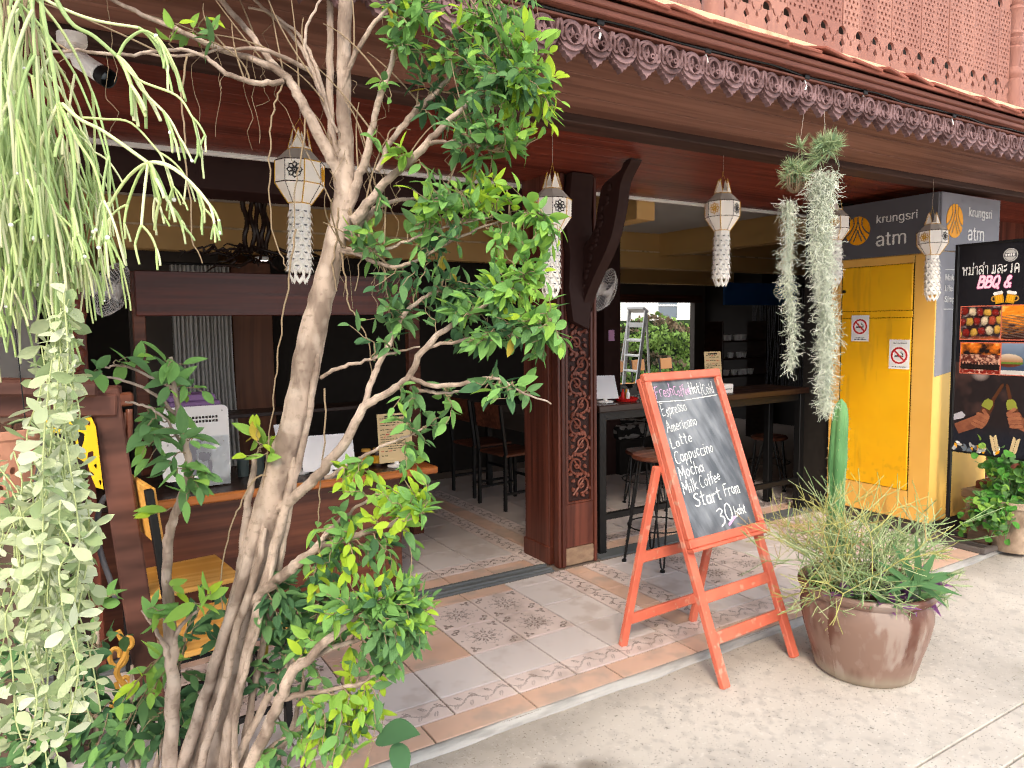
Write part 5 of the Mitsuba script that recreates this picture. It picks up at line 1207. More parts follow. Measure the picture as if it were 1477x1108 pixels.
# ---- glimpse of the yard through the back door
t = thing('step_ladder', 'tall aluminium step ladder standing in the back doorway', 'ladder')
LY = 9.2
def lad(a, b, Y): return np.array(oy(a, b, Y))
A0, A1 = oy(896, 600, 9.3), oy(908, 447, 9.5); B0, B1 = oy(912, 606, 8.9), oy(932, 447, 9.1)
A0 = A1 + (A0 - A1) * (A1[2] + .03) / (A1[2] - A0[2]); B0 = B1 + (B0 - B1) * (B1[2] + .03) / (B1[2] - B0[2])
for a_, b_ in ((A0, A1), (B0, B1)): put('stile', bar(a_, b_, .06, .03, (1, 0, 0), .003), 'm_metal', t)
for k in range(1, 7): s = k / 7; put('tread', bar(A0 + (A1 - A0) * s, B0 + (B1 - B0) * s, .08, .025, (0, 1, 0), .002), 'm_metal', t)
put('top_cap', bar(A1, B1, .14, .04, (0, 1, 0), .003), 'm_metal', t)
for P1, dx in ((A1, .25), (B1, .75)): put('rear_stile', bar(P1, np.array((P1[0] + dx, P1[1] + .7, -.03)), .035, .025, (1, 0, 0), .002), 'm_metal', t)
gY = 'orange chairs in the back yard'
mat('m_orange_wood', '#c98a4c', .5)
YC = chair_parts('m_orange_wood', 'm_black', .47, .86)
for i, (a, b) in enumerate(((905, 530), (935, 530), (975, 525))):
    q = oy(a, b + 14, 9.6 + .1 * i); chair(YC, q[0], q[1], .2, ('orange wood yard chair behind the step ladder', 'orange wood yard chair between the ladder and the chalkboard corner', 'orange wood yard chair rightmost in the back doorway')[i], gY)
t = thing('white_house', 'white rendered house wall with one window beyond the yard', 'building')
wl = oy(950, 440, 14.0)
put('wall', cat([bx2((8.0, 14.0, -.05), (24.0, 14.3, 7.0), 0)]), 'm_white_wall', t)
w0, w1 = oy(948, 459, 13.97), oy(976, 425, 13.97)
f_ = put('window', cat([bx2((w0[0], 13.95, w0[2]), (w1[0], 13.99, w1[2]), .004)]), 'm_window', t)
put('frame', cat([bx2((w0[0] - .05, 13.93, w0[2] - .05), (w0[0], 14.0, w1[2] + .05), .004), bx2((w1[0], 13.93, w0[2] - .05), (w1[0] + .05, 14.0, w1[2] + .05), .004), bx2((w0[0], 13.93, w0[2] - .06), (w1[0], 14.0, w0[2] - .002), .004), bx2((w0[0], 13.93, (w0[2] + w1[2]) / 2), (w1[0], 13.96, (w0[2] + w1[2]) / 2 + .04), .003)]), 'm_white', f_)
struct('yard', sheet(2.0, 40, 8.62, 40, -.03), 'm_concrete')

# dim furniture behind the bar
mat('m_pattern', mikit.proc(lambda p, n, uv: mix(C('#1c1a19'), C('#8d8984'), sst(.5, .56, fbm(p.x * 16, p.y * 16, p.z * 16, octaves=2)))), .9)
t = thing('patterned_bench', 'black and grey patterned upholstered bench in the gloom behind the bar counter', 'bench')
q0, q1 = oy(885, 640, 5.6), oy(1010, 600, 5.6)
put('seat', bx2((q0[0], 5.5, .36), (q0[0] + 1.5, 6.0, .50), .04), 'm_pattern', t); put('back', bx2((q0[0], 5.98, .30), (q0[0] + 1.5, 6.12, .86), .04), 'm_pattern', t)
put('base', bx2((q0[0] + .03, 5.53, .0), (q0[0] + 1.47, 6.05, .355), .01), 'm_inner_black', t)
t = thing('cup_shelf', 'dark shelf with stacked white cups in the gloom behind the tan menu card', 'shelf')
q0 = oy(1050, 545, 6.2); r = np.random.default_rng(23)
for k in range(3): put('board', bx2((q0[0] - .1, 6.2, q0[2] + .22 * k), (q0[0] + .7, 6.5, q0[2] + .22 * k + .02), .003), 'm_dark_wood', t)
for s_ in (0, 1): put('side', bx2((q0[0] - .1 + .79 * s_, 6.2, .0), (q0[0] - .08 + .79 * s_, 6.5, q0[2] + .7), .003), 'm_dark_wood', t)
cup = mikit.ply(lathe([(0, 0), (.028, 0), (.040, .07), (.037, .07), (.026, .004), (0, .004)], 16), 'm_white', smooth=35)
for k in range(3):
    for j in range(6):
        if r.random() < .8: put('cup', cup, None, t, to=at((q0[0] + .1 * j + r.normal(0, .01), 6.28 + r.normal(0, .02), q0[2] + .22 * k + .021), rotz(r.uniform(0, 6))))
# ================================================================== leaves
def leaf_mesh(w=.44, fold=.12, droop=.18, tip=.0, n=7, seed=0, shape='ellipse'):
    """one leaf along +y, length 1, with a folded midrib, drooping tip and short stalk"""
    t = np.linspace(0, 1, n)
    if shape == 'ellipse': hw = .5 * w * np.sin(PI * t ** .92) ** .72 * (1 - .25 * t)
    elif shape == 'obovate': hw = .5 * w * np.sin(PI * t ** 1.5) ** .70
    elif shape == 'round': hw = .5 * w * np.sin(PI * t) ** .5
    else: hw = .5 * w * np.sin(PI * t ** .7) ** .9
    hw[0] = .012; hw[-1] = .008 if shape != 'round' else .02
    z = -droop * t ** 2
    v = []
    for k in range(n):
        v += [(-hw[k], t[k], z[k] + fold * hw[k] * 2), (0, t[k], z[k]), (hw[k], t[k], z[k] + fold * hw[k] * 2)]
    f = []
    for k in range(n - 1):
        a = 3 * k
        for c in (0, 1): f += [[a + c, a + c + 1, a + c + 4], [a + c, a + c + 4, a + c + 3]]
    return trimesh.Trimesh(np.array(v, float), np.array(f), process=False)
LV = [leaf_mesh(.50, .10, .10), leaf_mesh(.54, .22, .22), leaf_mesh(.46, .05, .30), leaf_mesh(.52, .30, .05), leaf_mesh(.42, .15, -.08)]
SV = [leaf_mesh(.50, .05, .10, shape='obovate', n=6), leaf_mesh(.55, .18, .2, shape='obovate', n=6), leaf_mesh(.42, .02, -.1, shape='obovate', n=6)]
_lp = {}
def leaf_ply(lib, vi, m):
    k = (id(lib), vi, m)
    if k not in _lp: _lp[k] = mikit.ply(lib[vi], m, smooth=True)
    return _lp[k]
def leaf_mat(o, d, n, L):
    d = nrm(d); x = nrm(np.cross(d, n)); z = np.cross(x, d); return frame_m(o, x * L, d * L, z * L)
class Leaves:
    def __init__(s, lib): s.lib, s.items = lib, []
    def add(s, o, d, n, L, m, vi): s.items.append((leaf_mat(o, d, n, L), m, vi))
    def build(s, parent, name='leaf', most=300, rest='foliage'):
        def size(it):
            c = it[0][:3, 3] - CAM; z = c @ FWD
            if z < .1: return -1
            x, y = (c @ RGT) / z * FPX, (c @ UPV) / z * FPX
            return -1 if abs(x) > 745 or abs(y) > 560 else np.linalg.norm(it[0][:3, 1]) / z
        order = sorted(range(len(s.items)), key=lambda i: -size(s.items[i]))
        for i in order[:most]:
            M, m, vi = s.items[i]; put(name, leaf_ply(s.lib, vi, m), None, parent, to=M)
        groups = {}
        for i in order[most:]:
            M, m, vi = s.items[i]; groups.setdefault(m, []).append(tf(s.lib[vi], M))
        for m, ms in groups.items(): put(rest, cat(ms), m, parent, smooth=True, kind='stuff')
def bez(a, c, b, n): t = np.linspace(0, 1, n)[:, None]; return a * (1 - t) ** 2 + 2 * c * t * (1 - t) + b * t * t
UPZ = np.array((0, 0, 1.0))

class Branching:
    """limbs given as rows (x, y, distance, width) read off the survey sight lines, then twigs grown into leafy masses"""
    def __init__(s, key, seed): s.key, s.nodes, s.rg, s.tw, s.lv = key, [], np.random.default_rng(seed), [], Leaves(LV); s.nm = s.lm = s.wm = 1.0
    def limb(s, rows, name='branch', knob=.05, n=10, reg=True, m='m_bark', lab=None):
        c = np.array([list(od(x, y, D)) + [w * D / FPX / 2 * s.wm] for x, y, D, w in rows]); q = smooth_path(c, 5)
        jit = s.rg.normal(0, knob * .6, len(q)); q[:, 3] *= 1 + jit
        q[:, :3] += s.rg.normal(0, .0016, (len(q), 3))
        mm = tube(q[:, :3], np.maximum(q[:, 3], .0012), n)
        put(name, mm, m, s.key, smooth=True, label=lab)
        if reg:
            t = np.gradient(q[:, :3], axis=0)
            for i in range(len(q)): s.nodes.append((q[i, :3], nrm(t[i]), q[i, 3]))
    def mass(s, cx, cy, D, rx, ry, rd, n, per, tones, L=.062, reach=.5, out=(0, 0, 0)):
        n = int(round(n * s.nm)); L *= s.lm; NP = np.array([a[0] for a in s.nodes])
        c = od(cx, cy, D); ax = RGT * rx * D / FPX; ay = UPV * ry * D / FPX; az = FWD * rd
        for _ in range(n):
            while True:
                q = s.rg.uniform(-1, 1, 3)
                if q @ q < 1: break
            q = q / (np.linalg.norm(q) + 1e-6) * (np.linalg.norm(q) ** .6)
            tgt = c + ax * q[0] + ay * q[1] + az * q[2]
            dist = np.linalg.norm(NP - tgt, axis=1) + .02 * s.rg.random(len(NP)); i = int(np.argmin(dist)); base, bd, br = s.nodes[i]
            dd = tgt - base; ln = np.linalg.norm(dd)
            if ln < .05: continue
            ctrl = base + bd * ln * .4 + dd * .15 + np.array((0, 0, .05 * ln))
            P = bez(base, ctrl, tgt, 9); P[1:-1] += s.rg.normal(0, .004, (7, 3))
            s.tw.append(tube(P, np.linspace(min(.0045, .0016 + .006 * ln), .0011, 9), 4, False))
            k = max(3, int(per * s.rg.uniform(.7, 1.3))); tone = tones[min(len(tones) - 1, int(s.rg.random() * len(tones)))]
            span = min(1.0, .20 / ln) if ln > .2 else .8
            a0 = s.rg.uniform(0, 2 * PI)
            for j in range(k):
                t = 1 - span * (j / k) ** 1.05; u = t * 8; i0 = min(7, int(u)); o = P[i0] + (P[i0 + 1] - P[i0]) * (u - i0); td = nrm(P[i0 + 1] - P[i0])
                ang = a0 + j * 2.4; side = nrm(np.cross(td, UPZ + .01)); up_ = np.cross(side, td); lat = side * math.cos(ang) + up_ * math.sin(ang)
                spread = .25 if j == 0 else s.rg.uniform(.6, 1.1)
                d = nrm(td * (1 - .45 * spread) + lat * spread * .9 + np.array((0, 0, s.rg.normal(-.10, .18))) + s.rg.normal(0, .12, 3))
                nn = nrm(UPZ * .8 + np.array((.15, -.45, 0)) + s.rg.normal(0, .42, 3) + lat * .2)
                if abs(nn @ d) > .95: nn = nrm(nn + s.rg.normal(0, .5, 3))
                ll = L * s.rg.uniform(.62, 1.15) * (.75 if j == 0 else 1)
                m = tone if s.rg.random() < .75 else tones[int(s.rg.random() * len(tones))]
                if s.rg.random() < .004: m = 'm_leaf_yellow'
                if j <= 1 and s.rg.random() < .4: m = {'m_leaf_dark': 'm_leaf_mid', 'm_leaf_mid': 'm_leaf_green', 'm_leaf_green': 'm_leaf_light', 'm_leaf_light': 'm_leaf_lime'}.get(m, m)
                s.lv.add(o, d, nn, ll, m, int(s.rg.integers(len(LV))))
    def finish(s):
        if s.tw: put('twigs', cat(s.tw), 'm_twig', s.key, smooth=True, kind='stuff')
        s.lv.build(s.key)

# ------------------------------------------------------------------ the ficus in front
FT = thing('ficus_tree', 'slanting pale barked fig tree with hanging roots and glossy leaves, in front of the cafe', 'tree')
B = Branching(FT, 11); B.nm, B.lm, B.wm = 1.65, .84, .80
d0 = 1.95
B.limb([(262, 1300, 1.98, 110), (300, 1110, 1.97, 78), (325, 1000, 1.96, 66), (352, 880, 1.95, 60), (378, 770, 1.94, 58), (408, 665, 1.93, 52), (432, 580, 1.93, 49), (446, 505, 1.93, 50), (464, 430, 1.93, 44), (484, 350, 1.93, 40), (497, 290, 1.93, 38), (499, 230, 1.93, 30), (495, 150, 1.93, 26), (496, 70, 1.93, 25), (498, -20, 1.93, 24), (500, -110, 1.93, 22)], 'trunk', .05, 18)
for i, rows in enumerate((
    [(200, 1320, 1.90, 40), (262, 1108, 1.90, 24), (310, 960, 1.90, 20), (345, 850, 1.90, 22), (380, 735, 1.91, 18), (402, 680, 1.92, 12)],
    [(300, 1320, 1.88, 36), (322, 1100, 1.88, 20), (345, 990, 1.885, 18), (372, 880, 1.89, 20), (402, 770, 1.89, 17), (418, 700, 1.90, 13), (424, 660, 1.91, 8)],
    [(340, 1320, 1.93, 26), (352, 1090, 1.93, 15), (372, 960, 1.93, 13), (398, 850, 1.92, 12), (412, 760, 1.91, 14), (425, 690, 1.91, 13), (445, 600, 1.90, 11), (455, 540, 1.90, 12), (457, 512, 1.91, 8)],
    [(250, 1320, 1.87, 30), (290, 1108, 1.87, 16), (318, 1010, 1.87, 14), (338, 920, 1.875, 15), (368, 830, 1.88, 13), (384, 760, 1.89, 8)],
    [(225, 1320, 1.94, 22), (276, 1060, 1.93, 13), (335, 905, 1.92, 12), (350, 820, 1.91, 9)],
    [(345, 1320, 1.86, 18), (338, 1080, 1.86, 11), (350, 985, 1.86, 10), (374, 900, 1.865, 8), (392, 820, 1.875, 9), (396, 775, 1.885, 5)])):
    B.limb(rows, 'aerial_root', .06, 9, reg=False)
LIMBS = [
    [(494, 262, 1.93, 20), (470, 215, 1.92, 22), (447, 170, 1.91, 20), (428, 135, 1.90, 18), (408, 108, 1.89, 15), (365, 85, 1.87, 12), (320, 72, 1.85, 10), (250, 40, 1.8, 9), (180, 10, 1.76, 8), (120, -30, 1.72, 7)],
    [(412, 115, 1.89, 13), (385, 80, 1.91, 12), (355, 40, 1.92, 11), (318, 0, 1.94, 10), (280, -40, 1.95, 9)],
    [(408, 118, 1.89, 11), (370, 120, 1.85, 10), (325, 105, 1.82, 9), (290, 78, 1.80, 7), (240, 72, 1.76, 6), (180, 80, 1.70, 6), (110, 72, 1.66, 6), (60, 80, 1.62, 5)],
    [(452, 105, 1.91, 9), (400, 78, 1.86, 8), (340, 70, 1.84, 6), (270, 80, 1.80, 5), (200, 78, 1.77, 4)],
    [(492, 300, 1.95, 12), (478, 210, 1.97, 13), (476, 120, 1.98, 13), (476, 40, 1.98, 12), (478, -40, 1.98, 11)],
    [(489, 226, 1.93, 10), (470, 160, 1.95, 9), (448, 95, 1.97, 8), (415, 45, 1.99, 7), (372, 5, 2.0, 6), (340, -30, 2.0, 5)],
    [(484, 200, 1.94, 6), (455, 95, 1.96, 7), (430, 50, 1.97, 6), (390, 20, 1.98, 5), (360, 12, 1.98, 4)],
    [(487, 190, 1.90, 6), (462, 130, 1.87, 6), (440, 70, 1.85, 6), (446, 30, 1.84, 5), (470, -10, 1.84, 4)],
    [(495, 130, 1.92, 9), (510, 85, 1.91, 9), (535, 40, 1.9, 8), (570, 0, 1.9, 7), (600, -30, 1.9, 6)],
    [(500, 310, 1.92, 20), (516, 262, 1.91, 17), (530, 222, 1.90, 14), (534, 195, 1.90, 12), (545, 150, 1.89, 12), (562, 100, 1.88, 10), (574, 50, 1.87, 8), (580, 20, 1.87, 6)],
    [(508, 322, 1.91, 22), (536, 288, 1.89, 18), (562, 258, 1.87, 15), (590, 235, 1.86, 14), (622, 200, 1.84, 13), (652, 170, 1.82, 10), (690, 140, 1.80, 8), (722, 128, 1.79, 6)],
    [(545, 248, 1.89, 10), (560, 210, 1.90, 10), (590, 172, 1.91, 12), (620, 142, 1.92, 11), (650, 110, 1.92, 9), (690, 68, 1.92, 7), (725, 40, 1.92, 5), (760, 10, 1.92, 4)],
    [(618, 205, 1.84, 8), (640, 205, 1.82, 8), (672, 208, 1.80, 6), (708, 216, 1.79, 4)],
    [(500, 345, 1.92, 14), (525, 318, 1.93, 11), (545, 300, 1.94, 9), (580, 288, 1.94, 7), (630, 286, 1.94, 5), (676, 274, 1.94, 4)],
    [(490, 362, 1.91, 10), (515, 366, 1.88, 8), (545, 380, 1.86, 7), (575, 384, 1.85, 7), (605, 374, 1.83, 6), (655, 346, 1.81, 5), (712, 322, 1.79, 4), (765, 306, 1.77, 3)],
    [(492, 358, 1.90, 9), (530, 363, 1.86, 8), (565, 358, 1.84, 6), (604, 342, 1.82, 5), (650, 326, 1.80, 4), (704, 314, 1.78, 3)],
    [(405, 735, 1.91, 18), (432, 710, 1.88, 19), (460, 684, 1.86, 19), (492, 645, 1.84, 18), (526, 588, 1.82, 16), (556, 568, 1.81, 14), (588, 545, 1.80, 13), (610, 506, 1.79, 12), (650, 470, 1.77, 10), (694, 444, 1.76, 8), (742, 414, 1.74, 5)],
    [(526, 590, 1.82, 12), (534, 555, 1.84, 11), (545, 528, 1.85, 11), (562, 496, 1.86, 10), (574, 464, 1.87, 9), (604, 434, 1.88, 7), (632, 420, 1.88, 5)],
    [(592, 544, 1.80, 9), (630, 557, 1.76, 9), (672, 553, 1.74, 8), (712, 545, 1.72, 6), (758, 567, 1.70, 4), (796, 582, 1.69, 3)],
    [(592, 560, 1.80, 7), (620, 565, 1.79, 7), (650, 566, 1.78, 5), (690, 560, 1.77, 4)],
    [(620, 500, 1.79, 7), (660, 492, 1.77, 6), (712, 483, 1.75, 5), (784, 472, 1.73, 3)],
    [(462, 545, 1.91, 7), (485, 532, 1.89, 7), (520, 522, 1.87, 6), (560, 510, 1.85, 5), (605, 500, 1.84, 3)],
    [(470, 690, 1.85, 8), (510, 668, 1.83, 7), (560, 640, 1.80, 5), (610, 620, 1.79, 4)],
    [(352, 880, 1.92, 14), (386, 848, 1.86, 19), (415, 824, 1.82, 20), (440, 803, 1.80, 16), (470, 786, 1.78, 13), (508, 774, 1.76, 11), (550, 760, 1.75, 9), (604, 745, 1.73, 6)],
    [(440, 803, 1.80, 11), (462, 780, 1.81, 10), (480, 760, 1.81, 8), (510, 735, 1.81, 6), (540, 715, 1.81, 4)],
    [(335, 1180, 1.82, 26), (362, 1102, 1.78, 24), (385, 1052, 1.75, 23), (400, 1018, 1.73, 21), (420, 972, 1.72, 20), (445, 950, 1.71, 18), (470, 925, 1.70, 16), (500, 900, 1.69, 13), (515, 890, 1.69, 10)],
    [(402, 1010, 1.73, 12), (430, 1003, 1.74, 11), (470, 998, 1.75, 8), (520, 985, 1.75, 7), (545, 970, 1.75, 5)],
    [(440, 955, 1.72, 10), (480, 935, 1.74, 10), (520, 920, 1.75, 8), (560, 895, 1.76, 5)],
    [(330, 1160, 1.80, 16), (380, 1090, 1.80, 14), (420, 1060, 1.80, 12), (455, 1040, 1.80, 9), (500, 1030, 1.80, 6)],
    [(340, 1180, 1.84, 14), (410, 1075, 1.84, 12), (430, 1020, 1.85, 9), (440, 980, 1.86, 7)],
    [(320, 1140, 1.88, 14), (400, 980, 1.92, 14), (430, 940, 1.95, 12), (450, 900, 1.97, 8), (470, 870, 1.98, 6)],
]
for r_ in LIMBS: B.limb(r_, 'branch', .05, 9)
# thin hanging roots
rg = np.random.default_rng(4)
for rows in ([(427, 330, 1.9), (416, 400, 1.9), (402, 500, 1.9), (396, 560, 1.9), (386, 640, 1.9), (380, 720, 1.9)], [(494, 290, 1.93), (482, 305, 1.92), (476, 350, 1.92), (470, 402, 1.92), (466, 440, 1.92)], [(492, 362, 1.9), (498, 400, 1.9), (503, 440, 1.9), (520, 470, 1.9), (532, 500, 1.9), (536, 540, 1.9)],
             [(468, 560, 1.88), (467, 640, 1.88), (462, 700, 1.88), (458, 760, 1.88)], [(408, 118, 1.89), (396, 150, 1.88), (390, 190, 1.88), (388, 260, 1.88), (392, 330, 1.88), (410, 380, 1.88), (412, 390, 1.88)], [(270, 80, 1.78), (262, 150, 1.78), (268, 220, 1.78), (276, 330, 1.78), (292, 380, 1.78)],
             [(488, 300, 1.9), (486, 340, 1.9), (480, 380, 1.9), (486, 420, 1.9)], [(440, 170, 1.9), (436, 220, 1.9), (428, 260, 1.9), (424, 330, 1.9)], [(396, 690, 1.91), (368, 690, 1.88), (345, 730, 1.86), (330, 770, 1.86), (320, 830, 1.86), (321, 880, 1.86)], [(505, 300, 1.9), (520, 360, 1.9), (512, 420, 1.9)], [(558, 285, 1.88), (553, 380, 1.86), (560, 430, 1.86)]):
    q = smooth_path(np.array([list(od(*r_)) for r_ in rows]), 5); q[1:-1] += rg.normal(0, .0022, (len(q) - 2, 3))
    put('hanging_root', tube(q, np.linspace(.0028, .0016, len(q)), 5), 'm_twig', FT, smooth=True)
ms = []
for k in range(150):      # bare twigs and fine rootlets in the crown
    a, bd, br = B.nodes[rg.integers(len(B.nodes))]
    if a[2] < 1.62: continue
    if rg.random() < .45:
        L = rg.uniform(.06, .3); pts = [a + np.array((rg.normal(0, .01), rg.normal(0, .01), -L * t)) for t in np.linspace(0, 1, 7)]; ms.append(tube(smooth_path(pts, 2), .0009, 3, False))
    else:
        d = nrm(bd * .6 + RGT * rg.normal(-.4, .5) + UPV * rg.uniform(.1, 1)); L = rg.uniform(.08, .28); ms.append(tube(bez(a, a + d * L * .5 + UPZ * .02, a + d * L + rg.normal(0, .04, 3), 8), np.linspace(.0028, .0012, 8), 4, False))
put('bare_twigs', cat(ms), 'm_twig', FT, smooth=True, kind='stuff')
DK, MD, GR, LT, LM_ = 'm_leaf_dark', 'm_leaf_mid', 'm_leaf_green', 'm_leaf_light', 'm_leaf_lime'
B.mass(715, 60, 1.82, 85, 72, .22, 34, 8, [MD, GR, GR, LT, LT])
B.mass(725, 155, 1.80, 80, 62, .20, 30, 8, [DK, MD, GR, GR, LT])
B.mass(660, 120, 1.92, 70, 70, .16, 16, 7, [DK, DK, MD])
B.mass(770, 115, 1.74, 44, 85, .12, 16, 7, [GR, LT, LT, LM_])
B.mass(690, 205, 1.80, 60, 26, .14, 9, 7, [DK, MD, MD])
B.mass(585, 35, 1.84, 55, 45, .12, 16, 7, [GR, LT, LM_, MD])
B.mass(600, 68, 1.84, 60, 24, .10, 8, 7, [MD, GR])
B.mass(560, 140, 1.85, 20, 16, .06, 3, 5, [MD, GR])
B.mass(560, 225, 1.85, 26, 26, .06, 4, 5, [GR, LT])
B.mass(640, 290, 1.84, 80, 30, .14, 16, 6, [MD, GR, GR, LT])
B.mass(705, 285, 1.80, 50, 34, .10, 12, 6, [GR, LT, LM_])
B.mass(755, 345, 1.76, 58, 40, .10, 20, 6, [GR, GR, LT])
B.mass(650, 350, 1.84, 90, 32, .14, 12, 6, [DK, MD, MD, GR])
B.mass(540, 345, 1.86, 40, 40, .10, 9, 6, [MD, GR, LT])
B.mass(610, 420, 1.88, 90, 38, .16, 20, 6, [DK, DK, MD, MD])
B.mass(745, 420, 1.74, 54, 42, .12, 20, 7, [MD, GR, LT, LT])
B.mass(710, 470, 1.78, 80, 46, .16, 27, 7, [DK, MD, MD, GR])
B.mass(775, 480, 1.72, 46, 40, .10, 13, 6, [MD, GR, GR, LT])
B.mass(720, 560, 1.72, 70, 30, .12, 11, 6, [DK, MD, GR])
B.mass(790, 582, 1.69, 25, 14, .04, 3, 6, [GR, LT])
B.mass(545, 480, 1.88, 55, 34, .12, 6, 6, [DK, MD, MD])
B.mass(615, 590, 1.80, 55, 50, .10, 10, 7, [MD, MD, GR])
B.mass(605, 660, 1.80, 40, 45, .10, 8, 6, [MD, GR])
B.mass(505, 700, 1.84, 36, 40, .10, 8, 6, [GR, LT, LM_])
B.mass(575, 735, 1.74, 50, 38, .10, 18, 7, [GR, LT, LM_, LM_])
B.mass(480, 770, 1.80, 40, 40, .10, 9, 6, [MD, GR, LT])
B.mass(520, 850, 1.76, 80, 50, .14, 26, 7, [DK, MD, GR, GR, LM_])
B.mass(565, 905, 1.74, 60, 56, .14, 26, 7, [DK, MD, MD, GR])
B.mass(500, 940, 1.76, 80, 46, .14, 20, 7, [DK, MD, GR, LM_])
B.mass(590, 870, 1.72, 50, 40, .08, 14, 7, [MD, GR, LT])
B.mass(440, 880, 1.98, 70, 60, .14, 22, 8, [DK, DK, MD])
B.mass(420, 960, 1.98, 60, 50, .14, 12, 7, [DK, DK, MD])
B.mass(500, 1050, 1.76, 76, 50, .14, 22, 7, [MD, GR, LT, LM_])
B.mass(430, 1080, 1.80, 60, 50, .12, 12, 7, [DK, MD, GR])
B.nm = 1.0
B.mass(278, 40, 1.80, 40, 26, .08, 7, 6, [GR, LT, LT])
B.mass(300, 45, 1.82, 30, 14, .08, 3, 6, [MD, GR])
B.mass(370, 650, 1.88, 22, 18, .05, 3, 5, [LT, LM_])
B.finish()

# ------------------------------------------------------------------ sapling
SP = thing('ficus_sapling', 'thin upright sapling with knobbly stem and broad leaves, left of the slanting tree', 'tree')
S = Branching(SP, 21)
S.limb([(240, 1280, 1.9, 28), (246, 1080, 1.88, 22), (250, 1000, 1.86, 20), (247, 930, 1.85, 18), (242, 850, 1.84, 15), (241, 800, 1.84, 14), (248, 752, 1.83, 13), (258, 730, 1.82, 12), (268, 700, 1.82, 13), (272, 670, 1.81, 11), (266, 630, 1.80, 10), (258, 590, 1.80, 9), (250, 545, 1.80, 7), (247, 515, 1.80, 5)], 'trunk', .10, 10)
S.limb([(352, 860, 1.95, 12), (350, 790, 1.93, 12), (356, 735, 1.92, 11), (364, 690, 1.91, 10), (368, 655, 1.90, 7)], 'branch', .08, 8)
S.limb([(256, 600, 1.80, 6), (230, 575, 1.78, 5), (190, 552, 1.76, 4), (135, 540, 1.74, 3)], 'branch', .05, 6)
S.limb([(254, 560, 1.80, 5), (225, 548, 1.79, 4), (180, 528, 1.78, 4), (150, 530, 1.77, 3)], 'branch', .05, 6)
S.limb([(262, 640, 1.80, 5), (235, 600, 1.77, 4), (205, 585, 1.75, 4), (180, 580, 1.74, 3)], 'branch', .05, 6)
S.limb([(246, 960, 1.85, 10), (236, 930, 1.82, 8), (222, 905, 1.8, 6), (205, 880, 1.79, 4)], 'branch', .05, 6)
S.limb([(246, 940, 1.85, 8), (260, 905, 1.83, 6), (285, 880, 1.81, 4)], 'branch', .05, 6)
for a in ((160, 528, 50, 24, 6), (262, 545, 45, 34, 7), (265, 590, 45, 30, 3), (200, 590, 40, 34, 4), (250, 650, 46, 36, 6), (262, 695, 40, 34, 5), (225, 690, 30, 30, 3)):
    S.mass(a[0], a[1], 1.79, a[2], a[3], .10, a[4], 5, [MD, MD, GR], L=.074)
for a in ((225, 880, 45, 40, 5), (270, 890, 40, 35, 4), (205, 860, 30, 20, 2), (285, 860, 26, 26, 2)): S.mass(a[0], a[1], 1.80, a[2], a[3], .08, a[4], 5, [GR, LT, LT, LM_], L=.07)
S.mass(228, 735, 1.80, 12, 8, .03, 1, 3, [LT], L=.07)
S.mass(368, 640, 1.9, 26, 26, .05, 5, 5, [LT, LM_, GR], L=.06)
S.finish()

# ------------------------------------------------------------------ low shrub in the corner
SH = thing('low_shrub', 'dark glossy low shrub filling the bottom left corner under the hanging vines', 'shrub')
U = Branching(SH, 31)
for x, y, x2, y2 in ((120, 1250, 140, 900), (170, 1260, 190, 960), (220, 1260, 180, 1020), (60, 1250, 60, 960), (280, 1260, 330, 1000), (180, 1250, 250, 980)): U.limb([(x, y, 2.1, 12), ((x + x2) / 2 + 8, (y + y2) / 2, 2.1, 9), (x2, y2, 2.1, 5)], 'stem', .05, 6)
for a in ((150, 1050, 75, 50, 30), (210, 1060, 60, 45, 28), (60, 1050, 70, 60, 24), (140, 950, 36, 40, 8), (330, 880, 50, 36, 14), (310, 1010, 45, 50, 12), (40, 950, 40, 50, 10)): U.mass(a[0], a[1], 2.08, a[2], a[3], .14, a[4], 6, [DK, DK, MD], L=.066)
U.mass(150, 880, 1.95, 20, 30, .05, 2, 3, [GR], L=.085)
U.mass(190, 1020, 1.80, 45, 36, .08, 6, 5, [MD, GR, LT], L=.070)
U.finish()
# the single big drooping leaf at the porch edge
BL = thing('broad_leaf_plant', 'single broad dark heart shaped leaf drooping over the porch edge', 'plant')
bl = leaf_mesh(.62, .10, .12, n=12, shape='lance'); a, b = od(598, 1075, 1.60), od(618, 1062, 1.60)
put('leaf', tf(bl, leaf_mat(od(545, 1062, 1.66), od(616, 1050, 1.58) - od(545, 1062, 1.66), UPZ + np.array((0.2, -.9, 0)), .125)), 'm_leaf_dark', BL, smooth=True)
put('leaf', tf(bl, leaf_mat(od(572, 1070, 1.64), od(580, 1112, 1.60) - od(572, 1070, 1.64), UPZ + np.array((0.2, -.9, 0)), .085)), 'm_leaf_dark', BL, smooth=True)
put('stalk', tube([od(480, 1120, 1.75), od(520, 1075, 1.70), od(545, 1062, 1.66)], .0022, 5), 'm_twig', BL, smooth=True)

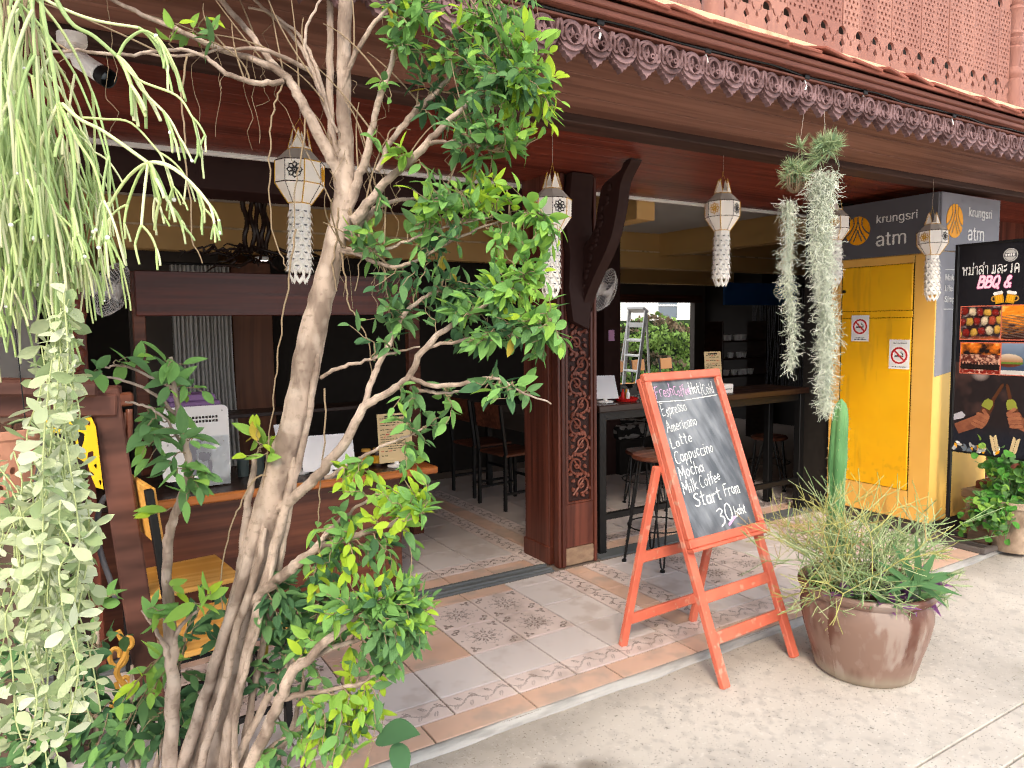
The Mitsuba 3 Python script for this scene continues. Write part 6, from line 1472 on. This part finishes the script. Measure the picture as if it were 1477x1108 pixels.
# ------------------------------------------------------------------ hanging mistletoe cactus
RH = thing('mistletoe_cactus', 'mass of thin pale green leafless stems hanging at the top left', 'hanging plant')
rg = np.random.default_rng(9)
VM = {}
def stem_rad(t): return .0030 * (1 - .25 * t)
segs = []
def grow(o, d, L, r, depth, hang=.55):
    n = 7; P = [o]; q = o.copy(); dd = nrm(d)
    for k in range(n):
        dd = nrm(dd + np.array((0, 0, -hang * .22)) + rg.normal(0, .035, 3)); q = q + dd * L / n; P.append(q.copy())
    segs.append((np.array(P), np.linspace(r, r * .86, n + 1), depth))
    if depth > 0:
        k = rg.choice([2, 2, 3]) if depth > 1 else rg.choice([1, 2, 2, 3])
        for _ in range(k):
            d2 = nrm(dd + rg.normal(0, .34, 3)); grow(q, d2, L * rg.uniform(.62, .95), r * .90, depth - 1, hang)
def guided(rows, r): 
    q = smooth_path(np.array([list(od(*x)) for x in rows]), 5); r = r * .8; segs.append((q, np.linspace(r, r * .85, len(q)), 3)); return q[-1], nrm(q[-1] - q[-3])
base_ = [(-40, -60), (-10, -70), (20, -60), (45, -50), (60, -40), (75, -60), (30, -20), (55, -10)]
for k in range(44):      # the dense curtain
    bx_ = rg.uniform(-50, 56); D = rg.uniform(1.22, 1.48); o = od(bx_, rg.uniform(-70, 40), D)
    d = RGT * rg.normal(.0, .17) + FWD * rg.normal(0, .25) - UPZ * rg.uniform(.5, 1) + UPZ * (.5 if rg.random() < .25 else 0)
    grow(o, d, rg.uniform(.13, .20), rg.uniform(.0026, .0036), 3, .8)
for k in range(26):
    bx_ = rg.uniform(-50, 80); D = rg.uniform(1.22, 1.5); o = od(bx_, rg.uniform(60, 220), D)
    grow(o, RGT * rg.normal(.02, .14) + FWD * rg.normal(0, .2) - UPZ, rg.uniform(.12, .2), .003, 2, .9)
for k in range(16):
    D = rg.uniform(1.25, 1.45); o = od(rg.uniform(-30, 90), rg.uniform(240, 330), D); grow(o, RGT * rg.normal(.05, .15) + FWD * rg.normal(0, .1) - UPZ, rg.uniform(.10, .16), .0028, 1, 1.0)
G = [([(55, -40, 1.25), (62, 20, 1.25), (75, 90, 1.26), (84, 150, 1.27)], .0055), ([(60, -40, 1.22), (100, 30, 1.22), (135, 52, 1.22), (170, 82, 1.22)], .0050), ([(30, -20, 1.24), (90, 12, 1.24), (140, 30, 1.24), (200, 40, 1.24)], .0036),
     ([(90, 150, 1.26), (115, 172, 1.25), (150, 190, 1.24), (214, 235, 1.22)], .0046), ([(170, 82, 1.22), (190, 105, 1.22), (205, 130, 1.22), (235, 160, 1.22)], .0036), ([(170, 82, 1.22), (182, 60, 1.22), (205, 45, 1.22), (225, 52, 1.22)], .0036),
     ([(84, 150, 1.27), (72, 175, 1.27), (55, 220, 1.27), (50, 270, 1.27)], .0040), ([(84, 150, 1.27), (100, 190, 1.26), (108, 250, 1.25), (104, 300, 1.25)], .0040), ([(85, 148, 1.27), (110, 200, 1.22), (135, 240, 1.2), (150, 290, 1.2)], .0034), ([(120, 170, 1.25), (150, 172, 1.24), (190, 178, 1.23), (230, 220, 1.22)], .0028),
     ([(170, 82, 1.22), (200, 115, 1.2), (255, 138, 1.2), (278, 170, 1.2)], .003), ([(0, -30, 1.3), (-8, 60, 1.3), (5, 150, 1.3), (12, 240, 1.3)], .0042)]
for rows, r in G:
    o, d = guided(rows, r)
    for _ in range(3): grow(o, d * .8 + RGT * rg.normal(.06, .28) + UPZ * rg.normal(-.25, .3) + FWD * rg.normal(0, .15), rg.uniform(.035, .075), r * .74, 1, .6)
o = od(214, 235, 1.22)
for dx, dy in ((-60, 70), (-10, 90), (30, 60), (70, 40), (88, 60), (-30, 60), (10, 50)):
    q = od(214 + dx, 235 + dy, 1.22 + rg.normal(0, .05)); P = bez(o, (o + q) / 2 + UPZ * .012 * (1 + abs(dx) / 40), q, 8); segs.append((P, np.linspace(.0029, .0025, 8), 2))
    for _ in range(2): grow(q, q - P[-3] + rg.normal(0, .014, 3), rg.uniform(.025, .05), .0024, 1, .6)
rgc = np.random.default_rng(3)
pal = [hx(c) for c in ('#b3c184', '#a3b976', '#c3cd9b', '#94ac6e', '#adc584', '#ced0a6')]
def col_tube(P, R, c, n=6):
    m = tube(P, R, n, True); cc = np.tile(c, (len(m.vertices), 1)); return m, cc
segs.sort(key=lambda s: -np.max(s[1]))
big = segs[:150]; small = segs[150:]
def shade(P, depth):
    c = pal[rgc.integers(len(pal))] * rgc.uniform(.8, 1.1)
    return c
for P, R, dp in big:
    m, c = col_tube(P, R, shade(P, dp)); put('stem', m, 'm_stem', RH, smooth=True, color=c)
ms, cs = [], []
for P, R, dp in small:
    m, c = col_tube(P, R, shade(P, dp), 5); ms.append(m); cs.append(c)
put('thin_stems', cat(ms), 'm_stem', RH, smooth=True, color=np.vstack(cs), kind='stuff')
ms = []
for P, R, dp in small[::14]:
    s = trimesh.creation.icosphere(1, rgc.uniform(.0025, .0042)); s.apply_translation(P[-1]); ms.append(s)
put('berries', cat(ms), 'm_white', RH, smooth=True, kind='stuff')
ms = [tube([od(x + rgc.normal(0, 3), y, 1.3) for x, y in ((a, -60), (a + rgc.normal(0, 8), 20), (a + rgc.normal(0, 12), 80))], .0022, 4) for a in (10, 22, 30, 38, 46)]
put('old_stems', cat(ms), 'm_twig', RH, smooth=True, kind='stuff')

# ------------------------------------------------------------------ silver hanging vine
DI = thing('silver_vine', 'hanging vine of pale silvery oval leaves trailing down the left edge', 'hanging plant')
rg = np.random.default_rng(12); sl = Leaves(SV); ms, cs = [], []
for k in range(30):
    D = rg.uniform(1.18, 1.42); xa = rg.uniform(62, 105) if k < 14 else rg.uniform(-25, 110); ya = rg.uniform(400, 520) if k < 14 else rg.uniform(640, 760)
    xb2 = xa + rg.normal(-15, 30) if k < 14 else xa + rg.normal(5, 22); yb = rg.uniform(800, 1140) if k % 3 else rg.uniform(1000, 1180)
    rows = [(xa + (xb2 - xa) * t + rg.normal(0, 9), ya + (yb - ya) * t, D) for t in np.linspace(0, 1, 8)]
    P = smooth_path(np.array([list(od(*r_)) for r_ in rows]), 4); m = tube(P, .0014, 4); ms.append(m); cs.append(np.tile(hx('#b9c489') * rg.uniform(.8, 1.05), (len(m.vertices), 1)))
    s_ = 0; step = .017
    acc = np.r_[0, np.cumsum(np.linalg.norm(np.diff(P, axis=0), axis=1))]; side = 1
    while s_ < acc[-1]:
        i0 = min(len(P) - 2, int(np.searchsorted(acc, s_)) - 1 if s_ > 0 else 0); i0 = max(i0, 0); o = P[i0] + (P[i0 + 1] - P[i0]) * ((s_ - acc[i0]) / (acc[i0 + 1] - acc[i0] + 1e-9))
        a = rg.uniform(0, 2 * PI); lat = RGT * math.cos(a) + FWD * math.sin(a) * .8
        for sg in (1, -1):
            if rg.random() < .72:
                d = nrm(lat * sg + UPZ * rg.normal(-.15, .6) + rg.normal(0, .25, 3)); nn = nrm(-FWD * .6 + UPZ * .6 + rg.normal(0, .75, 3)); pxy = (o - CAM)
                L = rg.uniform(.018, .048) * (1.0 if ya < 600 else .95)
                sl.add(o, d, nn, L, ('m_leaf_silver', 'm_leaf_silver_pale', 'm_leaf_silver', 'm_leaf_silver_dark')[rg.integers(4)], int(rg.integers(3)))
        s_ += step * rg.uniform(.7, 1.5)
put('vine_stems', cat(ms), 'm_stem', DI, smooth=True, color=np.vstack(cs), kind='stuff')
sl.build(DI)
# small pierced clay pot at the very edge with an orchid's bark and roots
OP = thing('pierced_clay_pot', 'clay orchid pot pierced with holes at the left edge behind the vines', 'plant pot')
oc = od(0, 655, 1.55); oc[2] = od(0, 720, 1.55)[2]
pot = m3.Manifold.revolve(m3.CrossSection([[(.0, 0), (.052, 0), (.075, .13), (.080, .135), (.080, .152), (.070, .152), (.046, .010), (0, .010)]]), 40)
for j in range(3):
    for k in range(8):
        a = (k + .5 * j) * PI / 4; pot = pot - m3.Manifold.cylinder(.06, .0085, .0085, 12).scale((1, .7, 1)).rotate((0, 90, math.degrees(a))).translate((.04 * math.cos(a), .04 * math.sin(a), .03 + .037 * j))
put('pot', mv(trimesh.Trimesh(*(lambda q: (q.vert_properties[:, :3], q.tri_verts))(pot.to_mesh()), process=False), *oc), 'm_terracotta', OP)
rg = np.random.default_rng(6); chips = []
for k in range(60):
    b_ = bx((0, 0, 0), rg.uniform(.008, .024, 3), .002); b_.apply_transform(trimesh.transformations.random_rotation_matrix(rg.random(3))); a = rg.uniform(0, 2 * PI); r_ = .062 * math.sqrt(rg.random()); b_.apply_translation(oc + (r_ * math.cos(a), r_ * math.sin(a), .142 + .014 * rg.random())); chips.append(b_)
put('bark_chips', cat(chips), 'm_soil', OP, kind='stuff')
put('roots', cat([tube(smooth_path([oc + (0, 0, .15), oc + np.array((.05 + .01 * k, -.03, .17)), oc + np.array((.085 + .008 * k, -.05 + .01 * k, .13 - .02 * k))], 5), .0028, 5) for k in range(4)]), 'm_leaf_silver_dark', OP, smooth=True, kind='stuff')
put('hanging_wire', tube([oc + (.05, 0, .15), oc + np.array((0.02, 0, 1.0))], .0012, 4), 'm_black', OP)

# ------------------------------------------------------------------ spanish moss and air plants
def moss(label, top, bot, w0, w1, n, D, seed, ball, R):
    """strands of curly grey moss hung from a ball of air plants"""
    t_ = thing('hanging_moss', label, 'hanging plant'); r = np.random.default_rng(seed)
    A, B_ = od(*top, D), od(*bot, D); L = A[2] - B_[2]; ms, cs = [], []; pal_ = [hx(c) for c in ('#dadecf', '#bcc3b1', '#e6e9de', '#a0a995', '#cfd4c2')]
    for k in range(n):
        u = r.random() ** 1.15; wv = (w0 + (w1 - w0) * u) * (1 + .15 * math.sin(u * 17 + seed)) * D / FPX / 2
        a = r.uniform(0, 2 * PI); q = wv * .85 * math.sqrt(r.random()); ax = A + (B_ - A) * u + np.array((.012 * math.sin(u * 9 + seed), 0, 0))
        o = ax + RGT * q * math.cos(a) + FWD * q * math.sin(a)
        ll = r.uniform(.02, .06); curl = r.uniform(25, 80); ph_ = r.uniform(0, 6.3); am = r.uniform(.003, .008)
        out = RGT * math.cos(a) + FWD * math.sin(a); d = nrm(-UPZ * r.normal(.55, .6) + out * r.normal(.1, .7) + r.normal(0, .4, 3))
        s = np.linspace(0, ll, 7); e1 = nrm(np.cross(d, UPZ + .1)); e2 = np.cross(e1, d)
        P = o + d * s[:, None] + e1 * (am * np.sin(curl * s * 2.2 + ph_))[:, None] + e2 * (am * np.cos(curl * s * 2.2 + ph_))[:, None]
        m = tube(P, np.linspace(.0012, .0008, 7), 3, False); ms.append(m); cs.append(np.tile(pal_[r.integers(5)] * r.uniform(.8, 1.1), (len(m.vertices), 1)))
    put('moss_strands', cat(ms), 'm_moss', t_, smooth=True, color=np.vstack(cs), kind='stuff')
    core = tube([A, A + (B_ - A) * .5, A + (B_ - A) * .8], [w0 * D / FPX * .12, w0 * D / FPX * .08, .002], 7); put('moss_core', core, 'm_moss', t_, smooth=True, color=np.tile(hx('#8b9280'), (len(core.vertices), 1)))
    c = od(*ball, D); lv = Leaves([leaf_mesh(.085, .3, -.45, n=5, shape='lance'), leaf_mesh(.085, .3, .45, n=5, shape='lance')])
    heads = [c + np.array(r.normal(0, R * .30, 3)) for _ in range(16)]
    for hc in heads:
        ax = nrm(hc - c + UPZ * .6 * R + r.normal(0, R * .2, 3))
        for _ in range(34):
            d = nrm(ax * .5 + r.normal(0, .65, 3)); lv.add(hc, d, nrm(r.normal(0, 1, 3)), r.uniform(.35, .72) * R, ('m_leaf_grey', 'm_leaf_silver_dark', 'm_leaf_silver')[r.integers(3)], int(r.integers(2)))
    lv.build(t_, 'air_plant_leaf', 288)
    return t_, c
t_, c = moss('thinner shorter strand of grey moss under a ball of air plants with brown roots', (1136, 290), (1141, 532), 20, 4, 1000, 3.02, 1, (1149, 246), .085)
r = np.random.default_rng(5); ms = []
for k in range(70):
    a = r.uniform(0, 2 * PI); th = np.linspace(.3, PI - .1, 9); q = .034; ms.append(tube(np.c_[c[0] - .012 + q * np.sin(th) * math.cos(a + .3 * th[0]), c[1] + q * np.sin(th) * math.sin(a), c[2] - .045 + .05 * np.cos(th)], .0012, 3, False))
put('root_ball', cat(ms), 'm_twig', t_, smooth=True, kind='stuff')
put('wire', tube([c, od(1161, 150, 2.98)], .0011, 3), 'm_string', t_)
t_, c = moss('thick long strand of grey moss hanging in front of the yellow booth', (1184, 250), (1193, 592), 46, 12, 3600, 2.94, 2, (1191, 214), .090)
put('wire', tube([c, od(1189, 160, 2.90)], .0011, 3), 'm_string', t_)
moss_fill = None

# ------------------------------------------------------------------ plants in the big pot
PB = thing('pencil_plant', 'tangle of thin yellow green pencil stems filling the big pot', 'plant')
rg = np.random.default_rng(14); ms, cs = [], []; bigs = []
pal2 = [hx(c) for c in ('#a4b07c', '#8fa56e', '#b6c193', '#7f9b66', '#9fb382', '#b8a976')]
top0 = POTC + np.array((0, 0, .31))
def pencil(o, d, L, r, depth, tip, yel):
    n = 5; P = [o]; q = o.copy(); dd = nrm(d)
    for k in range(n): dd = nrm(dd + UPZ * .03 + rg.normal(0, .05, 3)); q = q + dd * L / n; P.append(q.copy())
    c0 = pal2[rg.integers(5)] * rg.uniform(.75, 1.05)
    if yel: c0 = hx('#b0ae68') * rg.uniform(.8, 1.05) if rg.random() < .90 else hx('#b99a66')
    bigs.append((np.array(P), np.linspace(r, r * .8, n + 1), c0))
    if depth > 0:
        for _ in range(rg.choice([2, 3, 3, 4])): pencil(q, dd + rg.normal(0, .60, 3), L * rg.uniform(.6, .95), r * .82, depth - 1, tip, yel)
for k in range(15): # left leaning yellowish bunch
    o = top0 + np.array((rg.uniform(-.14, .05), rg.uniform(-.12, .12), 0)); pencil(o, -RGT * rg.uniform(.3, .9) + UPZ * rg.uniform(.55, 1.0) + FWD * rg.normal(0, .3), rg.uniform(.15, .215), .0032, 3, 0, rg.random() < .75)
for k in range(30):
    o = top0 + np.array((rg.uniform(-.16, .18), rg.uniform(-.14, .12), 0)); pencil(o, RGT * rg.normal(.08, .75) + UPZ * rg.uniform(.35, 1.0) + FWD * rg.normal(-.15, .5), rg.uniform(.09, .17), .0034, 3, 0, False)
for k in range(6):
    o = top0 + np.array((rg.uniform(.0, .18), rg.uniform(-.1, .1), 0)); pencil(o, RGT * rg.uniform(.2, .8) + UPZ * rg.uniform(.6, 1.0) + FWD * rg.normal(0, .2), rg.uniform(.18, .25), .0030, 2, 0, False)
bigs.sort(key=lambda s: -s[1][0] * np.linalg.norm(s[0][-1] - s[0][0]))
for P, R, c in bigs[:160]:
    m = tube(P, R, 5); put('stem', m, 'm_stem', PB, smooth=True, color=np.tile(c, (len(m.vertices), 1)))
for P, R, c in bigs[160:]:
    m = tube(P, R, 4, False); ms.append(m); cs.append(np.tile(c, (len(m.vertices), 1)))
put('thin_stems', cat(ms), 'm_stem', PB, smooth=True, color=np.vstack(cs), kind='stuff')
CA = thing('tall_cactus', 'single tall ribbed green cactus column rising from the big pot', 'cactus')
cb, ct_ = np.array(POTC) + np.array((.035, .17, .25)), None
zt = oy(1188, 578, cb[1])[2]; n = 40; V = []
for k in range(n + 1):
    t = k / n; R = .043 * (1 - .12 * abs(math.sin(t * 9))) * (1 if t < .86 else max(.05, (1 - ((t - .86) / .14) ** 2) ** .5)); cxx = cb[0] - .02 * math.sin(t * 3.0) + .010 * t; zz = cb[2] + (zt - cb[2]) * t
    for j in range(40):
        a = j * 2 * PI / 40 + .4; rr_ = R * (.68 + .32 * abs(math.cos(a * 2.5)) ** .7) ; V.append((cxx + rr_ * math.cos(a), cb[1] + rr_ * math.sin(a), zz))
F_ = [[k * 40 + j, k * 40 + (j + 1) % 40, (k + 1) * 40 + (j + 1) % 40, (k + 1) * 40 + j] for k in range(n) for j in range(40)]
put('column', (np.array(V), np.array(F_)), 'm_cactus', CA, smooth=True)
sp_ = []
for k in range(2, n, 2):
    for j in range(5):
        a = (j * 2 * PI / 5) ; t = k / n
        if t > .95: continue
        o = np.mean(np.array(V[k * 40:(k + 1) * 40]), 0); rad = max(np.linalg.norm(np.array(V[k * 40 + q])[:2] - o[:2]) for q in range(40))
        d = np.array((math.cos(a), math.sin(a), 0))
        for s in (-.4, .4): sp_.append(tube([o + d * rad, o + d * (rad + .010) + np.array((0, 0, .008 * s))], .0006, 3, False))
put('spines', cat(sp_), 'm_tan_paper', CA, kind='stuff')
TR = thing('purple_spiderwort', 'purple and green striped spiderwort spilling over the rim of the big pot', 'plant'); tl_ = Leaves([leaf_mesh(.28, .25, .25, n=7, shape='lance'), leaf_mesh(.25, .3, .45, n=7, shape='lance')])
rg = np.random.default_rng(15)
for cx_, cy_, cnt in ((-.19, -.02, 14), (-.14, -.15, 14), (-.02, -.20, 14), (.10, -.19, 26), (.19, -.10, 16), (.0, -.08, 20), (.24, -.12, 8)):
    o = POTC + np.array((cx_, cy_, .315 + .02 * rg.random()))
    for _ in range(cnt): tl_.add(o + rg.normal(0, .02, 3) * (1, 1, .4), RGT * rg.normal(cx_ * 1.5, .6) - FWD * rg.uniform(-.3, .8) + UPZ * rg.uniform(.1, .9), UPZ + rg.normal(0, .3, 3), rg.uniform(.07, .15), ('m_leaf_purple', 'm_leaf_grey', 'm_leaf_purple', 'm_leaf_mid')[rg.integers(4)], int(rg.integers(2)))
o = POTC + np.array((.27, -.10, .33))
for k in range(3): tl_.add(o, RGT * (.3 + .1 * k) - UPZ * .9 - FWD * .1, -FWD + RGT * .3 * k, .11, 'm_leaf_purple', 0)
tl_.build(TR)
LA = thing('lance_leaf_plant', 'rosette of long pointed green leaves leaning out over the right of the big pot', 'plant'); ll_ = Leaves([leaf_mesh(.15, .25, .18, n=8, shape='lance'), leaf_mesh(.17, .2, .35, n=8, shape='lance')])
o = od(1320, 850, 2.92); 
for k, (dx, dy) in enumerate(((-45, -40), (-20, -62), (8, -58), (30, -45), (62, -22), (58, 6), (48, 28), (20, 34), (-30, 10), (-50, -8), (38, -10), (-5, 22))):
    q = od(1320 + dx, 850 + dy, 2.92 + .08 * math.sin(k * 2.1)); ll_.add(o + np.array((0, 0, .004 * k)), q - o, UPZ * .6 - FWD * .7, np.linalg.norm(q - o) * 1.15, 'm_leaf_lance', k % 2)
ll_.build(LA); put('stem', tube([POTC + np.array((.16, -.06, .30)), o], .006, 6), 'm_leaf_lance', LA, smooth=True)
HB = thing('feathery_herb', 'fine feathery green weeds at the left rim of the big pot', 'plant'); hb = Leaves([leaf_mesh(.35, .1, .1, n=4)])
for k in range(24):
    o = POTC + np.array((rg.uniform(-.24, -.10), rg.uniform(-.1, .12), .31)); d = -RGT * rg.uniform(.1, .6) + UPZ
    for j in range(9):
        s = j / 9; hb.add(o + d * .13 * s + rg.normal(0, .004, 3), d * .3 + rg.normal(0, .6, 3), rg.normal(0, 1, 3), .020, 'm_leaf_green', 0)
hb.build(HB, 'leaf', 216)

# ------------------------------------------------------------------ potted herb and timber by the banner
GP = thing('clay_flower_pot', 'weathered clay pot at the right edge beside the banner foot', 'plant pot')
gc = np.array(oz(1478, 800, 0)) + np.array((.06, .10, 0))
put('pot', mv(lathe([(0, 0), (.115, 0), (.13, .08), (.165, .30), (.182, .305), (.182, .345), (.165, .345), (.15, .31), (0, .30)], 36), *gc), 'm_old_clay', GP, smooth=35)
GH = thing('herb_bush', 'bushy bright green scalloped herb growing in the clay pot by the banner', 'plant'); rg = np.random.default_rng(16)
gl = Leaves([leaf_mesh(1.05, .12, .12, n=7, shape='round'), leaf_mesh(.95, .22, .25, n=7, shape='round')]); ms = []
for k in range(120):
    o = gc + np.array((rg.normal(0, .05), rg.normal(0, .05), .32)); a = rg.uniform(0, 2 * PI); q = gc + np.array((.27 * math.cos(a) * rg.random() ** .4, .24 * math.sin(a) * rg.random() ** .4, rg.uniform(.30, .74))); 
    if k > 70: q = gc + np.array((rg.uniform(-.33, -.16), rg.uniform(-.1, .2), rg.uniform(.12, .34)))
    P = bez(o, (o + q) / 2 + UPZ * .08, q, 7); ms.append(tube(P, .002, 4, False))
    for j in range(6): t = .55 + .45 * j / 5; p_ = P[min(6, int(t * 6))]; gl.add(p_ + rg.normal(0, .012, 3), rg.normal(0, 1, 3) + (q - gc) * 1.5, UPZ * .8 - FWD * .5 + rg.normal(0, .5, 3), rg.uniform(.035, .060), ('m_leaf_herb', 'm_leaf_green', 'm_leaf_light', 'm_leaf_mid')[rg.integers(4)], int(rg.integers(2)))
put('stems', cat(ms), 'm_leaf_mid', GH, smooth=True, kind='stuff'); gl.build(GH)
WP = thing('timber_stack', 'stack of weathered timber offcuts beside the banner foot', 'timber')
tx = 5.36
for k, (dx, dy, dz, L, w, h, a) in enumerate(((0, 0, .05, .62, .14, .09, .1), (.03, .06, .14, .50, .16, .06, -.05), (.0, .03, .215, .56, .12, .085, .06), (.02, .05, .30, .48, .13, .06, -.1), (.25, .12, .06, .35, .12, .10, .5))):
    put('timber', tf(bx((0, 0, 0), (L, w, h), .008), at((tx + .16 + dx, 2.46 + dy, dz + .004 * k), rotz(a))), 'm_log', WP)
CBk = thing('carved_bracket', 'dark carved wooden bracket with gold pattern resting on the timber stack', 'ornament')
put('post', bx((5.62, 2.50, .62), (.10, .08, .50), .006), 'm_wood_carved', CBk); put('base', cat([bx((5.58, 2.50, .36), (.36, .10, .07), .01)]), 'm_wood_carved', CBk)
put('gold_scroll', tube(smooth_path([(5.60 + .03 * math.sin(k * 1.9), 2.455, .45 + .06 * k) for k in range(7)], 4), .012, 6), 'm_gold_dull', CBk, smooth=True)
put('stone_foot', mv(trimesh.creation.icosphere(2, .06), 5.50, 2.46, .36), 'm_log', CBk, smooth=True)

# ------------------------------------------------------------------ green wall of the back yard
HG = thing('hedge', 'climbing green wall in terraces across the back yard', 'hedge')
rg = np.random.default_rng(19); V, Fh, Ch = [], [], []; n = 9000
xs_ = rg.uniform(8.8, 17, n); zs_ = rg.uniform(0, 1.62, n); yy_ = 11.6 + .25 * np.sin(zs_ * 9) + rg.normal(0, .10, n); zs_ = zs_ + .12 * np.sin(xs_ * 3)
for k in range(n):
    d = nrm(rg.normal(0, 1, 3) + (0, -1, .2)); a = nrm(np.cross(d, rg.normal(0, 1, 3))); b_ = np.cross(d, a); s = rg.uniform(.03, .075); o = np.array((xs_[k], yy_[k], zs_[k]))
    i = len(V); V += [o - a * s, o + b_ * s * .6, o + a * s, o - b_ * s * .6]; Fh += [[i, i + 1, i + 2], [i, i + 2, i + 3]]
    g = meshkit.fbm(np.array([[xs_[k] * 1.5, zs_[k] * 5, 0.]]), 3)[0]; c = (hx('#3f6a33') * (1 - g) + hx('#9fbf5a') * g) * rg.uniform(.6, 1.15)
    if g < .36: c = hx('#6a5a44') * rg.uniform(.6, 1.1)
    Ch += [c] * 4
put('foliage', (np.array(V), np.array(Fh)), 'm_hedge', HG, smooth=True, color=np.array(Ch), kind='stuff')
put('backing', bx2((8.5, 11.9, -.03), (18, 12.0, 1.58), 0), 'm_leafwall', HG)
mat('m_leafwall', '#2b3a22', .9)
